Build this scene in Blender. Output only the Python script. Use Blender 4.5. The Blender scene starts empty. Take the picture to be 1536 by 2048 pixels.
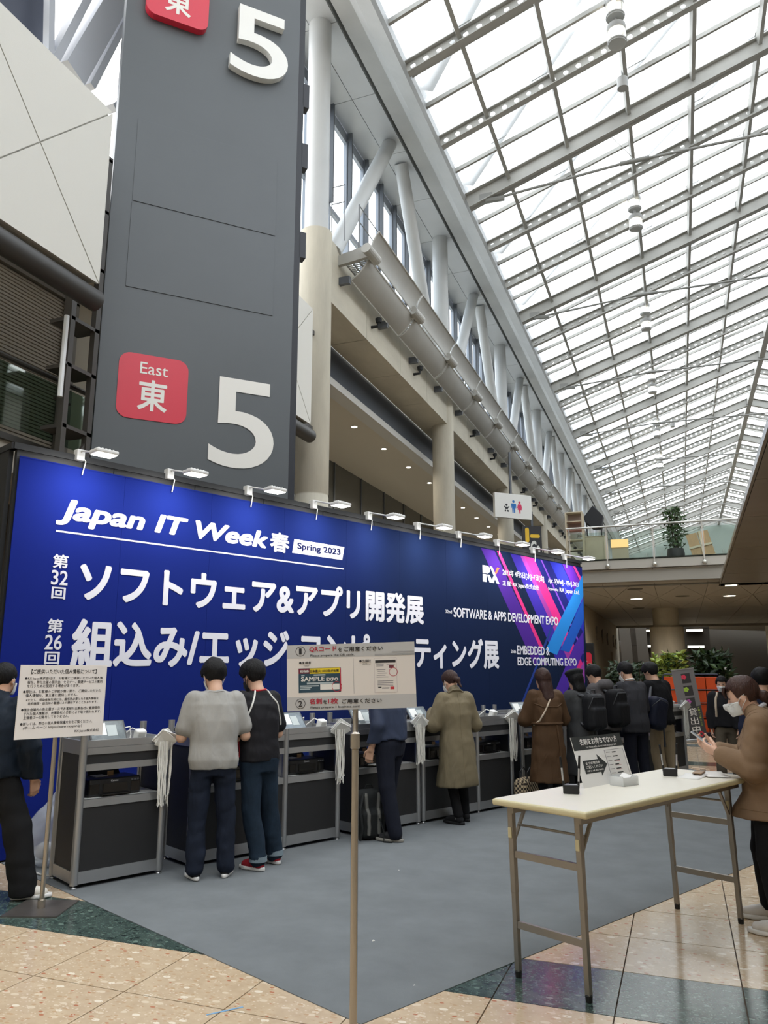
import bpy, bmesh, math, random
import numpy as np
from mathutils import Vector, Matrix, Euler
random.seed(7)
SC = bpy.context.scene
COL = SC.collection
R = math.radians
# ------------------------------------------------------------------ camera
F_PX, CX, CY, CAM_H = 1536.0, 768.0, 1024.0, 1.6
PITCH = math.atan(316 / F_PX)
YAW = R(20.75)
FW = np.array([-math.sin(YAW) * math.cos(PITCH), math.cos(YAW) * math.cos(PITCH), math.sin(PITCH)])
RT = np.array([math.cos(YAW), math.sin(YAW), 0.0])
UP = np.cross(RT, FW)
EYE = np.array([0, 0, CAM_H])
cd = bpy.data.cameras.new('camera')
cam = bpy.data.objects.new('camera', cd)
COL.objects.link(cam)
cd.sensor_fit = 'VERTICAL'
cd.sensor_height = 36.0
cd.lens = F_PX / 2048 * 36.0
cd.clip_end = 600
m3 = Matrix((RT, UP, -FW)).transposed()
cam.matrix_world = Matrix.Translation(EYE) @ m3.to_4x4()
SC.camera = cam
# ------------------------------------------------------------------ exposure and sky
SC.view_settings.view_transform = 'Standard'
SC.view_settings.look = 'None'
SC.view_settings.gamma = 1.0
SC.view_settings.use_curve_mapping = False
SC.view_settings.exposure = 0.5
SC.cycles.max_bounces = 8
SC.cycles.diffuse_bounces = 4
SC.cycles.glossy_bounces = 3
SC.cycles.transmission_bounces = 4
SC.cycles.transparent_max_bounces = 14
SC.cycles.sample_clamp_indirect = 6.0
SC.cycles.caustics_reflective = False
SC.cycles.caustics_refractive = False
SKY_STRENGTH = 3.0
w = bpy.data.worlds.new('sky')
SC.world = w
w.use_nodes = True
nt = w.node_tree
nt.nodes.clear()
n_out = nt.nodes.new('ShaderNodeOutputWorld')
n_bg = nt.nodes.new('ShaderNodeBackground')
n_tc = nt.nodes.new('ShaderNodeTexCoord')
n_ns = nt.nodes.new('ShaderNodeTexNoise')
n_ns.inputs['Scale'].default_value = 3.2
n_ns.inputs['Detail'].default_value = 6
n_rp = nt.nodes.new('ShaderNodeValToRGB')
n_rp.color_ramp.elements[0].position = 0.34
n_rp.color_ramp.elements[0].color = (0.50, 0.68, 0.95, 1)
n_rp.color_ramp.elements[1].position = 0.50
n_rp.color_ramp.elements[1].color = (1.0, 0.985, 0.955, 1)
nt.links.new(n_tc.outputs['Generated'], n_ns.inputs['Vector'])
nt.links.new(n_ns.outputs['Fac'], n_rp.inputs['Fac'])
nt.links.new(n_rp.outputs['Color'], n_bg.inputs['Color'])
n_bg.inputs['Strength'].default_value = SKY_STRENGTH
nt.links.new(n_bg.outputs['Background'], n_out.inputs['Surface'])


# ------------------------------------------------------------------ pixel helpers: a pixel gives a direction, the distance comes from a surface
def ray(x, y):
    return FW * F_PX + RT * (x - CX) - UP * (y - CY)


def at_z(x, y, z=0.0):
    d = ray(x, y)
    return EYE + d * ((z - CAM_H) / d[2])


def at_x(x, y, X):
    d = ray(x, y)
    return EYE + d * (X / d[0])


def at_y(x, y, Y):
    d = ray(x, y)
    return EYE + d * (Y / d[1])


def at_plane(x, y, p, n):
    d = ray(x, y)
    return EYE + d * (((np.array(p, float) - EYE) @ n) / (d @ n))


def project(p):
    v = np.array(p, float) - EYE
    k = v @ FW
    return CX + F_PX * (v @ RT) / k, CY - F_PX * (v @ UP) / k, k


# ------------------------------------------------------------------ materials
def lin(c):
    def f(v):
        v = v / 255.0
        return v / 12.92 if v <= 0.04045 else ((v + 0.055) / 1.055) ** 2.4
    return (f(c[0]), f(c[1]), f(c[2]), 1.0)


MATS = {}


def mat(name, rgb=(128, 128, 128), rough=0.6, metal=0.0, vary=0.0, vscale=8.0, bump=0.0, bscale=60.0, spec=0.5, emit=0.0,
        alpha=1.0, stretch=None, trans=0.0, coat=0.0, rgb2=None, bdist=0.01):
    if name in MATS:
        return MATS[name]
    m = bpy.data.materials.new(name)
    MATS[name] = m
    m.use_nodes = True
    t = m.node_tree
    b = t.nodes['Principled BSDF']
    c = lin(rgb)
    b.inputs['Base Color'].default_value = c
    b.inputs['Roughness'].default_value = rough
    b.inputs['Metallic'].default_value = metal
    b.inputs['Specular IOR Level'].default_value = spec
    b.inputs['Coat Weight'].default_value = coat
    b.inputs['Transmission Weight'].default_value = trans
    b.inputs['Alpha'].default_value = alpha
    if emit > 0:
        b.inputs['Emission Color'].default_value = c
        b.inputs['Emission Strength'].default_value = emit
    if vary > 0 or bump > 0 or rgb2:
        tc = t.nodes.new('ShaderNodeTexCoord')
        src = tc.outputs['Object']
        if stretch:
            mp = t.nodes.new('ShaderNodeMapping')
            mp.inputs['Scale'].default_value = stretch
            t.links.new(src, mp.inputs['Vector'])
            src = mp.outputs['Vector']
    if vary > 0 or rgb2:
        n = t.nodes.new('ShaderNodeTexNoise')
        n.inputs['Scale'].default_value = vscale
        n.inputs['Detail'].default_value = 5
        n.inputs['Roughness'].default_value = 0.6
        t.links.new(src, n.inputs['Vector'])
        rp = t.nodes.new('ShaderNodeValToRGB')
        rp.color_ramp.elements[0].position = 0.3
        rp.color_ramp.elements[1].position = 0.7
        k = 1 - vary
        c2 = lin(rgb2) if rgb2 else tuple(min(1, v * (1 + vary)) for v in c[:3]) + (1,)
        rp.color_ramp.elements[0].color = c if rgb2 else (c[0] * k, c[1] * k, c[2] * k, 1)
        rp.color_ramp.elements[1].color = c2
        t.links.new(n.outputs['Fac'], rp.inputs['Fac'])
        t.links.new(rp.outputs['Color'], b.inputs['Base Color'])
    if bump > 0:
        n2 = t.nodes.new('ShaderNodeTexNoise')
        n2.inputs['Scale'].default_value = bscale
        n2.inputs['Detail'].default_value = 3
        t.links.new(src, n2.inputs['Vector'])
        bp = t.nodes.new('ShaderNodeBump')
        bp.inputs['Strength'].default_value = bump
        bp.inputs['Distance'].default_value = bdist
        t.links.new(n2.outputs['Fac'], bp.inputs['Height'])
        t.links.new(bp.outputs['Normal'], b.inputs['Normal'])
    return m


def glass_mat(name, tint=(225, 235, 232), see=0.9, rough=0.05):
    """thin pane: mostly see-through, a little mirror"""
    if name in MATS:
        return MATS[name]
    m = bpy.data.materials.new(name)
    MATS[name] = m
    m.use_nodes = True
    t = m.node_tree
    t.nodes.clear()
    o = t.nodes.new('ShaderNodeOutputMaterial')
    mx = t.nodes.new('ShaderNodeMixShader')
    a = t.nodes.new('ShaderNodeBsdfTransparent')
    a.inputs['Color'].default_value = lin(tint)
    g = t.nodes.new('ShaderNodeBsdfGlossy')
    g.inputs['Roughness'].default_value = rough
    mx.inputs['Fac'].default_value = 1 - see
    t.links.new(a.outputs[0], mx.inputs[1])
    t.links.new(g.outputs[0], mx.inputs[2])
    t.links.new(mx.outputs[0], o.inputs['Surface'])
    return m


def frosted_mat(name, see=0.45, tint=(244, 248, 250)):
    """translucent roof glazing: part of the sky straight through, part scattered"""
    m = bpy.data.materials.new(name)
    MATS[name] = m
    m.use_nodes = True
    t = m.node_tree
    t.nodes.clear()
    o = t.nodes.new('ShaderNodeOutputMaterial')
    mx = t.nodes.new('ShaderNodeMixShader')
    a = t.nodes.new('ShaderNodeBsdfTransparent')
    a.inputs['Color'].default_value = lin(tint)
    g = t.nodes.new('ShaderNodeBsdfTranslucent')
    g.inputs['Color'].default_value = lin(tint)
    mx.inputs['Fac'].default_value = 1 - see
    t.links.new(a.outputs[0], mx.inputs[1])
    t.links.new(g.outputs[0], mx.inputs[2])
    t.links.new(mx.outputs[0], o.inputs['Surface'])
    return m


# ------------------------------------------------------------------ mesh building
class MB:
    def __init__(s):
        s.v = []
        s.f = []

    def add(s, vs, fs):
        k = len(s.v)
        s.v += [tuple(float(c) for c in p) for p in vs]
        s.f += [tuple(i + k for i in f) for f in fs]
        return s

    def box(s, x0, x1, y0, y1, z0, z1):
        vs = [(x, y, z) for z in (z0, z1) for y in (y0, y1) for x in (x0, x1)]
        return s.add(vs, [(0, 2, 3, 1), (4, 5, 7, 6), (0, 1, 5, 4), (2, 6, 7, 3), (0, 4, 6, 2), (1, 3, 7, 5)])

    def cbox(s, c, sx, sy, sz, M=None):
        vs = [Vector((x * sx / 2, y * sy / 2, z * sz / 2)) for z in (-1, 1) for y in (-1, 1) for x in (-1, 1)]
        if M is not None:
            vs = [M @ v for v in vs]
        vs = [v + Vector(c) for v in vs]
        return s.add(vs, [(0, 2, 3, 1), (4, 5, 7, 6), (0, 1, 5, 4), (2, 6, 7, 3), (0, 4, 6, 2), (1, 3, 7, 5)])

    def bar(s, a, b, wd, ht, up=(0, 0, 1)):
        a = Vector(a); b = Vector(b)
        d = (b - a).normalized()
        u = Vector(up)
        sd = d.cross(u)
        if sd.length < 1e-4:
            sd = d.cross(Vector((1, 0, 0)))
        sd.normalize()
        u = sd.cross(d).normalized()
        q = [(-1, -1), (1, -1), (1, 1), (-1, 1)]
        vs = [p + sd * (i * wd / 2) + u * (j * ht / 2) for p in (a, b) for i, j in q]
        return s.add(vs, [(0, 1, 2, 3), (7, 6, 5, 4), (0, 4, 5, 1), (1, 5, 6, 2), (2, 6, 7, 3), (3, 7, 4, 0)])

    def tube(s, a, b, r0, r1=None, n=12, cap=True):
        r1 = r0 if r1 is None else r1
        a = Vector(a); b = Vector(b)
        d = (b - a).normalized()
        x = d.cross(Vector((0, 0, 1)))
        if x.length < 1e-4:
            x = Vector((1, 0, 0))
        x.normalize()
        y = d.cross(x)
        vs = []
        for p, r in ((a, r0), (b, r1)):
            for i in range(n):
                t = 2 * math.pi * i / n
                vs.append(p + x * (r * math.cos(t)) + y * (r * math.sin(t)))
        fs = [(i, (i + 1) % n, n + (i + 1) % n, n + i) for i in range(n)]
        if cap:
            fs += [tuple(reversed(range(n))), tuple(range(n, 2 * n))]
        return s.add(vs, fs)

    def path(s, pts, r, n=8):
        pts = [Vector(p) for p in pts]
        rs = r if isinstance(r, (list, tuple)) else [r] * len(pts)
        vs = []
        x = None
        for i, p in enumerate(pts):
            d = (pts[min(i + 1, len(pts) - 1)] - pts[max(i - 1, 0)]).normalized()
            if x is None:
                x = d.orthogonal().normalized()
            else:
                x = (x - d * x.dot(d)).normalized()
            y = d.cross(x)
            for k in range(n):
                t = 2 * math.pi * k / n
                vs.append(p + x * (rs[i] * math.cos(t)) + y * (rs[i] * math.sin(t)))
        fs = []
        for i in range(len(pts) - 1):
            for k in range(n):
                fs.append((i * n + k, i * n + (k + 1) % n, (i + 1) * n + (k + 1) % n, (i + 1) * n + k))
        fs += [tuple(reversed(range(n))), tuple(range((len(pts) - 1) * n, len(pts) * n))]
        return s.add(vs, fs)

    def lathe(s, prof, c=(0, 0, 0), n=16, cap=True):
        vs = []
        for r, z in prof:
            for k in range(n):
                t = 2 * math.pi * k / n
                vs.append((c[0] + r * math.cos(t), c[1] + r * math.sin(t), c[2] + z))
        fs = []
        for i in range(len(prof) - 1):
            for k in range(n):
                fs.append((i * n + k, i * n + (k + 1) % n, (i + 1) * n + (k + 1) % n, (i + 1) * n + k))
        if cap:
            fs += [tuple(reversed(range(n))), tuple(range((len(prof) - 1) * n, len(prof) * n))]
        return s.add(vs, fs)

    def prism(s, poly, fn, t0, t1):
        """poly: 2d outline; fn(u, v, t) -> 3d point; extruded from t0 to t1"""
        n = len(poly)
        vs = [fn(u, v, t) for t in (t0, t1) for u, v in poly]
        fs = [tuple(reversed(range(n))), tuple(range(n, 2 * n))]
        fs += [(i, (i + 1) % n, n + (i + 1) % n, n + i) for i in range(n)]
        return s.add(vs, fs)

    def mesh(s, name):
        me = bpy.data.meshes.new(name)
        me.from_pydata(s.v, [], s.f)
        me.update()
        bm = bmesh.new()
        bm.from_mesh(me)
        bmesh.ops.recalc_face_normals(bm, faces=bm.faces)
        bm.to_mesh(me)
        bm.free()
        return me

    def build(s, name, material, parent=None, smooth=False, bevel=0.0, seg=2, loc=None, rot=None):
        me = s.mesh(name)
        return link(name, me, material, parent, smooth, bevel, seg, loc, rot)


def link(name, me, material, parent=None, smooth=False, bevel=0.0, seg=2, loc=None, rot=None):
    if material is not None and not me.materials:
        me.materials.append(material)
    if smooth:
        me.shade_smooth()
    o = bpy.data.objects.new(name, me)
    COL.objects.link(o)
    if parent is not None:
        o.parent = parent
    if loc is not None:
        o.location = loc
    if rot is not None:
        o.rotation_euler = rot
    if bevel > 0:
        b = o.modifiers.new('bevel', 'BEVEL')
        b.width = bevel
        b.segments = seg
        b.limit_method = 'ANGLE'
        b.angle_limit = R(40)
    if smooth:
        try:
            me.set_sharp_from_angle(angle=R(40))
        except Exception:
            pass
    return o


def tag(o, label, cat, group=None):
    o['label'] = label
    o['category'] = cat
    if group:
        o['group'] = group
    return o


def struct(o, label=None):
    o['kind'] = 'structure'
    if label:
        o['label'] = label
    return o


def empty(name, loc=(0, 0, 0), rz=0.0, parent=None, rot=None):
    o = bpy.data.objects.new(name, None)
    COL.objects.link(o)
    o.location = loc
    o.rotation_euler = rot if rot is not None else (0, 0, rz)
    o.empty_display_size = 0.1
    if parent is not None:
        o.parent = parent
    return o


def thing(name, label, cat, loc=(0, 0, 0), rz=0.0, group=None, rot=None):
    return tag(empty(name, loc, rz, rot=rot), label, cat, group)


def copy_tree(o, parent=None):
    c = o.copy()
    COL.objects.link(c)
    c.parent = parent
    for ch in list(o.children):
        if ch.type != 'LIGHT':          # every lamp gets its own single light from its builder
            copy_tree(ch, c)
    return c


# ------------------------------------------------------------------ lettering
def text_mesh(body, bold=0.0, shear=0.0, res=3, spacing=1.0):
    c = bpy.data.curves.new('lettering', 'FONT')
    c.body = body
    c.offset = bold
    c.shear = shear
    c.resolution_u = res
    c.space_character = spacing
    c.fill_mode = 'FRONT'
    o = bpy.data.objects.new('lettering', c)
    COL.objects.link(o)
    dg = bpy.context.evaluated_depsgraph_get()
    me = bpy.data.meshes.new_from_object(o.evaluated_get(dg))
    bpy.data.objects.remove(o)
    bpy.data.curves.remove(c)
    return me


def text_fit(body, fr, u0, u1, v0, v1, material, parent, off=0.004, bold=0.0, shear=0.0, res=3, name='lettering', spacing=1.0):
    """put lettering into the rectangle u0..u1, v0..v1 of a flat frame fr = (origin, u axis, v axis, normal);
    heavy weights are made by laying the outline several times around itself"""
    me = text_mesh(body, 0.0, shear, res, spacing)
    n = len(me.vertices)
    co = np.empty(n * 3)
    me.vertices.foreach_get('co', co)
    co = co.reshape(-1, 3)
    lo, hi = co.min(0), co.max(0)
    em = bold
    sy = (v1 - v0) / max(hi[1] - lo[1] + 2 * em, 1e-6)
    sx = (u1 - u0) / max(hi[0] - lo[0] + 2 * em, 1e-6) if u1 is not None else sy
    O, U, V, N = (np.array(q, float) for q in fr)
    faces = [tuple(p.vertices) for p in me.polygons]
    bpy.data.meshes.remove(me)
    k = 0 if bold <= 0 else (4 if bold < 0.012 else 8)
    shifts = [(0.0, 0.0)] + [(em * math.cos(2 * math.pi * i / k + 0.39), em * math.sin(2 * math.pi * i / k + 0.39)) for i in range(k)]
    vs, fs = [], []
    for i, (dx, dy) in enumerate(shifts):
        u = u0 + (co[:, 0] - lo[0] + em + dx) * sx
        v = v0 + (co[:, 1] - lo[1] + em + dy) * sy
        p = O + np.outer(u, U) + np.outer(v, V) + N * (off + 0.00012 * i * (1 if off < 0.003 else 2))
        b0 = len(vs)
        vs += [tuple(q) for q in p]
        fs += [tuple(j + b0 for j in f) for f in faces]
    m2 = bpy.data.meshes.new(name)
    m2.from_pydata(vs, [], fs)
    m2.update()
    return link(name, m2, material, parent)


def flat_poly(fr, pts, material, parent, off=0.002, thick=0.0, name='print'):
    O, U, V, N = (np.array(q, float) for q in fr)
    mb = MB()
    vs = [O + U * a + V * b + N * off for a, b in pts]
    if thick > 0:
        n = len(vs)
        v2 = [p - N * thick for p in vs]
        mb.add(vs + v2, [tuple(range(n)), tuple(reversed(range(n, 2 * n)))] + [(i, n + i, n + (i + 1) % n, (i + 1) % n) for i in range(n)])
    else:
        mb.add(vs, [tuple(range(len(vs)))])
    return mb.build(name, material, parent)
# =================================================================== FLOOR
T = 0.588                      # paving tile
TX0, TY0 = -0.41, 4.15         # a joint crossing


def tile_mat(name, base, chips, dark):
    m = bpy.data.materials.new(name)
    MATS[name] = m
    m.use_nodes = True
    t = m.node_tree
    b = t.nodes['Principled BSDF']
    b.inputs['Roughness'].default_value = 0.16
    b.inputs['Specular IOR Level'].default_value = 0.5
    tc = t.nodes.new('ShaderNodeTexCoord')
    g = t.nodes.new('ShaderNodeNewGeometry')
    nz = t.nodes.new('ShaderNodeTexNoise')
    nz.inputs['Scale'].default_value = 14
    nz.inputs['Detail'].default_value = 5
    t.links.new(g.outputs['Position'], nz.inputs['Vector'])
    r0 = t.nodes.new('ShaderNodeValToRGB')
    r0.color_ramp.elements[0].position = 0.3
    r0.color_ramp.elements[1].position = 0.7
    r0.color_ramp.elements[0].color = lin(base[0])
    r0.color_ramp.elements[1].color = lin(base[1])
    t.links.new(nz.outputs['Fac'], r0.inputs['Fac'])
    last = r0.outputs['Color']
    for i, (sc, thr, c1, c2) in enumerate(chips):
        mp = t.nodes.new('ShaderNodeMapping')
        mp.inputs['Location'].default_value = (i * 3.7, i * 1.9, 0)
        mp.inputs['Rotation'].default_value = (0, 0, 0.4 + i * 1.3)
        mp.inputs['Scale'].default_value = (sc, sc * 1.7, 0.0001)
        t.links.new(g.outputs['Position'], mp.inputs['Vector'])
        v = t.nodes.new('ShaderNodeTexVoronoi')
        v.inputs['Scale'].default_value = 1.0
        t.links.new(mp.outputs['Vector'], v.inputs['Vector'])
        # chip only in a part of the cells
        sep = t.nodes.new('ShaderNodeSeparateColor')
        t.links.new(v.outputs['Color'], sep.inputs['Color'])
        cellpick = t.nodes.new('ShaderNodeMath')
        cellpick.operation = 'LESS_THAN'
        t.links.new(sep.outputs['Red'], cellpick.inputs[0])
        cellpick.inputs[1].default_value = 0.42
        near = t.nodes.new('ShaderNodeMath')
        near.operation = 'LESS_THAN'
        t.links.new(v.outputs['Distance'], near.inputs[0])
        near.inputs[1].default_value = thr
        mul = t.nodes.new('ShaderNodeMath')
        mul.operation = 'MULTIPLY'
        t.links.new(cellpick.outputs[0], mul.inputs[0])
        t.links.new(near.outputs[0], mul.inputs[1])
        cr = t.nodes.new('ShaderNodeValToRGB')
        cr.color_ramp.interpolation = 'CONSTANT'
        cr.color_ramp.elements[0].color = lin(c1)
        cr.color_ramp.elements[1].position = 0.75
        cr.color_ramp.elements[1].color = lin(c2)
        t.links.new(sep.outputs['Green'], cr.inputs['Fac'])
        mx = t.nodes.new('ShaderNodeMix')
        mx.data_type = 'RGBA'
        t.links.new(mul.outputs[0], mx.inputs['Factor'])
        t.links.new(last, mx.inputs['A'])
        t.links.new(cr.outputs['Color'], mx.inputs['B'])
        last = mx.outputs['Result']
    t.links.new(last, b.inputs['Base Color'])
    return m


M_TILE = tile_mat('beige_terrazzo', ((192, 169, 140), (203, 181, 152)),
                  [(14, 0.33, (218, 200, 174), (232, 220, 200)), (24, 0.33, (190, 160, 126), (180, 118, 88)), (50, 0.33, (218, 200, 176), (190, 164, 134))], False)
M_TILE_D = tile_mat('green_terrazzo', ((52, 66, 62), (76, 92, 86)),
                    [(18, 0.36, (34, 44, 44), (110, 128, 118)), (34, 0.34, (92, 112, 104), (30, 38, 38)), (70, 0.34, (100, 118, 108), (40, 50, 48))], True)
M_GROUT = mat('tile_joint', (92, 76, 62), 0.8)
floor = MB().box(-30, 30, -30, 140, -0.3, -0.012).build('floor', M_GROUT)
struct(floor, 'polished beige and dark green terrazzo floor of the hall')
M_CARPET = mat('grey_carpet', (114, 118, 120), 0.95, vary=0.10, vscale=3.0, bump=0.35, bscale=420, spec=0.1, bdist=0.004)

gap = 0.0035
tile_me = {}


def tile_mesh(w, h):
    k = (round(w, 3), round(h, 3))
    if k not in tile_me:
        tile_me[k] = MB().box(gap, w - gap, gap, h - gap, -0.02, 0).mesh('tile')
    return tile_me[k]


# carpet of the booth, running with the counters
CA = R(26.47)
DC = np.array([math.sin(CA), math.cos(CA), 0])        # along the counters
NC = np.array([math.cos(CA), -math.sin(CA), 0])       # towards the hall
C0 = np.array([-4.343, 4.939, 0.0])                   # front corner of the first counter
car_corner = at_z(722, 2050)
ci = np.array([(car_corner - C0) @ DC, (car_corner - C0) @ NC])


def booth(s, n, z=0.0):
    return C0 + DC * s + NC * n + np.array([0, 0, z])


car_s0 = ci[0]
car_n1 = ci[1]
cpoly = [booth(car_s0, car_n1), booth(10.2, car_n1), booth(10.2, -2.2), booth(car_s0, -2.2)]
# left end of the carpet follows the measured edge
left_pt = at_z(165, 1800)
dirL = (left_pt - car_corner) / np.linalg.norm(left_pt - car_corner)
cpoly[3] = car_corner + dirL * 4.6
mb = MB()
n4 = len(cpoly)
mb.add([(p[0], p[1], 0.004) for p in cpoly] + [(p[0], p[1], -0.001) for p in cpoly],
       [(0, 1, 2, 3), (7, 6, 5, 4)] + [(i, (i + 1) % 4, 4 + (i + 1) % 4, 4 + i) for i in range(4)])
carpet = mb.build('carpet', M_CARPET)
struct(carpet, 'flat grey carpet laid under the registration booth')
cp2 = [(p[0], p[1]) for p in cpoly]


def in_carpet(x, y, grow=0.0):
    s = True
    for i in range(4):
        a, b = cp2[i], cp2[(i + 1) % 4]
        if (b[0] - a[0]) * (y - a[1]) - (b[1] - a[1]) * (x - a[0]) < -grow:
            s = False
    return s


cells = []
for i in range(-12, 14):
    for j in range(-6, 48):
        x0, y0 = TX0 + i * T, TY0 + j * T
        cxx, cyy = x0 + T / 2, y0 + T / 2
        corners = [(x0, y0), (x0 + T, y0), (x0, y0 + T), (x0 + T, y0 + T), (cxx, cyy)]
        if all(in_carpet(x, y, 0.02) for x, y in corners):
            continue
        dark = (j % 6 == 0)
        vis = False
        px, py, k = project((cxx, cyy, 0))
        for x, y in corners:
            a, b, kk = project((x, y, 0))
            if kk > 0.3 and -5 < a < 1541 and -5 < b < 2053 and not in_carpet(x, y):
                vis = True
        d = math.hypot(cxx, cyy)
        cells.append((0 if vis else 1, d, x0, y0, dark))
cells.sort()
rest = {False: MB(), True: MB()}
for q, (nv, d, x0, y0, dark) in enumerate(cells):
    if q < 292 and not nv:
        key = ('d' if dark else 'b', 'me')
        if key not in tile_me:
            me2 = tile_mesh(T, T).copy()
            me2.materials.append(M_TILE_D if dark else M_TILE)
            tile_me[key] = me2
        link('tile', tile_me[key], None, floor, loc=(x0, y0, 0))
    else:
        rest[dark].box(x0 + gap, x0 + T - gap, y0 + gap, y0 + T - gap, -0.02, 0)
for dark in (False, True):
    o = rest[dark].build('tile_field', M_TILE_D if dark else M_TILE, floor)
    o['kind'] = 'stuff'
# far paving: long rows with dark bands
far_b, far_d = MB(), MB()
yy = TY0 + 48 * T
for j in range(0, 150):
    y0 = yy + j * T
    tgt = far_d if j % 6 == 0 else far_b
    if y0 < 118:
        for X0 in range(-24, 24, 2):
            tgt.box(X0 + gap, X0 + 2 - gap, y0 + gap, y0 + T - gap, -0.02, 0)
for X0, X1 in ((-24, TX0 - 12 * T), (TX0 + 14 * T, 24)):
    for j in range(-30, 48):
        y0 = TY0 + j * T
        (far_d if j % 6 == 0 else far_b).box(X0, X1, y0 + gap, y0 + T - gap, -0.02, 0)
for j in range(-30, -6):
    y0 = TY0 + j * T
    (far_d if j % 6 == 0 else far_b).box(TX0 - 12 * T, TX0 + 14 * T, y0 + gap, y0 + T - gap, -0.02, 0)
for mbb, mm in ((far_b, M_TILE), (far_d, M_TILE_D)):
    o = mbb.build('tile_field', mm, floor)
    o['kind'] = 'stuff'

# =================================================================== GLAZED ROOF
XE, ZE = -6.5, 19.5
XR, ZR = 6.94, 24.07
SL = math.hypot(XR - XE, ZR - ZE)
ca, sa = (XR - XE) / SL, (ZR - ZE) / SL
M_STEEL = mat('roof_steel', (158, 157, 152), 0.5, 0.0, vary=0.06, vscale=2)
M_PANE = frosted_mat('roof_glazing', 0.5)
M_BRACE = mat('outer_brace_steel', (200, 202, 202), 0.5)
roof = empty('ceiling')
struct(roof, 'glazed saddle roof on grey perforated steel rafters high above the hall')
Y_A, Y_B = -17.0, 128.0
RAF0, RAFP = 18.8, 3.52       # first rafter seen, spacing


def slope_pt(u, wv, side=1):
    """u along the slope from eave, wv square to it (up)"""
    x = XE + ca * u - sa * wv
    z = ZE + sa * u + ca * wv
    if side < 0:
        x = 2 * XR - x
    return x, z


def rafter_mesh(perf, side):
    mb = MB()
    depth = 0.42 if perf else 0.62
    fl = 0.24 if perf else 0.34
    th = 0.025

    def P(u, wv, y):
        x, z = slope_pt(u, wv, side)
        return (x, y, z)

    def slab(u0, u1, w0, w1, y0, y1):
        vs = [P(u, wv, y) for wv in (w0, w1) for y in (y0, y1) for u in (u0, u1)]
        mb.add(vs, [(0, 2, 3, 1), (4, 5, 7, 6), (0, 1, 5, 4), (2, 6, 7, 3), (0, 4, 6, 2), (1, 3, 7, 5)])
    top = -0.10
    slab(0, SL, top - 0.03, top, -fl / 2, fl / 2)
    slab(0, SL, top - depth, top - depth + 0.035, -fl / 2, fl / 2)
    if not perf:
        slab(0, SL, top - depth, top, -th, th)
        return mb.mesh('rafter')
    pitch = SL / 33
    r = 0.085
    for c in range(33):
        u0 = c * pitch
        uc, wc = u0 + pitch / 2, top - depth / 2 + 0.0
        k = 8
        ring, outer = [], []
        for q in range(k):
            t = 2 * math.pi * (q + 0.5) / k
            ring.append((uc + r * math.cos(t), wc + r * math.sin(t)))
            cx_, sy_ = math.cos(t), math.sin(t)
            f = min((pitch / 2) / max(abs(cx_), 1e-6), (depth / 2) / max(abs(sy_), 1e-6))
            ou, ow = uc + cx_ * f, wc + sy_ * f
            # snap the diagonals to the corners
            outer.append((ou, ow))
        cor = [(uc + pitch / 2, wc + depth / 2), (uc - pitch / 2, wc + depth / 2), (uc - pitch / 2, wc - depth / 2), (uc + pitch / 2, wc - depth / 2)]
        vs = [P(a, b, 0) for a, b in ring + outer + cor]
        fs = []
        for q in range(k):
            q2 = (q + 1) % k
            a1, a2 = 2 * math.pi * (q + 0.5) / k, 2 * math.pi * (q + 1.5) / k
            fs.append((q, q2, 8 + q2, 8 + q))
        # corner fillers
        for q in range(k):
            q2 = (q + 1) % k
            for ci_, cpt in enumerate(cor):
                o1, o2 = outer[q], outer[q2]
                on1 = abs(o1[0] - cpt[0]) < 1e-6 or abs(o1[1] - cpt[1]) < 1e-6
                on2 = abs(o2[0] - cpt[0]) < 1e-6 or abs(o2[1] - cpt[1]) < 1e-6
                diff = abs(o1[0] - o2[0]) > 1e-6 and abs(o1[1] - o2[1]) > 1e-6
                if on1 and on2 and diff:
                    fs.append((8 + q, 8 + q2, 16 + ci_))
        mb.add(vs, fs)
    return mb.mesh('rafter')


raf_me = {(p, s): rafter_mesh(p, s) for p in (True, False) for s in (1, -1)}
for me in raf_me.values():
    me.materials.append(M_STEEL)
raf_y = []
i0 = int(math.floor((Y_A - RAF0) / RAFP))
for i in range(i0, 32):
    y = RAF0 + i * RAFP
    solid = (i % 3 == 2)
    raf_y.append((y, solid))
    for s in (1, -1):
        if s < 0 and y < 14:
            continue
        link('rafter', raf_me[(not solid, s)], None, roof, loc=(0, y, 0))
PUR_X = [-4.85 + 2.21 * k for k in range(5)]
for s in (1, -1):
    for x in PUR_X:
        u = (x - XE) / ca
        a = slope_pt(u, -0.22, s)
        MB().bar((a[0], Y_A if s > 0 else 14, a[1]), (a[0], Y_B, a[1]), 0.13, 0.26, (-sa * s, 0, ca)).build('purlin', M_STEEL, roof)
MB().bar((XR, Y_A, ZR - 0.45), (XR, Y_B, ZR - 0.45), 0.34, 0.6).build('ridge_beam', M_STEEL, roof)
# glazing bars and panes
BARS = MB()
pane_cells = []
us = [0.0] + [(x - XE) / ca for x in PUR_X] + [SL]
for s in (1, -1):
    for k, (y, solid) in enumerate(raf_y[:-1]):
        if s < 0 and y < 14:
            continue
        for q in (0.17, 0.58):
            yb = y + RAFP * q
            for a in range(1):
                p0, p1 = slope_pt(0, 0.0, s), slope_pt(SL, 0.0, s)
                if True:
                    BARS.bar((p0[0], yb, p0[1]), (p1[0], yb, p1[1]), 0.10, 0.16, (-sa * s, 0, ca))
        for b in range(6):
            for h in range(2):
                pane_cells.append((s, y + h * RAFP / 2, us[b], us[b + 1]))
o = BARS.build('glazing_bars', M_STEEL, roof)
o['kind'] = 'stuff'


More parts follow.
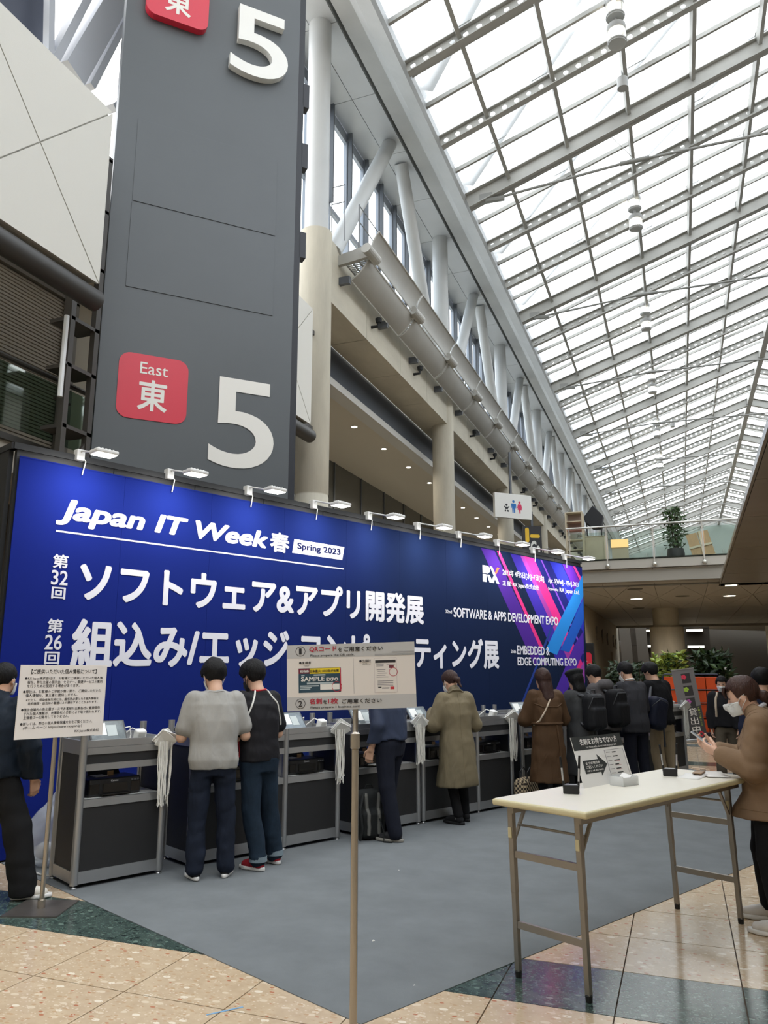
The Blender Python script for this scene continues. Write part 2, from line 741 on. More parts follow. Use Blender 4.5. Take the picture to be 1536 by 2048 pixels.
def pane_geo(mb, s, y, u0, u1, y_off=0.0):
    a, b = slope_pt(u0 + 0.02, 0.06, s), slope_pt(u1 - 0.02, 0.06, s)
    vs = [(a[0], y_off + 0.02, a[1]), (b[0], y_off + 0.02, b[1]), (b[0], y_off + RAFP / 2 - 0.02, b[1]), (a[0], y_off + RAFP / 2 - 0.02, a[1])]
    mb.add(vs, [(0, 1, 2, 3)])


pcache = {}
vis, hid = [], []
for c in pane_cells:
    s, y, u0, u1 = c
    pc = slope_pt((u0 + u1) / 2, 0, s)
    px, py, k = project((pc[0], y + RAFP / 4, pc[1]))
    (vis if (s > 0 and k > 1 and -60 < px < 1600 and -60 < py < 1200) else hid).append((k, c))
vis.sort(key=lambda q: q[0])
hid += vis[300:]
for k, (s, y, u0, u1) in vis[:300]:
    key = (s, round(u0, 2))
    if key not in pcache:
        mb = MB()
        pane_geo(mb, s, y, u0, u1)
        pcache[key] = mb.mesh('roof_pane')
        pcache[key].materials.append(M_PANE)
    link('roof_pane', pcache[key], None, roof, loc=(0, y, 0))
mb = MB()
for k, (s, y, u0, u1) in hid:
    pane_geo(mb, s, y, u0, u1, y)
o = mb.build('roof_pane_field', M_PANE, roof)
o['kind'] = 'stuff'
# diagonal wind braces lying over the glazing outside
for k in range(0, 9):
    y = RAF0 - 3.5 + k * RAFP * 1.5
    for (u0, u1, dy) in ((0.3, 5.2, -4.6), (5.2, 12.5, -6.0)):
        a, b = slope_pt(u0, 0.30), slope_pt(u1, 0.30)
        MB().bar((a[0], y, a[1]), (b[0], y + dy, b[1]), 0.42, 0.05, (-sa, 0, ca)).build('wind_brace', M_BRACE, roof)
for k in range(9):
    a = slope_pt(0.4, 0.5)
    b = slope_pt(13.5, 0.5)
# bow tie rods under the solid rafters
M_ROD = mat('tie_rod_steel', (128, 128, 124), 0.45)
for y, solid in raf_y:
    if not solid or y < 14 or y > 100:
        continue
    mb = MB()
    xa, za = slope_pt(0.75, -0.75)
    pts = [(xa, y, za), (-0.6, y, 19.35), (2.0, y, 19.33), (2 * XR - xa, y, za)]
    mb.path(pts, 0.05, 8)
    mb.tube((-0.75, y, 19.35), (0.25, y, 19.35), 0.085, n=10)
    mb.tube((xa - 0.1, y - 0.0, za + 0.02), (xa + 0.6, y, za - 0.06), 0.13, 0.09, 8)
    mb.box(xa - 0.35, xa + 0.15, y - 0.05, y + 0.05, za - 0.1, za + 0.3)
    x2, z2 = slope_pt(5.5, -0.6)
    mb.tube((x2, y, z2), (-0.25, y, 19.4), 0.012, n=6)
    mb.build('tie_rod', M_ROD, roof, smooth=True)
# eave gutter box, light soffit strip beside it
M_GUT = mat('gutter_metal', (168, 170, 170), 0.5, vary=0.05, vscale=1.5)
M_GUT2 = M_GUT
M_DARK = mat('dark_gap', (26, 28, 30), 0.8)
for s in (1, -1):
    def mx(x, s=s):
        return x if s > 0 else 2 * XR - x
    mb = MB()
    mb.prism([(-7.82, 19.9), (-7.25, 19.85), (-7.25, 20.9), (-7.82, 20.9)], lambda u, v, t: (mx(u), t, v), Y_A, Y_B)
    g_ = mb.build('gutter_beam', M_GUT, roof)
    mb = MB()
    mb.prism([(-7.25, 19.75), (-6.95, 19.4), (-6.5, 19.17), (-6.42, 19.3), (-6.42, 20.0), (-7.25, 20.8)], lambda u, v, t: (mx(u), t, v), Y_A, Y_B)
    mb.build('gutter_trough', M_GUT2, roof)
MB().box(-7.98, -7.82, Y_A, Y_B, 20.40, 20.5).build('slot_back', M_GUT, roof)
M_SOF = mat('soffit_panel_white', (186, 190, 194), 0.35, vary=0.03, vscale=1)
me = MB().box(0.01, 0.80, 0.012, 3.013, 20.0, 20.06).mesh('soffit_panel')
me.materials.append(M_SOF)
for j in range(0, 30):
    for x0 in (-9.6, -8.79):
        link('soffit_panel', me, None, roof, loc=(x0, 14.2 + j * 3.025, 0))
MB().box(-9.7, -7.98, Y_A, Y_B, 20.07, 20.5).build('soffit_backing', M_GUT, roof)

# =================================================================== LEFT WALL: colonnade, beam, clerestory
M_CONC = mat('board_marked_concrete', (192, 186, 170), 0.8, vary=0.13, vscale=1.6, bump=0.25, bscale=9, stretch=(1.3, 1.3, 0.3), bdist=0.02)
M_CONC2 = mat('cast_concrete', (188, 182, 166), 0.8, vary=0.12, vscale=1.1, bump=0.2, bscale=14, stretch=(1, 0.5, 1), bdist=0.02)
M_WSTEEL = mat('white_painted_steel', (188, 190, 190), 0.38, vary=0.03, vscale=1)
M_MULL = mat('window_mullion', (150, 156, 166), 0.4)
M_MULLD = mat('window_mullion_dark', (86, 90, 96), 0.5)
M_WGL = glass_mat('clerestory_glass', (232, 240, 246), 0.9, 0.02)
YC0, YCP, NCOL = 17.2, 12.1, 9
XC = -8.5
wall_left = empty('wall_left')
struct(wall_left, 'concrete colonnade wall with beam and clerestory windows along the hall')
for k in range(NCOL):
    y = YC0 + k * YCP
    c = MB().lathe([(0.44, 0), (0.44, 5.9), (0.425, 5.92), (0.425, 5.97), (0.44, 5.99), (0.44, 13.3)], (XC, y, 0), 32).build('concrete_column', M_CONC, wall_left, smooth=True)
    MB().lathe([(0.33, 13.3), (0.33, 20.0)], (XC, y, 0), 28).build('steel_column', M_WSTEEL, wall_left, smooth=True)
    MB().tube((XC + 0.1, y + 0.85, 13.2), (XC + 0.1, y + 5.55, 20.02), 0.25, n=24).build('brace_column', M_WSTEEL, wall_left, smooth=True)
    MB().tube((XC + 0.1, y + 6.75, 20.02), (XC + 0.1, y + 10.8, 13.2), 0.25, n=24).build('brace_column', M_WSTEEL, wall_left, smooth=True)
    # beam over each bay in four cast segments with open joints
    for q in range(4):
        y0, y1 = y + 0.0 + q * YCP / 4 + 0.012, y + (q + 1) * YCP / 4 - 0.012
        MB().box(-9.45, -8.22, y0, y1, 11.45, 13.3).build('beam_segment', M_CONC2, wall_left)
        # stub corbels under the light reflectors
        MB().box(-8.22, -7.9, y + q * YCP / 4 + 0.9, y + q * YCP / 4 + 1.02, 12.2, 12.42).build('bracket', M_MULLD, wall_left)
    mb = MB()
    for q in (0.28, 0.62):
        mb = MB()
        yq = y + q * YCP
        mb.path([(-8.22, yq, 12.0), (-8.0, yq, 12.0), (-7.98, yq, 12.18)], 0.05, 8)
        mb.lathe([(0.09, 0), (0.11, 0.12), (0.06, 0.16)], (-7.98, yq, 12.12), 10)
        mb.build('wall_spotlight', M_DARK, wall_left)
    # clerestory of the bay
    win = empty('window_%d' % (k + 1), (0, y, 0))
    struct(win, 'clerestory window bay with metal mullions behind the white round columns')
    mb = MB()
    nb = 8
    wp = YCP / nb
    for q in range(nb):
        mb.box(-9.72, -9.52, q * wp - 0.05, q * wp + 0.05, 13.3, 20.0)
        mb.box(-9.72, -9.60, q * wp + 0.05, (q + 1) * wp - 0.05, 13.3, 13.5)
        mb.box(-9.72, -9.60, q * wp + 0.05, (q + 1) * wp - 0.05, 16.25, 16.42)
        mb.box(-9.72, -9.60, q * wp + 0.05, (q + 1) * wp - 0.05, 19.6, 20.0)
    mb.build('mullion_frame', M_MULL, win)
    mb = MB()
    for q in range(nb):
        mb.box(-9.5, -9.36, q * wp - 0.16, q * wp - 0.09, 16.3, 19.9)
        mb.box(-9.56, -9.52, (q + 1) * wp - 0.16, (q + 1) * wp - 0.06, 16.35, 19.6)
    mb.build('vent_frame', M_MULLD, win)
    for q in range(nb):
        for z0, z1 in ((13.5, 16.25), (16.42, 19.6)):
            mb = MB()
            mb.add([(-9.66, q * wp + 0.05, z0), (-9.66, (q + 1) * wp - 0.05, z0), (-9.66, (q + 1) * wp - 0.05, z1), (-9.66, q * wp + 0.05, z1)], [(0, 1, 2, 3)])
            mb.build('pane', M_WGL, win)
# wire guard rail in front of the clerestory
M_THIN = mat('thin_rail_steel', (120, 122, 124), 0.4, 0.3)
mb = MB()
for k in range(int(NCOL * YCP / 3.025)):
    y = YC0 + 1.6 + k * 3.025
    mb.box(-7.92, -7.88, y - 0.02, y + 0.02, 13.3, 15.05)
for z in (14.5, 15.03):
    mb.tube((-7.9, YC0 + 1.6, z), (-7.9, YC0 + NCOL * YCP, z), 0.016, n=6)
    mb.tube((-8.3, YC0 + 0.55, z), (-7.9, YC0 + 0.55, z), 0.014, n=6)
mb.tube((-7.9, YC0 + 0.55, 13.3), (-7.9, YC0 + 0.55, 15.05), 0.014, n=6)
mb.tube((-8.3, YC0 + 0.55, 13.3), (-8.3, YC0 + 0.55, 15.05), 0.014, n=6)
o = mb.build('guard_rail', M_THIN, wall_left)
# curved reflector screens in front of the beam: two rows, three pairs for every bay
M_SHADE = mat('perforated_reflector', (168, 167, 162), 0.5, 0.0, vary=0.04, vscale=2)
M_EDGE = mat('reflector_edge', (190, 190, 186), 0.4)
RP = YCP / 3


def curve_strip(rows, y0, y1):
    mb = MB()
    vs = []
    for (x, z) in rows:
        vs += [(x, y0, z), (x, y1, z)]
    n = len(rows)
    mb.add(vs, [(2 * i, 2 * i + 1, 2 * i + 3, 2 * i + 2) for i in range(n - 1)])
    return mb


def bow(a, b, k, n=9):
    out = []
    for i in range(n):
        f = i / (n - 1)
        dx, dz = b[0] - a[0], b[1] - a[1]
        out.append((a[0] + dx * f + dz * k * 4 * f * (1 - f), a[1] + dz * f - dx * k * 4 * f * (1 - f)))
    return out


low = bow((-7.92, 12.36), (-7.38, 12.94), 0.10)
upp = bow((-7.33, 13.02), (-7.06, 13.68), -0.10)
n_refl = NCOL * 3 - 1
me_l = curve_strip(low, 0.06, RP - 0.06).mesh('reflector_panel')
me_u = curve_strip(upp, 0.06, RP - 0.06).mesh('reflector_panel')
for me_ in (me_l, me_u):
    me_.materials.append(M_SHADE)
    me_.shade_smooth()
rimm = MB()
for rows in (low, upp):
    for yv in (0.06, RP - 0.06):
        rimm.path([(x, yv, z) for x, z in rows], 0.022, 6)
    for (x, z) in (rows[0], rows[-1]):
        rimm.tube((x, 0.06, z), (x, RP - 0.06, z), 0.022, n=6)
me_r = rimm.mesh('reflector_rim')
me_r.materials.append(M_EDGE)
hub = MB()
hub.tube((-7.30, -0.34, 13.02), (-7.22, 0.3, 12.94), 0.15, 0.15, 16)
hub.prism([(-8.25, 12.75), (-7.3, 12.85), (-7.25, 13.15), (-7.45, 13.2), (-8.25, 13.05)], lambda u, v, t: (u, t, v), -0.16, -0.04)
me_h = hub.mesh('hub_bracket')
me_h.materials.append(M_SHADE)
gr = MB()
for q in range(40):
    gr.box(-8.1, -7.45, 0.05 + q * 0.1, 0.07 + q * 0.1, 12.90, 12.93)
for q in range(4):
    gr.box(-8.1 + 0.2 * q, -8.06 + 0.2 * q, 0.0, RP, 12.88, 12.93)
me_g = gr.mesh('grating')
me_g.materials.append(M_SHADE)
for k in range(n_refl):
    y = YC0 + 1.0 + k * RP
    for me_, nm in ((me_l, 'reflector_panel'), (me_u, 'reflector_panel'), (me_r, 'reflector_rim'), (me_h, 'hub_bracket'), (me_g, 'grating')):
        link(nm, me_, None, wall_left, loc=(0, y, 0))

# =================================================================== UPPER FLOOR ON THE LEFT
M_CEIL = mat('upper_ceiling_beige', (196, 188, 172), 0.8)
M_NAVY = mat('dark_bulkhead', (50, 56, 66), 0.6)
M_STRIP = mat('ceiling_edge_metal', (190, 188, 182), 0.5)
M_SLAB = mat('slab_edge', (168, 162, 150), 0.6)
M_WALLB = mat('rear_wall_brown', (104, 98, 88), 0.7)
ZF = 5.15
fl2 = MB().box(-24, -9.5, 2, 125, ZF - 0.55, ZF).build('upper_floor_slab', M_SLAB)
struct(fl2, 'edge of the upper floor slab behind the booth')
ul = empty('upper_ceiling')
struct(ul, 'plain beige ceiling of the upper lobby with round downlights')
MB().box(-24, -9.62, 16.8, 125, 10.3, 10.45).build('ceiling_board', M_CEIL, ul)
MB().box(-9.7, -9.5, 16.8, 125, 10.45, 11.5).build('bulkhead', M_NAVY, ul)
MB().box(-9.95, -9.45, 16.8, 125, 10.22, 10.46).build('edge_strip', M_STRIP, ul)
M_LAMP = mat('downlight_lens', (255, 244, 224), 0.4, emit=9.0)
M_LRIM = mat('downlight_rim', (220, 218, 212), 0.4)


def downlight(parent_loc, r, label, group, z_dir=-1):
    t = thing('downlight', label, 'ceiling light', parent_loc, 0, group)
    MB().lathe([(r * 0.82, -0.012), (r * 0.82, -0.006)], n=16).build('lens', M_LAMP, t)
    MB().lathe([(r * 0.82, -0.018), (r, -0.018), (r, 0), (r * 0.82, 0), (r * 0.82, -0.018)], n=16, cap=False).build('rim', M_LRIM, t)
    return t


def spot(parent, energy, angle=150, z=-0.03, color=(1.0, 0.93, 0.82), size=0.12):
    L = bpy.data.lights.new('downlight_beam', 'SPOT')
    L.energy = energy
    L.spot_size = R(angle)
    L.spot_blend = 0.6
    L.shadow_soft_size = size
    L.color = color
    o = bpy.data.objects.new('downlight_beam', L)
    COL.objects.link(o)
    o.parent = parent
    o.location = (0, 0, z)
    return o


dl0 = None
for j in range(13):
    for X in (-10.52,):
        p = (X, 24.7 + j * 3.05 - (1.5 if X < -11 else 0), 10.3)
        c = None
        if dl0 is None:
            dl0 = downlight(p, 0.13, 'round downlight in the beige upper lobby ceiling', 'upper lobby downlights')
        else:
            c = copy_tree(dl0)
            c.location = p
        spot(dl0 if j == 0 else c, 290)
# glass partition of the upper lobby
part_w = thing('glass_partition', 'tall dark glass partition with slim mullions at the back of the upper lobby', 'partition', (-13.27, 17, ZF))
M_PGL = mat('partition_glass', (84, 84, 80), 0.08, spec=0.6)
for k in range(18):
    y0 = k * 3.0
    MB().box(-0.03, 0.0, y0 + 0.04, y0 + 2.96, 0, 5.15).build('pane', M_PGL, part_w)
    MB().box(-0.05, 0.05, y0 - 0.04, y0 + 0.04, 0, 5.15).build('mullion', M_MULLD, part_w)
MB().box(-24, -23.8, 2, 125, 0, 10.3).build('wall_back_left', M_WALLB)
struct(bpy.data.objects['wall_back_left'])
# ground floor wall below the slab
g1 = MB().box(-11.6, -11.4, 2, 125, 0, ZF - 0.55).build('wall_ground_left', mat('ground_wall', (92, 88, 82), 0.7))
struct(g1)
# =================================================================== SIGN TOWER
TA = R(43.4)
TD = np.array([math.sin(TA), math.cos(TA), 0])
TN = np.array([math.cos(TA), -math.sin(TA), 0])
TP = np.array([-6.396, 12.0, 0.0])
TW = 3.37
M_TOW = mat('tower_charcoal', (80, 85, 89), 0.45, vary=0.05, vscale=0.6)
M_TOWD = mat('tower_dark_side', (24, 28, 38), 0.5)
M_RED = mat('sign_red', (206, 44, 66), 0.35)
M_WSIGN = mat('sign_white', (228, 226, 220), 0.4)
M_SEAM = mat('seam', (40, 42, 46), 0.7)
tower = thing('sign_tower', 'tall charcoal sign tower with white figures 5 and red squares', 'sign', tuple(TP), math.atan2(TD[1], TD[0]))
# local frame: x along the face, -y towards the hall
MB().box(-TW, 0, 0, 0.5, 0, 17.5).build('tower_body', M_TOW, tower, bevel=0.01)
MB().box(-TW + 0.1, 0.22, 0.30, 0.85, 0, 17.6).build('tower_rear', M_TOWD, tower)
for z in (9.6, 11.6, 13.0):
    MB().box(0.2, 0.34, 0.3, 0.5, z, z + 0.55).build('hinge_block', M_TOWD, tower)
TF = (np.array([0, 0, 0]), np.array([1, 0, 0]), np.array([0, 0, 1]), np.array([0, -1, 0]))


def tow(x, y):
    w_ = at_plane(x, y, TP, TN)
    return (w_ - TP) @ TD, w_[2]


for q in (((276, 238), (557, 318), (527 + 22, 473), (263, 401)), ((263, 403), (549, 475), (547, 634), (250, 572))):
    a = [tow(*p) for p in q]
    u0 = (a[0][0] + a[3][0]) / 2
    u1 = (a[1][0] + a[2][0]) / 2
    z1 = (a[0][1] + a[1][1]) / 2
    z0 = (a[2][1] + a[3][1]) / 2
    MB().box(u0 + 0.006, u1 - 0.006, -0.012, 0.0, z0 + 0.008, z1 - 0.008).build('blank_panel', M_TOW, tower, bevel=0.003)


def rounded(u0, u1, v0, v1, r, n=6):
    pts = []
    for cx_, cy_, a0 in ((u1 - r, v1 - r, 0), (u0 + r, v1 - r, 90), (u0 + r, v0 + r, 180), (u1 - r, v0 + r, 270)):
        for i in range(n + 1):
            t = R(a0 + 90 * i / n)
            pts.append((cx_ + r * math.cos(t), cy_ + r * math.sin(t)))
    return pts


def tower_marks(sq, fv, depth):
    (u0, z1), (u1, z0) = tow(*sq[0]), tow(*sq[1])
    zc = z0 + (u1 - u0)
    flat_poly(TF, rounded(u0, u1, z0, zc, 0.19), M_RED, tower, off=depth + 0.004, thick=depth, name='red_square')
    s_ = u1 - u0
    text_fit('East', TF, u0 + 0.30 * s_, u0 + 0.70 * s_, z0 + 0.70 * s_, z0 + 0.88 * s_, M_WSIGN, tower, off=depth + 0.007, bold=0.004)
    text_fit('東', TF, u0 + 0.29 * s_, u0 + 0.71 * s_, z0 + 0.14 * s_, z0 + 0.62 * s_, M_WSIGN, tower, off=depth + 0.007, bold=0.022)
    f0, f1 = tow(*fv[0]), tow(*fv[1])
    me = text_mesh('5', 0.008, 0, 8)
    co = np.array([v.co for v in me.vertices])
    lo, hi = co.min(0), co.max(0)
    for v in me.vertices:
        uu = f0[0] + (v.co.x - lo[0]) / (hi[0] - lo[0]) * (f1[0] - f0[0])
        zz = f1[1] + (v.co.y - lo[1]) / (hi[1] - lo[1]) * (f0[1] - f1[1])
        v.co = (uu, -depth - 0.005, zz)
    me.materials.clear()
    if depth > 0.03:
        bm = bmesh.new()
        bm.from_mesh(me)
        r_ = bmesh.ops.extrude_face_region(bm, geom=bm.faces[:])
        for v in r_['geom']:
            if isinstance(v, bmesh.types.BMVert):
                v.co.y += depth
        bmesh.ops.recalc_face_normals(bm, faces=bm.faces)
        for f_ in bm.faces:
            f_.smooth = False
        bm.to_mesh(me)
        bm.free()
    me.shade_flat()
    link('figure_five', me, M_WSIGN if depth < 0.03 else mat('polished_white_sign', (232, 232, 228), 0.22, 0.0), tower)


tower_marks(((238, 722), (371, 851)), ((423, 750), (545, 945)), 0.008)
tower_marks(((296, -60), (412, 76)), ((462, 12), (570, 184)), 0.14)

# =================================================================== SCREENS BESIDE THE TOWER
M_SCR = mat('perforated_screen_white', (206, 203, 194), 0.55, bump=0.15, bscale=160)
M_TUBE = mat('dark_support_tube', (58, 56, 54), 0.5)
for (ys, lab) in (((3.15, 5.9, 8.65), 'big pale perforated screen box hung off the upper balcony left of the sign tower'), ((13.3, 16.05), 'pale perforated screen box between the sign tower and the concrete column')):
    scr = thing('screen_box', lab, 'screen', (-8.0, ys[0], 7.43))
    z1 = 3.04
    MB().box(-0.45, -0.02, 0.02, ys[-1] - ys[0] - 0.02, 0.02, z1 - 0.02).build('screen_frame', M_SCR, scr, bevel=0.06)
    for k in range(len(ys) - 1):
        a, b = ys[k] - ys[0], ys[k + 1] - ys[0]
        c = ((a + b) / 2, z1 / 2)
        for tri in (((a, 0), (b, 0), c), ((b, 0), (b, z1), c), ((b, z1), (a, z1), c), ((a, z1), (a, 0), c)):
            cen = (sum(p[0] for p in tri) / 3, sum(p[1] for p in tri) / 3)
            tr = [(cen[0] + (p[0] - cen[0]) * 0.985, cen[1] + (p[1] - cen[1]) * 0.985) for p in tri]
            MB().prism(tr, lambda u, v, t: (t, u, v), -0.02, 0.02).build('screen_panel', M_SCR, scr)
    if ys[0] > 10:
        for z in (0.1, 2.7):
            MB().box(-0.4, -0.3, 2.7, 3.5, z, z + 0.12).build('wall_bracket', M_TUBE, scr)
    MB().tube((-0.12, -0.4, -0.2), (-0.12, ys[-1] - ys[0] + (0.10 if ys[0] < 10 else 0.25), -0.2), 0.17, n=16).build('support_tube', M_TUBE, scr, smooth=True)
# upper balcony left of the tower: glass rail, roller shutter behind
M_RAILG = glass_mat('rail_glass', (198, 214, 204), 0.86, 0.03)
M_RAILM = mat('rail_dark_metal', (60, 58, 54), 0.45)
br = thing('balcony_rail', 'dark metal handrail with glass panes on the upper balcony left of the tower', 'railing', (-9.45, 4.0, ZF))
MB().tube((0, 0, 1.22), (0, 9, 1.22), 0.045, n=10).build('handrail', M_RAILM, br)
for k in range(6):
    y = 0.3 + k * 1.75
    mb = MB()
    mb.box(-0.03, 0.05, y - 0.06, y + 0.06, -0.1, 1.02)
    mb.box(-0.02, 0.03, y - 0.03, y + 0.03, 1.0, 1.22)
    for z in (0.25, 0.85):
        mb.box(0.03, 0.06, y - 0.18, y + 0.18, z, z + 0.04)
    mb.tube((0.0, y, -0.35), (0.2, y, -0.35), 0.1, n=10)
    mb.build('rail_post', M_RAILM, br)
    if k < 5:
        MB().box(0.02, 0.032, y + 0.1, y + 1.65, 0.12, 1.12).build('pane', M_RAILG, br)
MB().box(-0.08, 0.02, 0, 9, -0.08, 0.02).build('bottom_rail', M_RAILM, br)
sh = thing('roller_shutter', 'closed brown roller shutter behind the upper balcony left of the sign tower', 'shutter', (-11.82, 8.6, ZF))
mb = MB()
for k in range(56):
    z = k * 0.075
    mb.prism([(0, z), (0.03, z + 0.01), (0.03, z + 0.062), (0, z + 0.072)], lambda u, v, t: (u, t, v), 0, 3.2)
o = mb.build('shutter_slats', mat('shutter_brown', (150, 140, 125), 0.6), sh)
o['kind'] = 'stuff'
for y in (-0.35, 3.2):
    MB().box(-0.1, 0.12, y, y + 0.35, 0, 4.25).build('shutter_jamb', mat('jamb_grey', (110, 104, 96), 0.6), sh)
MB().box(-0.1, 0.12, -0.35, 3.55, 4.2, 4.6).build('shutter_head', MATS['jamb_grey'], sh)
o = MB().box(-12.3, -11.96, 2, 16.8, ZF, 10.3).build('wall_upper_left', mat('upper_wall_beige', (176, 168, 152), 0.75))
struct(o)
o = MB().box(-24, -9.9, 2, 16.8, 10.3, 10.5).build('ceiling_upper_left', M_CEIL)
struct(o)
# steel service mast between balcony and tower
M_MAST = mat('mast_dark_steel', (66, 62, 58), 0.5)
ms = thing('service_frame', 'dark steel frame mast standing between the balcony rail and the tower', 'frame', (-8.75, 8.92, 0))
for dx, dy in ((0, 0), (0, 0.55), (-0.35, 0.3)):
    MB().box(dx - 0.05, dx + 0.05, dy - 0.05, dy + 0.05, ZF - 0.75, 10.4).build('upright', M_MAST, ms)
for z in (4.4, 5.3, 6.3, 7.1, 8.2, 9.3, 10.3):
    mb = MB()
    mb.box(-0.4, 0.05, -0.03, 0.6, z, z + 0.06)
    mb.build('crosspiece', M_MAST, ms)
MB().bar((0, 0.05, 4.5), (0, 0.55, 5.2), 0.05, 0.05).build('diagonal', M_MAST, ms)
MB().box(-0.05, 0.05, -0.05, 0.05, 0, ZF - 0.75).build('foot_post', M_MAST, ms)
MB().tube((0.05, -0.14, 5.75), (0.05, -0.14, 7.1), 0.04, n=8).build('tube_lamp', mat('tube_lamp_white', (226, 228, 228), 0.4), ms)
MB().box(-0.02, 0.05, -0.14, 0.0, 6.32, 6.36).build('lamp_arm', M_MAST, ms)
# slanting white beam and window posts seen above the screen box
M_BEAMW = mat('skylight_beam', (186, 190, 198), 0.4)
ob = thing('skylight_frame', 'pale slanting beams and posts of the glazed gable above the screen box', 'window frame', (-10.0, 9.0, 10.5))
for (a, b, w_, h_) in (((140, 150), (262, -60), 0.5, 0.3), ((100, 130), (200, -60), 0.16, 0.2), ((178, 175), (300, -60), 0.14, 0.2), ((97, 120), (100, -60), 0.14, 0.14), ((222, 218), (262, 190), 0.16, 0.2)):
    p0, p1 = at_x(*a, -10.0), at_x(*b, -10.0)
    off = np.array([-10.0, 9.0, 10.5])
    MB().bar(p0 - off, p1 - off, w_, h_, (1, 0, 0)).build('beam', M_BEAMW, ob)
p = [at_x(x, y, -10.4) for x, y in ((-40, -70), (88, -70), (88, 95), (-40, 0))]
off = np.array([-10.0, 9.0, 10.5])
mb = MB()
mb.add([q - off for q in p] + [q - off + np.array([-0.1, 0, 0]) for q in p], [(0, 1, 2, 3), (7, 6, 5, 4)] + [(i, (i + 1) % 4, 4 + (i + 1) % 4, 4 + i) for i in range(4)])
mb.build('dark_infill_panel', mat('infill_navy', (62, 68, 84), 0.5), ob)

# =================================================================== BRIDGE DECK ACROSS THE HALL
YB = 26.0
M_DECK = mat('deck_fascia', (172, 168, 160), 0.5)
M_DECK2 = M_DECK
M_DECKG = mat('deck_structure', (150, 146, 138), 0.7)
deck = empty('ceiling_bridge')
struct(deck, 'wide bridge deck crossing the hall with triangular soffit panels')
MB().box(-9.5, 22, YB + 0.15, 50.5, 4.42, ZF - 0.02).build('deck_slab', M_DECKG, deck)
MB().box(-9.5, 22, YB, 50.5, ZF - 0.02, ZF + 0.02).build('deck_floor', mat('deck_edge_dark', (58, 54, 50), 0.6), deck)
MB().box(-9.5, 22, YB + 0.02, YB + 0.14, 4.84, ZF - 0.03).build('edge_beam', M_DECK, deck)
NODE = -0.62
MODX = 1.63
for k in range(-5, 8):
    x0 = NODE + k * MODX
    mb = MB()
    mb.add([(x0 + 0.01, YB + 0.1, 4.82), (x0 + MODX - 0.01, YB + 0.1, 4.82), (x0 + MODX - 0.01, YB + 0.7, 4.36), (x0 + 0.01, YB + 0.7, 4.36),
            (x0 + 0.01, YB + 0.16, 4.84), (x0 + MODX - 0.01, YB + 0.16, 4.84), (x0 + MODX - 0.01, YB + 0.76, 4.38), (x0 + 0.01, YB + 0.76, 4.38)],
           [(0, 1, 2, 3), (7, 6, 5, 4), (0, 4, 5, 1), (1, 5, 6, 2), (2, 6, 7, 3), (3, 7, 4, 0)])
    mb.build('fascia_panel', M_DECK, deck)
    for ya, yb in ((YB + 0.72, 31.0), (36.5, 31.0)):
        for tri in (((x0, yb), (x0 + MODX, yb), (x0 + MODX / 2, ya)), ((x0 + MODX / 2, ya), (x0 + MODX, ya), (x0 + MODX, yb)), ((x0 + MODX, ya), (x0 + 1.5 * MODX, ya), (x0 + MODX, yb))):
            cen = (sum(p[0] for p in tri) / 3, sum(p[1] for p in tri) / 3)
            tr = []
            for p in tri:
                dx, dy = p[0] - cen[0], p[1] - cen[1]
                tr.append((cen[0] + dx * 0.975, cen[1] + dy * 0.993))
            MB().prism(tr, lambda u, v, t: (u, v, t), 4.30, 4.34).build('soffit_panel', M_DECK2, deck)
    MB().box(x0 + 0.01, x0 + MODX - 0.01, 36.55, 43.0, 4.30, 4.34).build('soffit_panel', M_DECK2, deck)
    MB().box(x0 + 0.01, x0 + MODX - 0.01, 43.1, 50.4, 4.30, 4.34).build('soffit_panel', M_DECK2, deck)
MB().box(-9.5, 22, YB + 0.8, 50.45, 4.345, 4.42).build('soffit_backing', M_DECKG, deck)
MB().box(-9.5, 22, 50.45, 50.6, 4.16, 4.42).build('far_edge_strip', M_DECK, deck)
BR_LIGHTS = [tuple(at_z(1273, 1197, 4.3)), tuple(at_z(1459, 1191, 4.3))]
for p in BR_LIGHTS:
    c = copy_tree(dl0)
    c.location = p
    c.scale = (2.0, 2.0, 1)
    c['label'] = 'bright round downlight set in the dark triangular soffit of the bridge'
    c['group'] = 'bridge downlights'
    spot(c, 220)
for (px, py) in ((1270, 1178), (1365, 1192), (1277, 1216)):
    p = at_z(px, py, 4.3)
    o = MB().lathe([(0.24, -0.015), (0.26, 0)], tuple(p), 16).build('speaker_grille', mat('grille_grey', (92, 88, 82), 0.7), deck)
# round column under the bridge
bc = at_z(1330, 1217, 4.3)
col = empty('bridge_column', (bc[0], bc[1], 0))
struct(col, 'thick round concrete column under the bridge deck')
MB().lathe([(0.72, 0), (0.72, 3.45), (0.66, 3.5)], n=28).build('shaft', M_CONC, col, smooth=True)
MB().lathe([(0.55, 3.5), (0.55, 4.3)], n=28).build('neck', M_CONC2, col, smooth=True)
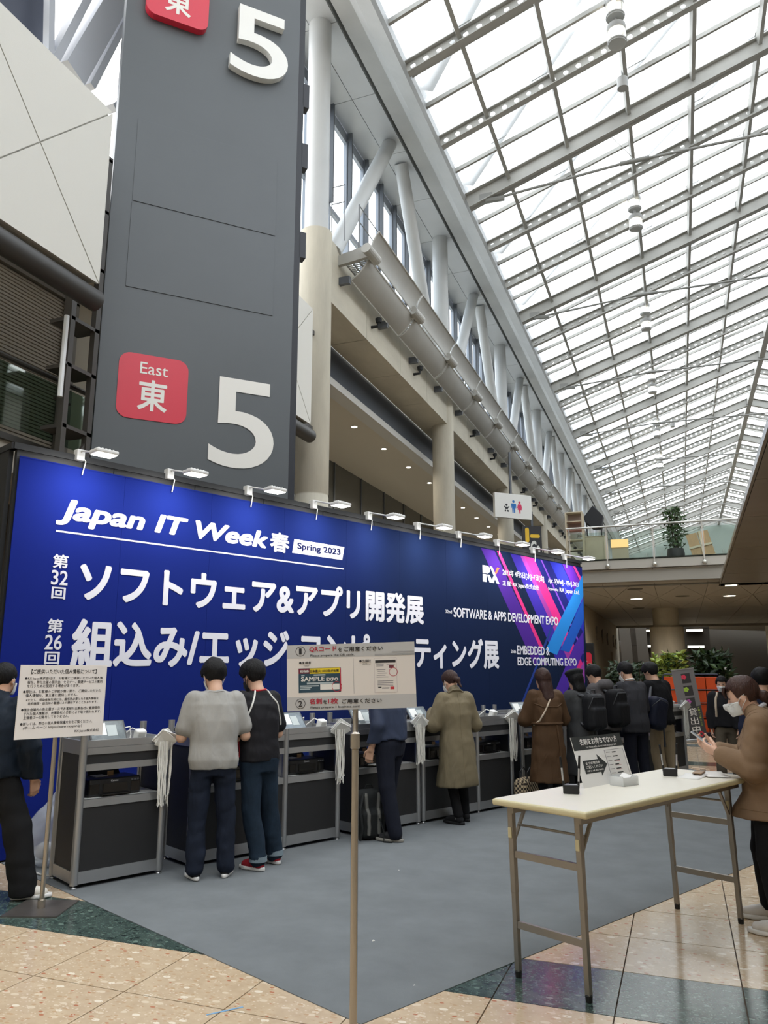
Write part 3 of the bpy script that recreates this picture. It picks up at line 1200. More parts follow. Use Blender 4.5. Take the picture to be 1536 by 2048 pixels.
# glass balustrade on the bridge edge
M_CLRG = glass_mat('clear_rail_glass', (236, 243, 239), 0.985, 0.02)
M_CHROME = mat('rail_steel', (198, 196, 190), 0.3, 0.6)
rail = thing('bridge_balustrade', 'clear glass balustrade with steel handrail along the bridge edge', 'railing', (0, YB, ZF))
MB().tube((-3.3, 0, 1.1), (2.6, 0, 1.1), 0.03, n=10).build('handrail', M_CHROME, rail)
for x in (-3.2, -2.0, -0.546, 0.94, 2.2):
    mb = MB()
    mb.tube((x, 0, 0.9), (x, 0, 1.1), 0.022, n=8)
    mb.tube((x, 0, 0.86), (x, 0, 0.92), 0.05, n=10)
    mb.box(x - 0.02, x + 0.02, -0.03, 0.0, -0.25, 0.9)
    mb.build('rail_post', M_CHROME, rail)
    bm_ = MB()
    prof = [(0.075 * math.sin(t), -0.075 * math.cos(t)) for t in np.linspace(0.1, math.pi - 0.1, 7)]
    bm_.lathe(prof, (x, -0.06, -0.22), 12)
    bm_.build('fixing_ball', M_CHROME, rail, smooth=True)
xs = (-3.2, -2.0, -0.546, 0.94, 2.2)
for a, b in zip(xs[:-1], xs[1:]):
    MB().box(a + 0.05, b - 0.05, -0.012, 0.0, -0.02, 0.92).build('pane', M_CLRG, rail)

# =================================================================== WALKWAY OVER THE RIGHT SIDE
M_RSOF = mat('bronze_soffit', (138, 127, 112), 0.22, 0.0, vary=0.05, vscale=0.7, stretch=(0.3, 3, 1), spec=0.6)
rs = empty('ceiling_walkway')
struct(rs, 'glossy brown soffit panels of the walkway over the right side')
pa, pb, pc_ = at_z(1535, 880, 4.3), at_z(1440, 1172, 4.3), at_z(1536, 1190, 4.3)
edge = (pb - pa) / (pb[1] - pa[1])
ex = lambda y: pa[0] + edge[0] * (y - pa[1])
slope_end = 0.0
ys_ = list(np.arange(-6, pb[1] - 0.5, 3.0)) + [pb[1]]
for a, b in zip(ys_[:-1], ys_[1:]):
    for q in range(4):
        last = abs(b - pb[1]) < 1e-6
        w_ = 2.6
        xa0, xa1 = ex(a) + q * w_, ex(a) + (q + 1) * w_
        xb0, xb1 = ex(b) + q * w_, ex(b) + (q + 1) * w_
        yb0 = b + (slope_end * q * w_ if last else 0)
        yb1 = b + (slope_end * (q + 1) * w_ if last else 0)
        g = 0.012
        MB().prism([(xa0 + g, a + g), (xa1 - g, a + g), (xb1 - g, yb1 - g), (xb0 + g, yb0 - g)], lambda u, v, t: (u, v, t), 4.30, 4.34).build('soffit_panel', M_RSOF, rs)
MB().prism([(ex(-6), -6), (ex(-6) + 11, -6), (ex(pb[1]) + 11, pb[1] + slope_end * 11), (ex(pb[1]), pb[1])], lambda u, v, t: (u, v, t), 4.341, 4.42).build('walkway_slab', M_DECKG, rs)
MB().prism([(ex(-6) - 0.04, -6), (ex(-6), -6), (ex(pb[1]), pb[1]), (ex(pb[1]) - 0.04, pb[1])], lambda u, v, t: (u, v, t), 4.30, 4.40).build('edge_fascia', M_RSOF, rs)
p = at_z(1462, 1170, 4.3)
t = thing('square_downlight', 'small square downlight at the end of the glossy brown soffit', 'ceiling light', (p[0], p[1], 4.3))
MB().box(-0.17, 0.17, -0.17, 0.17, -0.012, -0.004).build('lens', M_LAMP, t)
mb = MB()
for a, b, c_, d_ in ((-0.2, 0.2, -0.2, -0.17), (-0.2, 0.2, 0.17, 0.2), (-0.2, -0.17, -0.17, 0.17), (0.17, 0.2, -0.17, 0.17)):
    mb.box(a, b, c_, d_, -0.02, 0)
mb.build('rim', M_LRIM, t)
# the hall goes on behind the camera: plain end wall and colonnade wall, clerestory band left open
o = MB().prism([(-24, 0), (22, 0), (22, 19.4), (20.4, 19.5), (XR, ZR + 0.4), (XE, ZE), (-24, 19.4)], lambda u, v, t: (u, t, v), -17.3, -17.0).build('wall_back', mat('end_wall', (170, 166, 156), 0.8))
struct(o)
o = MB().box(-9.9, -9.6, -17, 4.0, 0, 13.3).build('wall_left_rear', M_CONC2)
struct(o)
# right hand wall far side
o = MB().box(20.6, 20.9, -17, 125, 0, 20).build('wall_right', mat('right_wall', (150, 146, 138), 0.8))
struct(o)
o = MB().prism([(-24, 0), (22, 0), (22, 19.4), (20.4, 19.5), (XR, ZR + 0.4), (XE, ZE), (-24, 19.4)], lambda u, v, t: (u, t, v), 126, 126.3).build('wall_far', mat('far_wall', (150, 156, 152), 0.6))
for k in range(12):
    MB().box(-6 + k * 2.2, -5.85 + k * 2.2, 125.8, 126, 0, 19.5).build('gable_post', M_STEEL, o)
for z in (6, 10, 14, 18):
    MB().box(-6.5, 20.4, 125.8, 126, z, z + 0.2).build('gable_rail', M_STEEL, o)
struct(o)
# =================================================================== BANNER WALL OF THE BOOTH
BA = R(21.75)
BD = np.array([math.sin(BA), math.cos(BA), 0])
BN = np.array([math.cos(BA), -math.sin(BA), 0])
BP = at_z(15, 1725)
BU0, BU1, BH = -0.22, 10.36, 3.53
BROT = math.atan2(BD[1], BD[0])
M_BLACKP = mat('booth_black_panel', (30, 31, 33), 0.6)
M_ALU = mat('booth_aluminium', (172, 173, 174), 0.32, 0.75, vary=0.05, vscale=3, stretch=(1, 1, 0.2))
back = thing('booth_backdrop', 'black modular backdrop behind the blue banner of the booth', 'backdrop', tuple(BP), BROT)
# local: x along the banner, -y towards the hall
for k in range(11):
    a = BU0 - 0.02 + k * 0.965
    MB().box(a + 0.004, a + 0.961, 0.05, 0.10, 0, 3.62).build('wall_panel', M_BLACKP, back)
MB().box(BU0 - 0.05, BU1 + 0.03, 0.03, 0.12, 3.60, 3.66).build('top_rail', M_BLACKP, back)
for k in range(3):
    MB().box(BU0 - 0.06, BU0 - 0.02, 0.12 + k * 1.0, 1.11 + k * 1.0, 0, 3.62).build('side_panel', M_BLACKP, back)
MB().box(BU0 - 0.07, BU0 - 0.01, 0.05, 3.1, 3.6, 3.66).build('side_rail', M_BLACKP, back)
for k in range(4):
    MB().bar((1.0 + k * 2.6, 0.1, 3.4), (1.0 + k * 2.6, 1.2, 0.0), 0.05, 0.05).build('stay', M_BLACKP, back)


def banner_mat():
    m = bpy.data.materials.new('banner_print')
    MATS['banner_print'] = m
    m.use_nodes = True
    t = m.node_tree
    b = t.nodes['Principled BSDF']
    b.inputs['Roughness'].default_value = 0.85
    b.inputs['Specular IOR Level'].default_value = 0.06
    g = t.nodes.new('ShaderNodeTexCoord')
    sp = t.nodes.new('ShaderNodeSeparateXYZ')
    t.links.new(g.outputs['Object'], sp.inputs[0])
    mr = t.nodes.new('ShaderNodeMapRange')
    mr.inputs['From Min'].default_value = BU0
    mr.inputs['From Max'].default_value = BU1
    t.links.new(sp.outputs['X'], mr.inputs['Value'])
    r = t.nodes.new('ShaderNodeValToRGB')
    e = r.color_ramp.elements
    e[0].position = 0.0
    e[0].color = lin((22, 36, 116))
    e[1].position = 1.0
    e[1].color = lin((18, 30, 52))
    x = e.new(0.22)
    x.color = lin((21, 36, 104))
    x = e.new(0.5)
    x.color = lin((20, 33, 66))
    t.links.new(mr.outputs['Result'], r.inputs['Fac'])
    t.links.new(r.outputs['Color'], b.inputs['Base Color'])
    nz = t.nodes.new('ShaderNodeTexNoise')
    nz.inputs['Scale'].default_value = 1.3
    t.links.new(g.outputs['Object'], nz.inputs['Vector'])
    bp = t.nodes.new('ShaderNodeBump')
    bp.inputs['Strength'].default_value = 0.25
    bp.inputs['Distance'].default_value = 0.05
    t.links.new(nz.outputs['Fac'], bp.inputs['Height'])
    t.links.new(bp.outputs['Normal'], b.inputs['Normal'])
    return m


M_BAN = banner_mat()
ban = thing('event_banner', 'huge blue printed banner with white expo titles above the registration counters', 'banner', tuple(BP), BROT)
NPAN = 10
pw = (BU1 - BU0) / NPAN
for k in range(NPAN):
    a = BU0 + k * pw
    MB().box(a + 0.0012, a + pw - 0.0012, 0.015, 0.028, 0.02, BH).build('banner_panel', M_BAN, ban)
MB().box(BU0, BU1, 0.012, 0.03, BH - 0.006, BH + 0.006).build('top_hem', M_BAN, ban)
BF = (np.array([0, 0.015, 0]), np.array([1, 0, 0]), np.array([0, 0, 1]), np.array([0, -1, 0]))


def bn(x, y):
    w_ = at_plane(x, y, BP, BN)
    return float((w_ - BP) @ BD), float(w_[2])


M_BW = mat('banner_white', (214, 214, 222), 0.85, spec=0.06)
M_BNAVY = mat('banner_navy_text', (26, 32, 74), 0.85, spec=0.06)


def btext(body, lt, rb, bold=0.02, shear=0.0, res=4, m=None, off=0.003, spacing=1.0):
    """lt: pixel on the left edge (at the top of the letters), rb: pixel on the right edge (at their foot)"""
    u0, z1 = bn(*lt)
    u1, z0 = bn(*rb)
    return text_fit(body, BF, u0, u1, z0, z1, m or M_BW, ban, off, bold, shear, res, spacing=spacing)


def brow(body, x0, x1, ytl, ybl, bold, shear=0.0, res=5, m=None, spacing=1.0):
    """a level row of lettering: left pixel x0 with its top and foot, right pixel x1"""
    u0, z1 = bn(x0, ytl)
    _, z0 = bn(x0, ybl)
    lo, hi = u0, u0 + 14
    for _ in range(40):
        mid = (lo + hi) / 2
        p = BP + BD * mid
        px = project((p[0], p[1], (z0 + z1) / 2))[0]
        if px < x1:
            lo = mid
        else:
            hi = mid
    return text_fit(body, BF, u0, lo, z0, z1, m or M_BW, ban, 0.003, bold, shear, res, spacing=spacing)


# stripes of the print
def stripe(pts, rgb, lay, alpha=1.0):
    nm = 'print_%d_%d_%d' % tuple(rgb)
    mm = mat(nm, rgb, 0.85, spec=0.06)
    ps = []
    for (x, y) in pts:
        u, v = bn(x, y)
        ps.append((min(u, BU1), max(0.03, min(v, BH - 0.01))))
    flat_poly(BF, ps, mm, ban, 0.0006 + 0.0002 * lay, name='print_stripe')


stripe([(1022, 1107), (1166, 1135), (1172, 1400), (1160, 1420), (1120, 1300)], (30, 34, 104), 0)
stripe([(963, 1095), (990, 1100), (1098, 1330), (1070, 1330)], (70, 38, 130), 1)
stripe([(1022, 1106), (1046, 1111), (1150, 1335), (1118, 1330)], (58, 44, 150), 2)
stripe([(1049, 1112), (1069, 1116), (1168, 1330), (1169, 1372)], (206, 48, 128), 3)
stripe([(1042, 1111), (1050, 1112), (1169, 1366), (1168, 1388)], (150, 60, 150), 4)
stripe([(995, 1101), (1001, 1102), (1090, 1300), (1083, 1300)], (206, 52, 122), 5)
stripe([(1100, 1122), (1124, 1127), (1169, 1222), (1169, 1268)], (44, 50, 168), 6)
stripe([(1126, 1128), (1146, 1132), (1168, 1178), (1168, 1218)], (92, 40, 160), 7)
stripe([(1147, 1132), (1152, 1133), (1167, 1162), (1167, 1174)], (214, 60, 140), 8)
stripe([(1082, 1118), (1085, 1118), (1168, 1300), (1168, 1308)], (120, 70, 190), 9)
stripe([(1167, 1150), (1168, 1192), (1115, 1310), (1092, 1300)], (40, 124, 200), 10)
stripe([(1168, 1196), (1169, 1240), (1140, 1305), (1122, 1300)], (34, 84, 176), 11)
stripe([(1170, 1320), (1171, 1365), (1140, 1440), (1112, 1440)], (146, 66, 156), 12)
stripe([(1150, 1290), (1168, 1262), (1169, 1300), (1120, 1420), (1096, 1420)], (74, 46, 150), 13)
stripe([(1171, 1375), (1172, 1420), (1165, 1440), (1150, 1440)], (52, 46, 150), 14)
stripe([(1108, 1240), (1112, 1242), (1046, 1410), (1042, 1410)], (40, 60, 130), 15)
brow('Japan IT Week', 117, 537, 994, 1049, 0.036, 0.22)
brow('春', 542, 580, 1062, 1102, 0.03)
sq = [bn(590, 1079), bn(690, 1093), bn(688, 1119), bn(588, 1107)]
zt, zb = (sq[0][1] + sq[1][1]) / 2, (sq[2][1] + sq[3][1]) / 2
flat_poly(BF, [(sq[0][0], zt), (sq[1][0], zt), (sq[2][0] - 0.02, zb), (sq[3][0] - 0.02, zb)], M_BW, ban, 0.0028, name='title_box')
u0 = sq[3][0] + 0.06
text_fit('Spring 2023', BF, u0, sq[1][0] - 0.07, zb + 0.035, zt - 0.035, M_BNAVY, ban, 0.0040, 0.034, 0.0, 4)
a, b = bn(113, 1061), bn(689, 1138)
zz = (a[1] + b[1]) / 2
flat_poly(BF, [(a[0], zz + 0.008), (b[0], zz + 0.008), (b[0], zz - 0.008), (a[0], zz - 0.008)], M_BW, ban, 0.003, name='title_rule')
brow('第', 108, 138, 1107, 1135, 0.025)
brow('32', 105, 137, 1139, 1169, 0.018)
brow('回', 105, 132, 1173, 1197, 0.025)
brow('ソフトウェア&アプリ開発展', 163, 849, 1116, 1204, 0.034)
brow('第', 97, 127, 1237, 1265, 0.025)
brow('26', 92, 125, 1269, 1299, 0.018)
brow('回', 91, 120, 1303, 1329, 0.025)
brow('組込み/エッジ コンピューティング展', 148, 999, 1236, 1336, 0.034)
brow('32nd', 892, 905, 1219, 1226, 0.02)
brow('SOFTWARE & APPS DEVELOPMENT EXPO', 908, 1117, 1214, 1234, 0.022)
brow('26th', 1023, 1033, 1299, 1306, 0.02)
brow('EMBEDDED &', 1035, 1100, 1291, 1309, 0.022)
brow('EDGE COMPUTING EXPO', 1036, 1154, 1314, 1331, 0.022)
brow('2023年 4月5日[水]~7日[金]', 1006, 1089, 1137, 1152, 0.013, res=3)
brow('主 催: RX Japan株式会社', 1006, 1079, 1160, 1172, 0.013, res=3)
brow('Apr. 5[Wed] - 7[Fri], 2023', 1097, 1158, 1155, 1167, 0.013, res=3)
brow('Organised by:', 1097, 1118, 1174, 1181, 0.015, res=2)
brow('RX Japan Ltd.', 1120, 1160, 1175, 1186, 0.013, res=3)
# the two-letter logo: a white R and X with an orange upper arm
lu0, lz1 = bn(966, 1130)
lu1, lz0 = bn(1000, 1166)
lz1, lz0 = bn(968, 1130)[1], bn(968, 1163)[1]
lw, lh = lu1 - lu0, lz1 - lz0


def lg(pts, m, nm):
    flat_poly(BF, [(lu0 + lw * x, lz0 + lh * y) for x, y in pts], m, ban, 0.0035, name=nm)


M_OR = mat('logo_orange', (232, 92, 40), 0.55)
lg([(0, 1), (0.32, 1), (0.45, 0.88), (0.45, 0.66), (0.32, 0.52), (0, 0.52)], M_BW, 'logo_letter')
lg([(0, 0.46), (0.22, 0.46), (0.22, 0), (0, 0)], M_BW, 'logo_letter')
lg([(0.25, 0.46), (0.42, 0.46), (0.62, 0), (0.40, 0)], M_BW, 'logo_letter')
lg([(0.44, 1), (0.58, 1), (0.78, 0.55), (0.66, 0.45)], M_BW, 'logo_letter')
lg([(0.66, 0.48), (0.8, 0.48), (1.0, 0), (0.82, 0)], M_BW, 'logo_letter')
lg([(0.5, 0.0), (0.66, 0.0), (0.74, 0.3), (0.64, 0.42)], M_BW, 'logo_letter')
lg([(0.72, 0.56), (0.82, 0.56), (1.04, 1), (0.88, 1)], M_OR, 'logo_arm')

# =================================================================== ARM LAMPS ON TOP OF THE BANNER
M_LWHITE = mat('lamp_white', (222, 222, 220), 0.4)
M_LED = mat('led_panel', (255, 252, 245), 0.4, emit=5.0)
lamp_us = [0.34, 1.34, 2.39, 3.42, 4.43, 5.46, 6.45, 7.5, 8.6, 9.7]
lamp_lab = ['above the word Japan', 'above the word Week', 'above the boxed words Spring 2023', 'just right of the boxed words Spring 2023', 'third before the striped corner of the banner',
            'second before the striped corner of the banner', 'beside the restroom sign', 'above the two-letter logo', 'above the date line of the banner', 'at the striped end of the banner']
lamp0 = None
for k, u in enumerate(lamp_us):
    p = BP + BD * u
    if lamp0 is None:
        t = thing('arm_lamp', '', 'lamp', (p[0], p[1], 3.66), BROT, 'arm lamps along the banner top')
        MB().box(-0.04, 0.04, -0.02, 0.06, -0.06, 0.05).build('clamp', M_LWHITE, t, bevel=0.006)
        MB().path([(0, 0.02, 0.02), (0.0, -0.04, 0.03), (0.02, -0.42, -0.07)], 0.010, 8).build('arm', M_LWHITE, t)
        hd = MB().box(-0.11, 0.11, -0.56, -0.40, -0.095, -0.055).build('lamp_head', M_LWHITE, t, bevel=0.012)
        mb = MB()
        for q in range(5):
            mb.box(-0.08 + 0.036 * q, -0.065 + 0.036 * q, -0.52, -0.44, -0.055, -0.04)
        mb.build('cooling_fins', M_LWHITE, hd)
        MB().box(-0.095, 0.095, -0.55, -0.41, -0.101, -0.096).build('led_panel', M_LED, hd)
        MB().path([(0.03, 0.03, 0.0), (0.06, 0.0, -0.06), (0.03, -0.01, -0.2)], 0.006, 6).build('cable', mat('lamp_cable', (210, 210, 205), 0.5), t)
        lamp0 = t
    else:
        t = copy_tree(lamp0)
        t.location = (p[0], p[1], 3.66)
    t['label'] = 'white arm lamp with flat head clamped ' + lamp_lab[k]
    L = bpy.data.lights.new('lamp_light', 'AREA')
    L.shape = 'RECTANGLE'
    L.size, L.size_y = 0.18, 0.12
    L.energy = 11.5
    L.color = (1.0, 0.98, 0.95)
    L.spread = R(150)
    lo = bpy.data.objects.new('lamp_light', L)
    COL.objects.link(lo)
    lo.parent = t
    lo.location = (0, -0.48, -0.108)
    lo.rotation_euler = (R(38), 0, 0)

# =================================================================== COUNTERS
M_CBLK = mat('counter_black_board', (34, 34, 35), 0.55, vary=0.08, vscale=4)
M_CTOP = mat('counter_white_top', (206, 206, 202), 0.45)
M_FOOT = mat('black_foot', (22, 22, 22), 0.6)
CROT = math.atan2(DC[1], DC[0])
CD = 0.42
c_spec = [(0.0, [0.68]), (0.95, [0.95, 0.63]), (2.76, [0.88]), (3.72, [0.90, 0.63]), (5.47, [0.92, 0.63]), (7.22, [0.92]), (8.2, [0.88, 0.60])]
c_lab = ['single-bay black registration counter at the end, behind the privacy notice', 'double-bay black registration counter used by the men in grey and black shirts',
         'single-bay black registration counter in front of the man in the blue jacket', 'double-bay black registration counter used by the woman in the olive trench coat',
         'double-bay black registration counter used by the woman in the brown coat', 'black registration counter in front of the people with backpacks',
         'last black registration counter in front of the man in the black sweater']


def post(mb, x, y, z1=1.06):
    mb.lathe([(0.029, 0.025), (0.029, z1)], (x, y, 0), 12)
    mb.lathe([(0.012, 0.0), (0.026, 0.004), (0.022, 0.012), (0.010, 0.014), (0.010, 0.03)], (x, y, 0), 10)


counters = []
for (s0, bays), lab in zip(c_spec, c_lab):
    t = thing('registration_counter', lab, 'counter', tuple(booth(s0, 0, 0.004)), CROT, 'registration counters')
    counters.append(t)
    Wd = sum(bays)
    xs = [0.0]
    for b_ in bays:
        xs.append(xs[-1] + b_)
    for i, x in enumerate(xs):
        mb = MB()
        post(mb, x, 0, 1.12 if i in (0, len(xs) - 1) else 1.06)
        mb.build('post', M_ALU, t, smooth=True)
        if i in (0, len(xs) - 1):
            mb = MB()
            post(mb, x, CD, 1.16)
            mb.build('post', M_ALU, t, smooth=True)
    for x0, x1 in zip(xs[:-1], xs[1:]):
        a, b_ = x0 + 0.024, x1 - 0.024
        for z0, z1 in ((0.03, 0.115), (0.57, 0.625), (0.835, 0.885), (0.955, 1.005), (1.008, 1.06)):
            MB().box(a, b_, -0.016, 0.016, z0, z1).build('rail', M_ALU, t)
        MB().box(a, b_, -0.006, 0.006, 0.115, 0.57).build('front_panel', M_CBLK, t)
        MB().box(a, b_, -0.006, 0.006, 0.885, 0.955).build('front_panel', M_CBLK, t)
        MB().box(a, b_, 0.0, CD, 0.605, 0.625).build('shelf', M_CTOP, t)
        MB().box(a, b_, 0.016, CD, 0.985, 1.005).build('counter_top', M_CTOP, t)
        MB().box(a, b_, CD - 0.03, CD, 1.005, 1.09).build('back_ledge', M_ALU, t)
        MB().box(a, b_, CD - 0.012, CD, 0.03, 0.57).build('back_panel', M_CBLK, t)
    for x in (0.0, Wd):
        for z0, z1 in ((0.03, 0.115), (0.955, 1.06)):
            MB().box(x - 0.014, x + 0.014, 0.024, CD - 0.024, z0, z1).build('side_rail', M_ALU, t)
        MB().box(x - 0.006, x + 0.006, 0.024, CD - 0.024, 0.115, 0.955).build('side_panel', M_CBLK, t)
    for i, x in enumerate(xs[1:-1]):
        MB().box(x - 0.006, x + 0.006, 0.03, CD - 0.03, 0.63, 0.98).build('divider', M_CTOP, t)
ZT = 1.009


def cpos(s, n, z):
    return tuple(booth(s, n, z))


# ---- printers in the bays
M_PRB = mat('printer_black', (22, 22, 24), 0.35)
M_PRG = mat('printer_gloss', (12, 12, 14), 0.12)
M_LBL = mat('printer_lettering', (196, 196, 198), 0.4)
M_PAPER = mat('paper_white', (232, 230, 226), 0.7)
M_TAN = mat('cardboard_tag', (206, 178, 138), 0.7)
pr0 = None
pr_spec = [(0.30, 'under the privacy notice, on the end counter shelf'), (1.42, 'on the shelf between the men in grey and black shirts'), (2.20, 'on the open shelf right of the man in the black shirt'), (3.05, 'on the shelf beside the grey backpack'),
           (4.10, 'on the shelf left of the olive trench coat'), (4.92, 'on the shelf right of the olive trench coat'), (5.85, 'on the shelf left of the brown coat'), (9.35, 'on the shelf beside the beige trousers')]
for k, (s, lab) in enumerate(pr_spec):
    if pr0 is None:
        t = thing('printer', '', 'printer', (0, 0, 0), CROT, 'printers in the counter bays')
        MB().box(-0.215, 0.215, 0.04, 0.32, 0.0, 0.135).build('printer_body', M_PRB, t, bevel=0.018, seg=3)
        MB().box(-0.10, 0.10, 0.033, 0.06, 0.03, 0.095).build('output_slot', M_PRG, t)
        MB().box(-0.12, 0.12, -0.0, 0.05, 0.008, 0.02).build('output_tray', M_PRG, t, bevel=0.004)
        mb = MB()
        mb.prism([(0.25, 0.13), (0.30, 0.13), (0.36, 0.225), (0.345, 0.225)], lambda u, v, q: (q, u, v), -0.13, 0.13)
        mb.build('paper_support', M_PRB, t)
        MB().box(0.13, 0.205, 0.034, 0.045, 0.02, 0.10).build('ink_window', M_PRG, t, bevel=0.004)
        MB().box(-0.205, -0.13, 0.034, 0.045, 0.02, 0.10).build('ink_window', M_PRG, t, bevel=0.004)
        PF = (np.array([0, 0.04, 0]), np.array([1, 0, 0]), np.array([0, 0, 1]), np.array([0, -1, 0]))
        text_fit('Canon', PF, -0.04, 0.02, 0.108, 0.122, M_LBL, t, 0.0035, 0.02, 0, 3)
        for q in range(3):
            MB().box(0.13 + q * 0.024, 0.146 + q * 0.024, 0.036, 0.0395, 0.104, 0.116).build('button', mat('printer_button', (90, 92, 96), 0.4), t)
        pr0 = t
    else:
        t = copy_tree(pr0)
    t.location = cpos(s, -0.02, 0.004 + 0.625)
    t['label'] = 'black inkjet printer ' + lab
    if k in (0,):
        MB().box(0.0, 0.05, 0.20, 0.204, 0.13, 0.17).build('tag', M_TAN, t)
        MB().box(-0.12, -0.02, 0.14, 0.26, 0.136, 0.14).build('loose_sheet', M_PAPER, t)
    if k in (3, 4, 6):
        MB().box(-0.07, 0.07, -0.06, 0.04, 0.021, 0.026).build('printed_sheet', M_PAPER, t)

# ---- tablets on tilted stands
M_TBK = mat('tablet_black', (26, 27, 29), 0.3)
M_TSC = mat('tablet_screen', (92, 100, 102), 0.08, vary=0.5, vscale=9, spec=0.7)
M_TPAP = mat('tablet_notice', (222, 222, 218), 0.5)
tb0 = None
tb_spec = [(0.26, 'behind the privacy notice'), (1.20, 'in front of the man in the grey shirt'), (2.12, 'right of the man in the black shirt'), (3.02, 'under the preparation notice beside the pole'), (3.86, 'right of the man in the blue jacket'),
           (4.62, 'in front of the woman in the olive trench coat'), (5.72, 'left of the woman in the brown coat'), (7.55, 'in front of the woman in the beret'), (8.50, 'in front of the man in the dark suit')]
for k, (s, lab) in enumerate(tb_spec):
    if tb0 is None:
        t = thing('tablet', '', 'tablet', (0, 0, 0), CROT, 'tablets on the counters')
        M_ = Matrix.Rotation(R(52), 3, 'X')
        c_ = Vector((0, 0.16, 0.085))
        MB().cbox(c_, 0.265, 0.185, 0.010, M_).build('tablet_body', M_TBK, t, bevel=0.004)
        nrm = M_ @ Vector((0, 0, 1))
        MB().cbox(c_ + nrm * 0.0060, 0.240, 0.165, 0.001, M_).build('screen', M_TSC, t)
        MB().cbox(c_ + nrm * 0.0072 + M_ @ Vector((-0.055, 0.02, 0)), 0.09, 0.10, 0.0006, M_).build('notice_sheet', M_TPAP, t)
        MB().cbox(c_ + nrm * 0.0080 + M_ @ Vector((0.03, 0.005, 0)), 0.07, 0.09, 0.0006, M_).build('notice_sheet', mat('tablet_notice_grey', (176, 184, 182), 0.4), t)
        mb = MB()
        for x in (-0.08, 0.08):
            mb.prism([(0.10, 0.0), (0.24, 0.0), (0.235, 0.012), (0.215, 0.13), (0.2, 0.13), (0.205, 0.012), (0.10, 0.012)], lambda u, v, q: (q, u, v), x - 0.006, x + 0.006)
        mb.box(-0.1, 0.1, 0.09, 0.25, 0.0, 0.006)
        mb.build('stand', M_TBK, t)
        mb = MB()
        for x in (-0.09, 0.09):
            mb.box(x - 0.004, x + 0.004, 0.085, 0.10, 0.0, 0.035)
        mb.build('stand_hook', M_ALU, t)
        MB().path([(0.12, 0.2, 0.10), (0.19, 0.23, 0.11), (0.22, 0.28, 0.05), (0.22, 0.3, 0.006)], 0.004, 6).build('charging_cable', M_PAPER, t)
        tb0 = t
    else:
        t = copy_tree(tb0)
    t.location = cpos(s, -0.02, ZT)
    t.rotation_euler = (0, 0, CROT + R(random.uniform(-8, 8)))
    t['label'] = 'tablet on a tilted stand ' + lab
    t.scale = (1.15, 1.15, 1.15)

# ---- small white code scanners
M_SCAN = mat('scanner_white', (226, 226, 222), 0.35)
sc0 = None
sc_spec = [(0.50, 'behind the lanyards of the end counter'), (1.55, 'between the two men in grey and black shirts'), (2.40, 'behind the lanyards right of the black shirt'), (4.30, 'at the elbow of the olive trench coat'),
           (5.05, 'right of the olive trench coat'), (6.75, 'behind the beret woman'), (9.52, 'behind the lanyards of the last counter')]
for k, (s, lab) in enumerate(sc_spec):
    if sc0 is None:
        t = thing('code_scanner', '', 'scanner', (0, 0, 0), CROT, 'code scanners on the counters')
        M_ = Matrix.Rotation(R(18), 3, 'X')
        MB().box(-0.035, 0.035, 0.03, 0.10, 0.0, 0.02).build('foot', M_TBK, t, bevel=0.004)
        bd = MB().cbox((0, 0.07, 0.065), 0.085, 0.07, 0.095, M_).build('scanner_body', M_SCAN, t, bevel=0.012, seg=3)
        f_ = Vector((0, 0.07, 0.065)) + M_ @ Vector((0, -0.0355, 0.004))
        MB().cbox(f_, 0.055, 0.002, 0.058, M_).build('window_recess', mat('scanner_window', (196, 196, 190), 0.2), bd)
        MB().cbox(f_ + Vector((0, -0.001, -0.012)), 0.014, 0.002, 0.008, M_).build('lens', M_TBK, bd)
        MB().path([(0.0, 0.10, 0.10), (-0.03, 0.15, 0.12), (-0.09, 0.2, 0.06), (-0.1, 0.26, 0.008)], 0.005, 6).build('cable', M_PAPER, t)
        sc0 = t
    else:
        t = copy_tree(sc0)
    t.location = cpos(s, -0.03, ZT)
    t['label'] = 'small white code scanner ' + lab

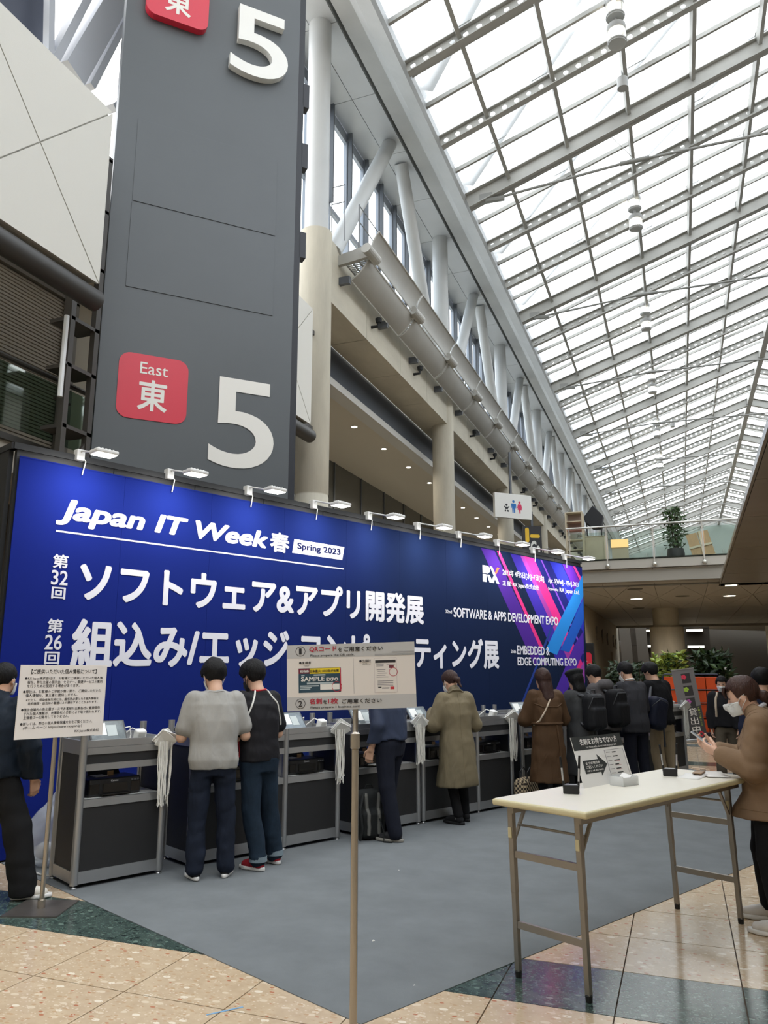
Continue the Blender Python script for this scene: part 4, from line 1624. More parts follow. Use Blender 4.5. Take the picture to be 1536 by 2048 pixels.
# ---- bundles of card cases on white lanyards hung over the counter edge
M_CASE = mat('clear_card_case', (246, 246, 242), 0.3)
M_CORD = mat('lanyard_white', (236, 234, 226), 0.8)
ly_spec = [(0.64, 'on the end counter beside the grey shirt', 1.0), (2.50, 'right of the man in the black shirt', 1.0), (3.60, 'behind the man in the blue jacket', 0.8), (5.20, 'right of the olive trench coat', 1.0), (9.62, 'on the last counter by the beige trousers', 1.0)]
for k, (s, lab, sc) in enumerate(ly_spec):
    t = thing('lanyard_bundle', 'bundle of white name-card lanyards hanging ' + lab, 'lanyards', cpos(s, 0.035, 1.06), CROT, 'lanyard bundles')
    rnd = random.Random(k + 3)
    for q in range(7):
        M_ = Matrix.Rotation(R(rnd.uniform(18, 44)), 3, 'Y') @ Matrix.Rotation(R(rnd.uniform(-60, -38)), 3, 'X')
        MB().cbox((rnd.uniform(-0.015, 0.015), -0.03 - 0.004 * q + rnd.uniform(-0.01, 0.01), -0.015 + rnd.uniform(-0.02, 0.02)), 0.145, 0.135, 0.006, M_).build('card_case', M_CASE, t, bevel=0.0015)
    mb = MB()
    for q in range(26):
        x = rnd.uniform(-0.06, 0.06)
        y = -0.035 - rnd.uniform(0.0, 0.03)
        L_ = 0.46 * sc + rnd.uniform(-0.07, 0.03)
        pts = []
        for i in range(7):
            f = i / 6
            pts.append((x * (1 - 0.25 * f) + 0.004 * math.sin(3 * f * math.pi + q), y + 0.006 * math.sin(f * 5 + q), -0.03 - L_ * f))
        mb.path(pts, 0.0042, 5)
        mb.tube((pts[-1][0], pts[-1][1], pts[-1][2]), (pts[-1][0] + rnd.uniform(-0.015, 0.015), pts[-1][1], pts[-1][2] - 0.02), 0.006, 0.003, 5)
    o = mb.build('cords', M_CORD, t)
    o['kind'] = 'stuff'

# =================================================================== NOTICE STANDS
M_POLE = mat('stand_steel', (176, 168, 156), 0.25, 0.85)
M_BOARD = mat('notice_board', (226, 220, 214), 0.55)
M_BLKTX = mat('notice_black', (42, 40, 42), 0.6)
M_REDTX = mat('notice_red', (186, 36, 62), 0.6)
M_GREYB = mat('notice_grey_band', (190, 190, 190), 0.55)
b1 = at_z(82, 1818)
S1 = R(46 - 20.75)
st = thing('notice_stand', 'privacy notice board with black Japanese text on a steel pole stand', 'sign', (b1[0], b1[1], 0), math.atan2(math.cos(S1), math.sin(S1)))
MB().prism([(-0.19, -0.19), (0.19, -0.19), (0.19, 0.19), (-0.19, 0.19)], lambda u, v, t: (u * 0.7 - v * 0.7, u * 0.7 + v * 0.7, t), 0, 0.008).build('base_plate', mat('base_plate_steel', (120, 114, 110), 0.35, 0.7, vary=0.2, vscale=5), st)
mb = MB()
mb.lathe([(0.026, 0.008), (0.026, 0.06), (0.016, 0.065)], n=14)
mb.build('socket', M_POLE, st, smooth=True)
MB().lathe([(0.0155, 0.06), (0.0155, 1.5)], (0, 0.0, 0), 14).build('pole', M_POLE, st, smooth=True)
bd_ = MB().box(-0.29, 0.335, -0.026, -0.018, 1.13, 1.634).build('board', M_BOARD, st, bevel=0.001)
SF = (np.array([0, -0.026, 0]), np.array([1, 0, 0]), np.array([0, 0, 1]), np.array([0, -1, 0]))
lines = [('【ご提供いただいた個人情報について】', 0.075, 0.545, 0.028, 0.034, 0.010),
         ('●RX Japan株式会社は、お客様にご提供いただいた個人情', 0.035, 0.595, 0.082, 0.022, 0.004), ('報を、弊社主催の展示会、セミナー、関連サービスの案内', 0.055, 0.595, 0.108, 0.022, 0.004),
         ('を行うために使用する場合があります。', 0.055, 0.425, 0.134, 0.022, 0.004),
         ('●弊社は、お客様のご承諾が無い限り、ご提供いただいた', 0.030, 0.590, 0.172, 0.022, 0.004), ('個人情報を、第三者に提供しません。', 0.050, 0.415, 0.198, 0.022, 0.004),
         ('※ただし、感染者発生時には、最低限必要となる個人情報を', 0.055, 0.575, 0.230, 0.019, 0.002), ('政府機関・自治体の要請により開示することがあります。', 0.070, 0.570, 0.255, 0.019, 0.002),
         ('●展示会場内の各出展ブースでお客様が出展各社に直接提供', 0.028, 0.590, 0.295, 0.022, 0.004), ('された個人情報は、出展各社の方針により取り扱われます。', 0.048, 0.600, 0.322, 0.022, 0.004),
         ('主催者は一切関与しておりません。', 0.048, 0.365, 0.348, 0.022, 0.004),
         ('●詳しくは、弊社の個人情報保護方針をご覧ください。', 0.030, 0.540, 0.390, 0.022, 0.004), ('(ホームページ https://www.rxjapan.jp)', 0.052, 0.465, 0.418, 0.024, 0.004),
         ('RX Japan株式会社', 0.415, 0.595, 0.455, 0.024, 0.004)]
for body, x0, x1, yt, h, bo in lines:
    text_fit(body, SF, -0.29 + x0, -0.29 + x1, 1.634 - yt - h, 1.634 - yt, M_BLKTX, bd_, 0.0012, bo, 0, 1)
# second stand with the preparation notice, facing the visitor
b2 = at_z(706, 2098)
hd = math.atan2(b2[0], b2[1])                    # direction from the camera
rz2 = -hd + R(-2)
st2 = thing('notice_stand', 'two-step preparation notice with red heading and sample cards on a steel pole', 'sign', (b2[0], b2[1], 0), rz2)
MB().lathe([(0.17, 0.0), (0.17, 0.008), (0.16, 0.012)], n=28).build('base_plate', MATS['base_plate_steel'], st2)
MB().lathe([(0.026, 0.012), (0.026, 0.06), (0.016, 0.065)], n=14).build('socket', M_POLE, st2, smooth=True)
MB().lathe([(0.0165, 0.06), (0.0165, 1.30)], n=14).build('pole', M_POLE, st2, smooth=True)
MB().lathe([(0.0165, 1.24), (0.023, 1.245), (0.023, 1.31), (0.0165, 1.315), (0.013, 1.32), (0.013, 1.5)], n=14).build('pole_collar', M_POLE, st2, smooth=True)
NF = np.array([math.sin(rz2), -math.cos(rz2), 0])
PB2 = np.array([b2[0], b2[1], 0]) + NF * 0.028
XA2 = np.array([math.cos(rz2), math.sin(rz2), 0])
cs = [at_plane(x, y, PB2, NF) for x, y in ((575, 1292), (829, 1282), (833, 1416), (573, 1422))]
c2 = [((p - PB2) @ XA2, p[2]) for p in cs]
W2 = (c2[1][0] - c2[0][0] + c2[2][0] - c2[3][0]) / 2
H2 = (c2[0][1] - c2[3][1] + c2[1][1] - c2[2][1]) / 2
roll = math.atan2(c2[1][1] - c2[0][1] + c2[2][1] - c2[3][1], 2 * W2)
cu, cz = sum(p[0] for p in c2) / 4, sum(p[1] for p in c2) / 4
bd2 = MB().box(-W2 / 2, W2 / 2, 0, 0.006, -H2 / 2, H2 / 2).build('board', M_BOARD, st2, loc=(cu, -0.028, cz), rot=(0, -roll, 0))
GF = (np.array([0, 0, 0]), np.array([1, 0, 0]), np.array([0, 0, 1]), np.array([0, -1, 0]))


def gp(x, y):
    """pixel of the zoomed notice (1536 wide crop, 5.12 times) to board metres"""
    X, Y = 560 + x / 5.12, 1260 + y / 5.12
    p = at_plane(X, Y, PB2, NF)
    du, dz = (p - PB2) @ XA2 - cu, p[2] - cz
    return du * math.cos(roll) + dz * math.sin(roll), -du * math.sin(roll) + dz * math.cos(roll)


def gt(body, x0, y0, x1, y1, m, bold=0.015, res=2):
    a_, b_ = gp(x0, y0), gp(x1, y1)
    yc = (y0 + y1) / 2
    hgt = abs(gp(x0, y0)[1] - gp(x0, y1)[1])
    u0_, u1_ = gp(x0, yc)[0], gp(x1, yc)[0]
    zc_ = gp((x0 + x1) / 2, yc)[1]
    text_fit(body, GF, u0_, u1_, zc_ - hgt / 2, zc_ + hgt / 2, m, bd2, 0.0016, bold, 0, res)


def gq(x0, y0, x1, y1, m, off=0.0006):
    a_, b_ = gp(x0, y0), gp(x1, y1)
    flat_poly(GF, [(a_[0], a_[1]), (b_[0], a_[1]), (b_[0], b_[1]), (a_[0], b_[1])], m, bd2, off, name='print_block')


def gring(x, y, r0, r1, m, off=0.0014):
    c_ = gp(x, y)
    k_ = W2 / 1310.0
    mb = MB()
    n = 28
    vs = []
    for r_ in (r0 * k_, r1 * k_):
        for i in range(n):
            t = 2 * math.pi * i / n
            vs.append((c_[0] + r_ * math.cos(t), -off, c_[1] + r_ * math.sin(t)))
    mb.add(vs, [(i, (i + 1) % n, n + (i + 1) % n, n + i) for i in range(n)])
    mb.build('print_ring', m, bd2)


hb = H2 * 0.205
for z0_, z1_ in ((H2 / 2 - hb, H2 / 2), (-H2 / 2, -H2 / 2 + hb * 1.02)):
    flat_poly(GF, [(-W2 / 2, z1_), (W2 / 2, z1_), (W2 / 2, z0_), (-W2 / 2, z0_)], M_GREYB, bd2, 0.0004, name='grey_band')
gring(210, 220, 45, 50, M_BLKTX)
gring(210, 755, 45, 50, M_BLKTX)
gt('1', 195, 190, 222, 250, M_BLKTX, 0.02)
gt('2', 190, 725, 228, 785, M_BLKTX, 0.02)
gt('QRコード', 300, 168, 580, 225, M_REDTX, 0.022)
gt('を', 595, 178, 632, 220, M_BLKTX, 0.012)
gt('ご用意ください', 655, 165, 1052, 215, M_BLKTX, 0.016)
gt('Please prepare the QR code.', 310, 245, 762, 275, M_BLKTX, 0.006)
gt('名刺', 303, 700, 430, 760, M_REDTX, 0.022)
gt('を', 442, 715, 480, 757, M_BLKTX, 0.012)
gt('1枚', 492, 698, 597, 756, M_REDTX, 0.022)
gt('ご用意ください', 635, 700, 1042, 748, M_BLKTX, 0.016)
gt('Please prepare 1 business card.', 312, 775, 822, 805, M_BLKTX, 0.006)
gt('●来場者', 196, 322, 318, 350, M_BLKTX, 0.01)
gt('Visitor', 242, 360, 300, 374, M_BLKTX, 0.0)
gt('●出展社', 812, 302, 932, 332, M_BLKTX, 0.01)
gt('Exhibitor', 848, 340, 932, 354, M_BLKTX, 0.0)
gq(752, 290, 757, 650, mat('notice_rule', (150, 148, 150), 0.6))
M_TEAL = mat('card_teal', (40, 72, 88), 0.6)
M_YEL = mat('card_yellow', (232, 204, 40), 0.6)
gq(190, 395, 625, 632, M_TEAL)
gq(190, 398, 302, 446, mat('card_maroon', (120, 36, 60), 0.6), 0.0008)
gq(303, 394, 612, 440, M_YEL, 0.0008)
gq(613, 390, 627, 625, M_REDTX, 0.0009)
gt('招待券', 206, 410, 296, 440, M_PAPER, 0.015)
gt('日本最大! XXX社が出展', 310, 404, 602, 432, M_BLKTX, 0.015)
gt('SAMPLE', 216, 478, 456, 525, M_PAPER, 0.03)
gt('EXPO', 474, 486, 596, 522, M_PAPER, 0.03)
for (x0, y0, x1, y1) in ((345, 455, 465, 466), (275, 540, 545, 550), (205, 570, 400, 577), (205, 587, 322, 594), (205, 603, 310, 610), (218, 464, 252, 472)):
    gq(x0, y0, x1, y1, mat('card_fine_print', (176, 190, 196), 0.6), 0.0012)
gq(412, 556, 562, 608, M_PAPER, 0.0010)
gq(560, 550, 610, 606, M_PAPER, 0.0011)
gring(583, 578, 46, 51, M_REDTX)
gq(960, 288, 1204, 636, mat('form_edge', (196, 186, 186), 0.6), 0.0006)
gq(964, 292, 1200, 632, M_BOARD, 0.0008)
gq(974, 310, 1184, 332, M_BLKTX, 0.0010)
gq(1116, 358, 1166, 388, mat('form_maroon', (110, 50, 60), 0.6), 0.0010)
gq(1005, 582, 1040, 592, M_BLKTX, 0.0010)
gq(1130, 580, 1172, 606, mat('form_red', (196, 60, 66), 0.6), 0.0010)
M_FINE = mat('form_fine_print', (150, 146, 148), 0.6)
for (x0, y0, x1, y1) in ((985, 350, 1062, 355), (985, 366, 1060, 371), (990, 405, 1080, 409), (1000, 422, 1075, 426), (1000, 440, 1095, 444), (990, 462, 1080, 466), (988, 480, 1110, 483), (1000, 520, 1160, 523), (1000, 540, 1160, 543), (1000, 556, 1160, 559), (1000, 570, 1160, 573), (1045, 588, 1120, 591), (1045, 598, 1118, 601), (1090, 348, 1180, 351)):
    gq(x0, y0, x1, y1, M_FINE, 0.0010)
gring(1160, 428, 39, 44, M_REDTX)
gq(1145, 218, 1372, 224, mat('band_fine_print', (160, 160, 160), 0.6), 0.0012)
gq(970, 246, 1376, 251, MATS['band_fine_print'], 0.0012)

# =================================================================== FOLDING TABLE IN FRONT
M_TTOP = mat('table_cream_top', (224, 218, 204), 0.35, vary=0.02, vscale=4)
M_TEDGE = mat('table_cream_edge', (206, 196, 158), 0.5)
M_TLEG = mat('table_leg_steel', (146, 140, 132), 0.35, 0.6, vary=0.06, vscale=5)
TA_ = at_z(1172, 1625, 0.91)
tbl = thing('folding_table', 'tall cream folding table with grey steel legs at the carpet edge', 'table', (TA_[0], TA_[1], 0), CROT)
# local: x along, y to the back, front right corner of the photo at the origin
TL, TWD, TH = 1.98, 0.60, 0.91
MB().box(0, TL, 0.0, TWD, TH - 0.036, TH - 0.002).build('edge_band', M_TEDGE, tbl, bevel=0.012, seg=3)
MB().box(0.012, TL - 0.012, 0.012, TWD - 0.012, TH - 0.006, TH).build('table_top', M_TTOP, tbl, bevel=0.003)
MB().box(0.06, TL - 0.06, 0.07, 0.10, TH - 0.075, TH - 0.036).build('side_rail', M_TLEG, tbl)
MB().box(0.06, TL - 0.06, TWD - 0.10, TWD - 0.07, TH - 0.075, TH - 0.036).build('side_rail', M_TLEG, tbl)
for (xt, xb) in ((0.10, 0.12), (TL - 0.14, TL - 0.10)):
    legs = []
    for y in (0.115, TWD - 0.055):
        mb = MB()
        mb.bar((xt, y, TH - 0.04), (xt + (xb - xt) * 0.55, y, 0.42), 0.032, 0.032, (0, 1, 0))
        lg_ = mb.build('leg', M_TLEG, tbl, bevel=0.003)
        MB().bar((xt + (xb - xt) * 0.45, y, 0.52), (xb, y, 0.03), 0.027, 0.027, (0, 1, 0)).build('lower_tube', M_TLEG, lg_)
        MB().lathe([(0.017, 0.0), (0.019, 0.03), (0.015, 0.035)], (xb, y, 0), 10).build('rubber_foot', M_FOOT, lg_)
        MB().box(xt - 0.020, xt - 0.014, y - 0.012, y + 0.012, 0.70, 0.755).build('clip', M_TEDGE, lg_, bevel=0.003)
        sg = 1 if xt < 1 else -1
        MB().bar((xt + sg * 0.01, y, 0.67), (xt + sg * 0.13, y - 0.0, TH - 0.06), 0.018, 0.012).build('folding_stay', M_TLEG, tbl)
    for z, h in ((0.60, 0.035), (0.245, 0.035)):
        xm = xt + (xb - xt) * (TH - z) / TH
        MB().box(xm - 0.010, xm + 0.010, 0.13, TWD - 0.07, z, z + h).build('crossbar', M_TLEG, tbl)
    MB().tube((xt + (0.06 if xt < 1 else -0.06), 0.115, 0.76), (xt + (0.06 if xt < 1 else -0.06), TWD - 0.055, 0.76), 0.007, n=8).build('stay_rod', M_TLEG, tbl)


def tp(s, n, z=0.0):
    """table top point: s along, n across (towards the hall positive)"""
    return tuple(np.array([TA_[0], TA_[1], TH]) + DC * s + NC * n + np.array([0, 0, z]))


# pen stands
M_PEN = mat('pen_black', (20, 20, 22), 0.35)
M_PENS = mat('pen_silver', (190, 190, 190), 0.3, 0.5)
for k, (s, n, lab) in enumerate(((0.45, -0.385, 'black pen stand with two upright pens left of the notice card'), (1.56, -0.36, 'black pen stand with two upright pens right of the notice card'))):
    t = thing('pen_stand', lab, 'pen stand', tp(s, n), CROT - R(60), 'pen stands on the folding table')
    MB().prism([(-0.045, -0.02), (0.045, -0.02), (0.045, 0.02), (-0.045, 0.02)], lambda u, v, q: (u, v, q), 0, 0.05).build('base', M_PEN, t, bevel=0.006)
    MB().box(-0.03, 0.03, -0.012, 0.012, 0.0505, 0.0515).build('top_plate', M_PENS, t)
    for sx, ln in ((-1, 0.20), (1, 0.21)):
        pp = MB().path([(sx * 0.040, 0, 0.03), (sx * 0.047, 0, 0.12), (sx * 0.054, 0, ln)], [0.0065, 0.0075, 0.006], 8).build('pen', M_PEN, t, smooth=True)
        MB().path([(sx * 0.0435, -0.008, 0.07), (sx * 0.048, -0.008, 0.14)], 0.0055, 6).build('clip', M_PENS, pp)
# notice card standing on the table
M_CARDH = mat('card_heading', (52, 56, 56), 0.55)
a_ = at_z(1169, 1577, TH)
cdir = R(63)
card_p = np.array([a_[0], a_[1], TH])
# board plane: facing the camera side, turned a little
cx_ax = DC.copy()
crz = math.atan2(cx_ax[1], cx_ax[0])
t = thing('notice_card', 'white standing card with dark heading and big black arrow on the folding table', 'sign', tuple(card_p), crz)
cn = np.array([cx_ax[1], -cx_ax[0], 0])
lean = R(16)
# corners by pixel on the leaning board
upv = np.array([-cn[0] * math.sin(lean), -cn[1] * math.sin(lean), math.cos(lean)])
nb_ = np.cross(cx_ax, upv)


def card_uv(x, y):
    p = at_plane(x, y, card_p, nb_)
    return (p - card_p) @ cx_ax, (p - card_p) @ upv


cc = [card_uv(*q) for q in ((1147, 1475), (1245, 1465), (1265, 1557), (1169, 1577))]
cw, ch = (cc[1][0] - cc[0][0] + cc[2][0] - cc[3][0]) / 2, (cc[0][1] + cc[1][1]) / 2 - min(cc[2][1], cc[3][1])
sh_ = -0.0
CT = MB()
bo = MB().box(0, cw, 0, 0.004, 0, ch).build('card_board', M_PAPER, t, rot=(-lean, 0, 0))
MB().prism([(0.004, 0.0), (ch * math.sin(lean) * 1.0 + 0.07, 0.0), (ch * math.sin(lean), ch * 0.8)], lambda u, v, q: (q, u, v), cw * 0.48, cw * 0.5).build('card_stay', M_PAPER, t)
CFm = (np.array([0, 0, 0]), np.array([1, 0, 0]), np.array([0, 0, 1]), np.array([0, -1, 0]))
flat_poly(CFm, [(0, ch), (cw, ch), (cw, ch * 0.73), (0, ch * 0.73)], M_CARDH, bo, 0.0006, name='heading_band')
text_fit('名刺をお持ちでない方', CFm, cw * 0.14, cw * 0.9, ch * 0.825, ch * 0.955, M_PAPER, bo, 0.0012, 0.03, 0, 3)
text_fit('For those who do not have business card', CFm, cw * 0.24, cw * 0.86, ch * 0.755, ch * 0.80, M_PAPER, bo, 0.0012, 0.005, 0, 2)
ar = [(0.10, 0.52), (0.40, 0.52), (0.40, 0.62), (0.56, 0.40), (0.40, 0.18), (0.40, 0.26), (0.10, 0.26)]
flat_poly(CFm, [(cw * x, ch * y) for x, y in ar], M_CARDH, bo, 0.0008, name='arrow')
for body, y0, y1 in (('全ての項目を', 0.43, 0.49), ('ご記入ください', 0.355, 0.415), ('Fill in all the fields', 0.295, 0.325)):
    text_fit(body, CFm, cw * 0.14, cw * (0.46 if y1 < 0.42 else 0.42), ch * y0, ch * y1, M_PAPER, bo, 0.0014, 0.015, 0, 2)
flat_poly(CFm, [(cw * 0.57, ch * 0.68), (cw * 0.97, ch * 0.68), (cw * 0.97, ch * 0.10), (cw * 0.57, ch * 0.10)], M_FINE, bo, 0.0006, name='form_edge')
flat_poly(CFm, [(cw * 0.58, ch * 0.67), (cw * 0.96, ch * 0.67), (cw * 0.96, ch * 0.11), (cw * 0.58, ch * 0.11)], mat('form_pale', (224, 222, 218), 0.6), bo, 0.0009, name='form_sheet')
for q in range(6):
    yq = 0.63 - 0.085 * q
    flat_poly(CFm, [(cw * 0.60, ch * yq), (cw * 0.68, ch * yq), (cw * 0.68, ch * (yq - 0.012)), (cw * 0.60, ch * (yq - 0.012))], M_FINE, bo, 0.0012, name='form_line')
    flat_poly(CFm, [(cw * 0.72, ch * yq), (cw * (0.80 + 0.02 * (q % 3)), ch * yq), (cw * (0.80 + 0.02 * (q % 3)), ch * (yq - 0.022)), (cw * 0.72, ch * (yq - 0.022))], M_CARDH, bo, 0.0012, name='form_line')
    if q in (2, 3, 4):
        flat_poly(CFm, [(cw * 0.72, ch * (yq - 0.030)), (cw * 0.84, ch * (yq - 0.030)), (cw * 0.84, ch * (yq - 0.036)), (cw * 0.72, ch * (yq - 0.036))], M_REDTX, bo, 0.0012, name='form_line')
# clear box of entry cards
t = thing('card_box', 'clear plastic tray of blank entry cards in front of the notice card', 'box', tp(0.98, -0.36), CROT - R(6))
M_CLR = mat('clear_plastic', (236, 238, 238), 0.15, alpha=0.55)
mb = MB()
for (x0, x1, y0, y1, z0, z1) in ((-0.075, 0.075, -0.05, 0.05, 0, 0.004), (-0.075, 0.075, -0.05, -0.046, 0.004, 0.05), (-0.075, 0.075, 0.046, 0.05, 0.004, 0.06), (-0.075, -0.071, -0.046, 0.046, 0.004, 0.055), (0.071, 0.075, -0.046, 0.046, 0.004, 0.055)):
    mb.box(x0, x1, y0, y1, z0, z1)
mb.build('tray', M_CLR, t)
MB().box(-0.066, 0.066, -0.042, 0.042, 0.005, 0.038).build('card_stack', M_PAPER, t)
MB().cbox((0.01, -0.005, 0.052), 0.09, 0.055, 0.003, Matrix.Rotation(R(18), 3, 'X') @ Matrix.Rotation(R(25), 3, 'Z')).build('loose_card', M_PAPER, t)
# papers, wallet and lanyard at the far end
for k, (s, n, rz, lab) in enumerate(((1.62, -0.24, 10, 'white sheets of paper lying at the far end of the folding table'), (1.78, -0.16, 40, 'white sheet under the lanyard at the far end of the folding table'))):
    o = MB()
    vs, fs = [], []
    for i in range(5):
        for j in range(4):
            vs.append((-0.105 + 0.21 * i / 4, -0.07 + 0.14 * j / 3, 0.003 + 0.006 * k + 0.010 * (i / 4) ** 3))
    for i in range(4):
        for j in range(3):
            fs.append((i * 4 + j, (i + 1) * 4 + j, (i + 1) * 4 + j + 1, i * 4 + j + 1))
    o.add(vs, fs)
    ob_ = o.build('paper_sheet', M_PAPER, None, smooth=True)
    sm = ob_.modifiers.new('solid', 'SOLIDIFY')
    sm.thickness = 0.003
    ob_.location = tp(s, n)
    ob_.rotation_euler = (0, 0, CROT + R(rz))
    tag(ob_, lab, 'paper')
t = thing('card_holder', 'tan card holder with a loop of pale cord on the papers', 'card holder', tp(1.74, -0.25, 0.016), CROT + R(15))
MB().box(-0.07, 0.07, -0.03, 0.03, 0, 0.008).build('holder', mat('tan_leather', (150, 122, 92), 0.5), t, bevel=0.003)
MB().path([(0.05, 0.0, 0.012), (0.02, 0.05, 0.02), (-0.03, 0.03, 0.035), (-0.01, -0.04, 0.03), (0.05, -0.06, 0.015), (0.1, -0.03, 0.01)], 0.0028, 6).build('cord', mat('peach_cord', (222, 198, 176), 0.7), t)
t = MB().cbox((0, 0, 0.005), 0.10, 0.016, 0.010).build('marker_pen', M_PEN, None, bevel=0.004, loc=tp(1.86, -0.20, 0.004), rot=(0, 0, CROT - R(30)))
tag(t, 'black marker pen lying by the tan card holder', 'pen')
# blue tape mark and scraps on the floor
p = at_z(450, 2022)
o = MB().box(-0.09, 0.09, -0.006, 0.006, 0.0005, 0.0015).build('tape_mark', mat('blue_tape', (116, 160, 196), 0.6), None, loc=(p[0], p[1], 0), rot=(0, 0, R(50)))
tag(o, 'short strip of blue tape stuck on the beige tiles', 'tape')
for k, (x, y, lab) in enumerate(((747, 1884, 'larger white paper scrap lying on the grey carpet'), (829, 1973, 'tiny white scrap on the carpet near the table leg'), (798, 1742, 'tiny white speck on the carpet right of the blue jacket'))):
    p = at_z(x, y)
    o = MB()
    o.add([(-0.008, -0.006, 0), (0.01, -0.004, 0.004), (0.006, 0.008, 0.002), (-0.007, 0.005, 0.006), (0, 0, 0.009)], [(0, 1, 4), (1, 2, 4), (2, 3, 4), (3, 0, 4), (3, 2, 1, 0)])
    o = o.build('paper_scrap', M_PAPER, None, loc=(p[0], p[1], 0.004))
    o.scale = (1, 1, 1) if k == 0 else (0.6, 0.6, 0.6)
    tag(o, lab, 'paper')
# =================================================================== ROOF LAMPS
M_LGL = mat('lamp_clear_cover', (214, 216, 214), 0.12, alpha=0.45)
M_LBULB = mat('lamp_bulb', (255, 250, 238), 0.4, emit=14.0)
M_LMET = mat('lamp_grey_metal', (150, 150, 148), 0.4)
rl0 = None
for k in range(6):
    y = 20.9 + k * 10.56
    if rl0 is None:
        t = thing('roof_lamp', 'pair of clear drum lamps hanging from a roof purlin', 'lamp', (-0.45, y, 20.6), 0, 'drum lamps under the glazed roof')
        for z in (0.25, -0.65):
            MB().lathe([(0.26, z), (0.27, z + 0.05), (0.27, z + 0.40), (0.26, z + 0.44)], n=20).build('drum', M_LGL, t, smooth=True)
            MB().lathe([(0.27, z + 0.44), (0.28, z + 0.46), (0.28, z + 0.62), (0.2, z + 0.66)], n=20).build('housing', M_LMET, t, smooth=True)
            MB().lathe([(0.10, z + 0.10), (0.13, z + 0.16), (0.13, z + 0.38), (0.10, z + 0.42)], n=14).build('bulb', M_LBULB, t)
            MB().lathe([(0.275, z + 0.04), (0.285, z + 0.05), (0.285, z + 0.09), (0.275, z + 0.10)], n=20).build('ring', M_LMET, t)
        mb = MB()
        mb.tube((0, 0, -0.02), (0, 0, 0.26), 0.05, n=8)
        mb.tube((0, 0, 0.9), (0, 0, 1.05), 0.06, n=8)
        mb.build('hanger', M_LMET, t)
        rl0 = t
    else:
        t = copy_tree(rl0)
        t.location = (-0.45, y, 20.6)
for k, (x, y_, lab) in enumerate(((1245, 168, 'small grey can spotlight under the roof near the first drum lamp'), (1345, 850, 'small grey can spotlight far along the glazed roof'))):
    p = at_z(x, y_, 20.9)
    o = MB()
    o.lathe([(0.10, -0.2), (0.18, -0.18), (0.18, 0.2), (0.08, 0.24), (0.03, 0.3), (0.03, 0.55)], n=14)
    o = o.build('can_spotlight', M_LMET, None, smooth=True, loc=(p[0], p[1], p[2]))
    tag(o, lab, 'lamp')

# =================================================================== THINGS ON THE BRIDGE
rndp = random.Random(5)
M_LEAF = mat('leaf_green', (58, 84, 44), 0.5, vary=0.35, vscale=3)
M_LEAFD = mat('leaf_dark_green', (38, 58, 34), 0.5, vary=0.35, vscale=3)
M_LEAFY = mat('leaf_yellow_green', (140, 158, 66), 0.5, vary=0.3, vscale=4)
M_STEM = mat('stem_brown', (74, 62, 44), 0.8)
M_POT = mat('pot_charcoal', (48, 48, 52), 0.5)


def leaf_cloud(n, pos, size, rnd):
    mb = MB()
    for _ in range(n):
        c = Vector(pos(rnd))
        d = Vector((rnd.uniform(-1, 1), rnd.uniform(-1, 1), rnd.uniform(-0.7, 0.5))).normalized()
        sd = d.cross(Vector((rnd.uniform(-1, 1), rnd.uniform(-1, 1), rnd.uniform(-1, 1)))).normalized()
        L_ = size * rnd.uniform(0.7, 1.3)
        w_ = L_ * 0.22
        up_ = sd.cross(d) * (L_ * 0.08)
        mb.add([c, c + d * L_ * 0.45 + sd * w_ + up_, c + d * L_, c + d * L_ * 0.45 - sd * w_ + up_], [(0, 1, 2), (0, 2, 3)])
    return mb


t = thing('potted_tree', 'slender leafy plant in a dark pot on the bridge deck', 'potted plant', (0.12, 27.6, ZF + 0.025))
MB().lathe([(0.16, 0), (0.25, 0.05), (0.29, 0.25), (0.26, 0.45), (0.24, 0.45), (0.24, 0.40)], n=20).build('pot', M_POT, t, smooth=True)
mb = MB()
for q in range(5):
    a = q * 1.3
    mb.path([(0.06 * math.cos(a), 0.06 * math.sin(a), 0.38), (0.10 * math.cos(a), 0.10 * math.sin(a), 1.1), (0.17 * math.cos(a), 0.17 * math.sin(a), 1.75)], 0.012, 5)
o = mb.build('stems', M_STEM, t)
o['kind'] = 'stuff'
o = leaf_cloud(700, lambda r: (r.gauss(0, 0.14), r.gauss(0, 0.14), 0.5 + 1.4 * r.random()), 0.15, rndp).build('foliage', M_LEAF, t)
o['kind'] = 'stuff'
M_WOOD = mat('plywood', (176, 142, 104), 0.6, vary=0.12, vscale=3, stretch=(6, 1, 1))
M_CREAM = mat('cream_board', (196, 184, 160), 0.6, vary=0.05, vscale=3)
t = thing('leaning_crate_panel', 'plywood panel framed with pale battens leaning on the bridge rail', 'panel', (1.0, 27.2, ZF + 0.025), 0, rot=(R(-12), R(-12), 0))
for q in range(2):
    MB().box(-0.34 + 0.36 * q, 0.0 + 0.36 * q, 0, 0.02, 0.05, 0.98).build('board', M_WOOD, t)
MB().box(-0.36, 0.38, -0.03, 0.0, 0.45, 0.52).build('batten', M_CREAM, t)
MB().bar((0.0, -0.015, 0.0), (0.1, -0.015, 1.0), 0.07, 0.03, (0, 1, 0)).build('batten', M_CREAM, t)
MB().box(-0.36, 0.38, -0.03, 0.0, 0.05, 0.10).build('batten', M_CREAM, t)
t = thing('pale_cabinet', 'pale wooden box cabinet standing behind the glass rail of the bridge', 'cabinet', (-2.5, 27.4, ZF + 0.02))
MB().box(-0.32, 0.30, 0, 0.4, 0, 1.0).build('body', M_CREAM, t, bevel=0.01)
MB().box(0.30, 0.40, -0.02, 0.4, 0, 1.02).build('side_board', M_CREAM, t)
MB().box(-0.34, 0.42, -0.02, 0.42, 1.0, 1.03).build('top', M_CREAM, t)
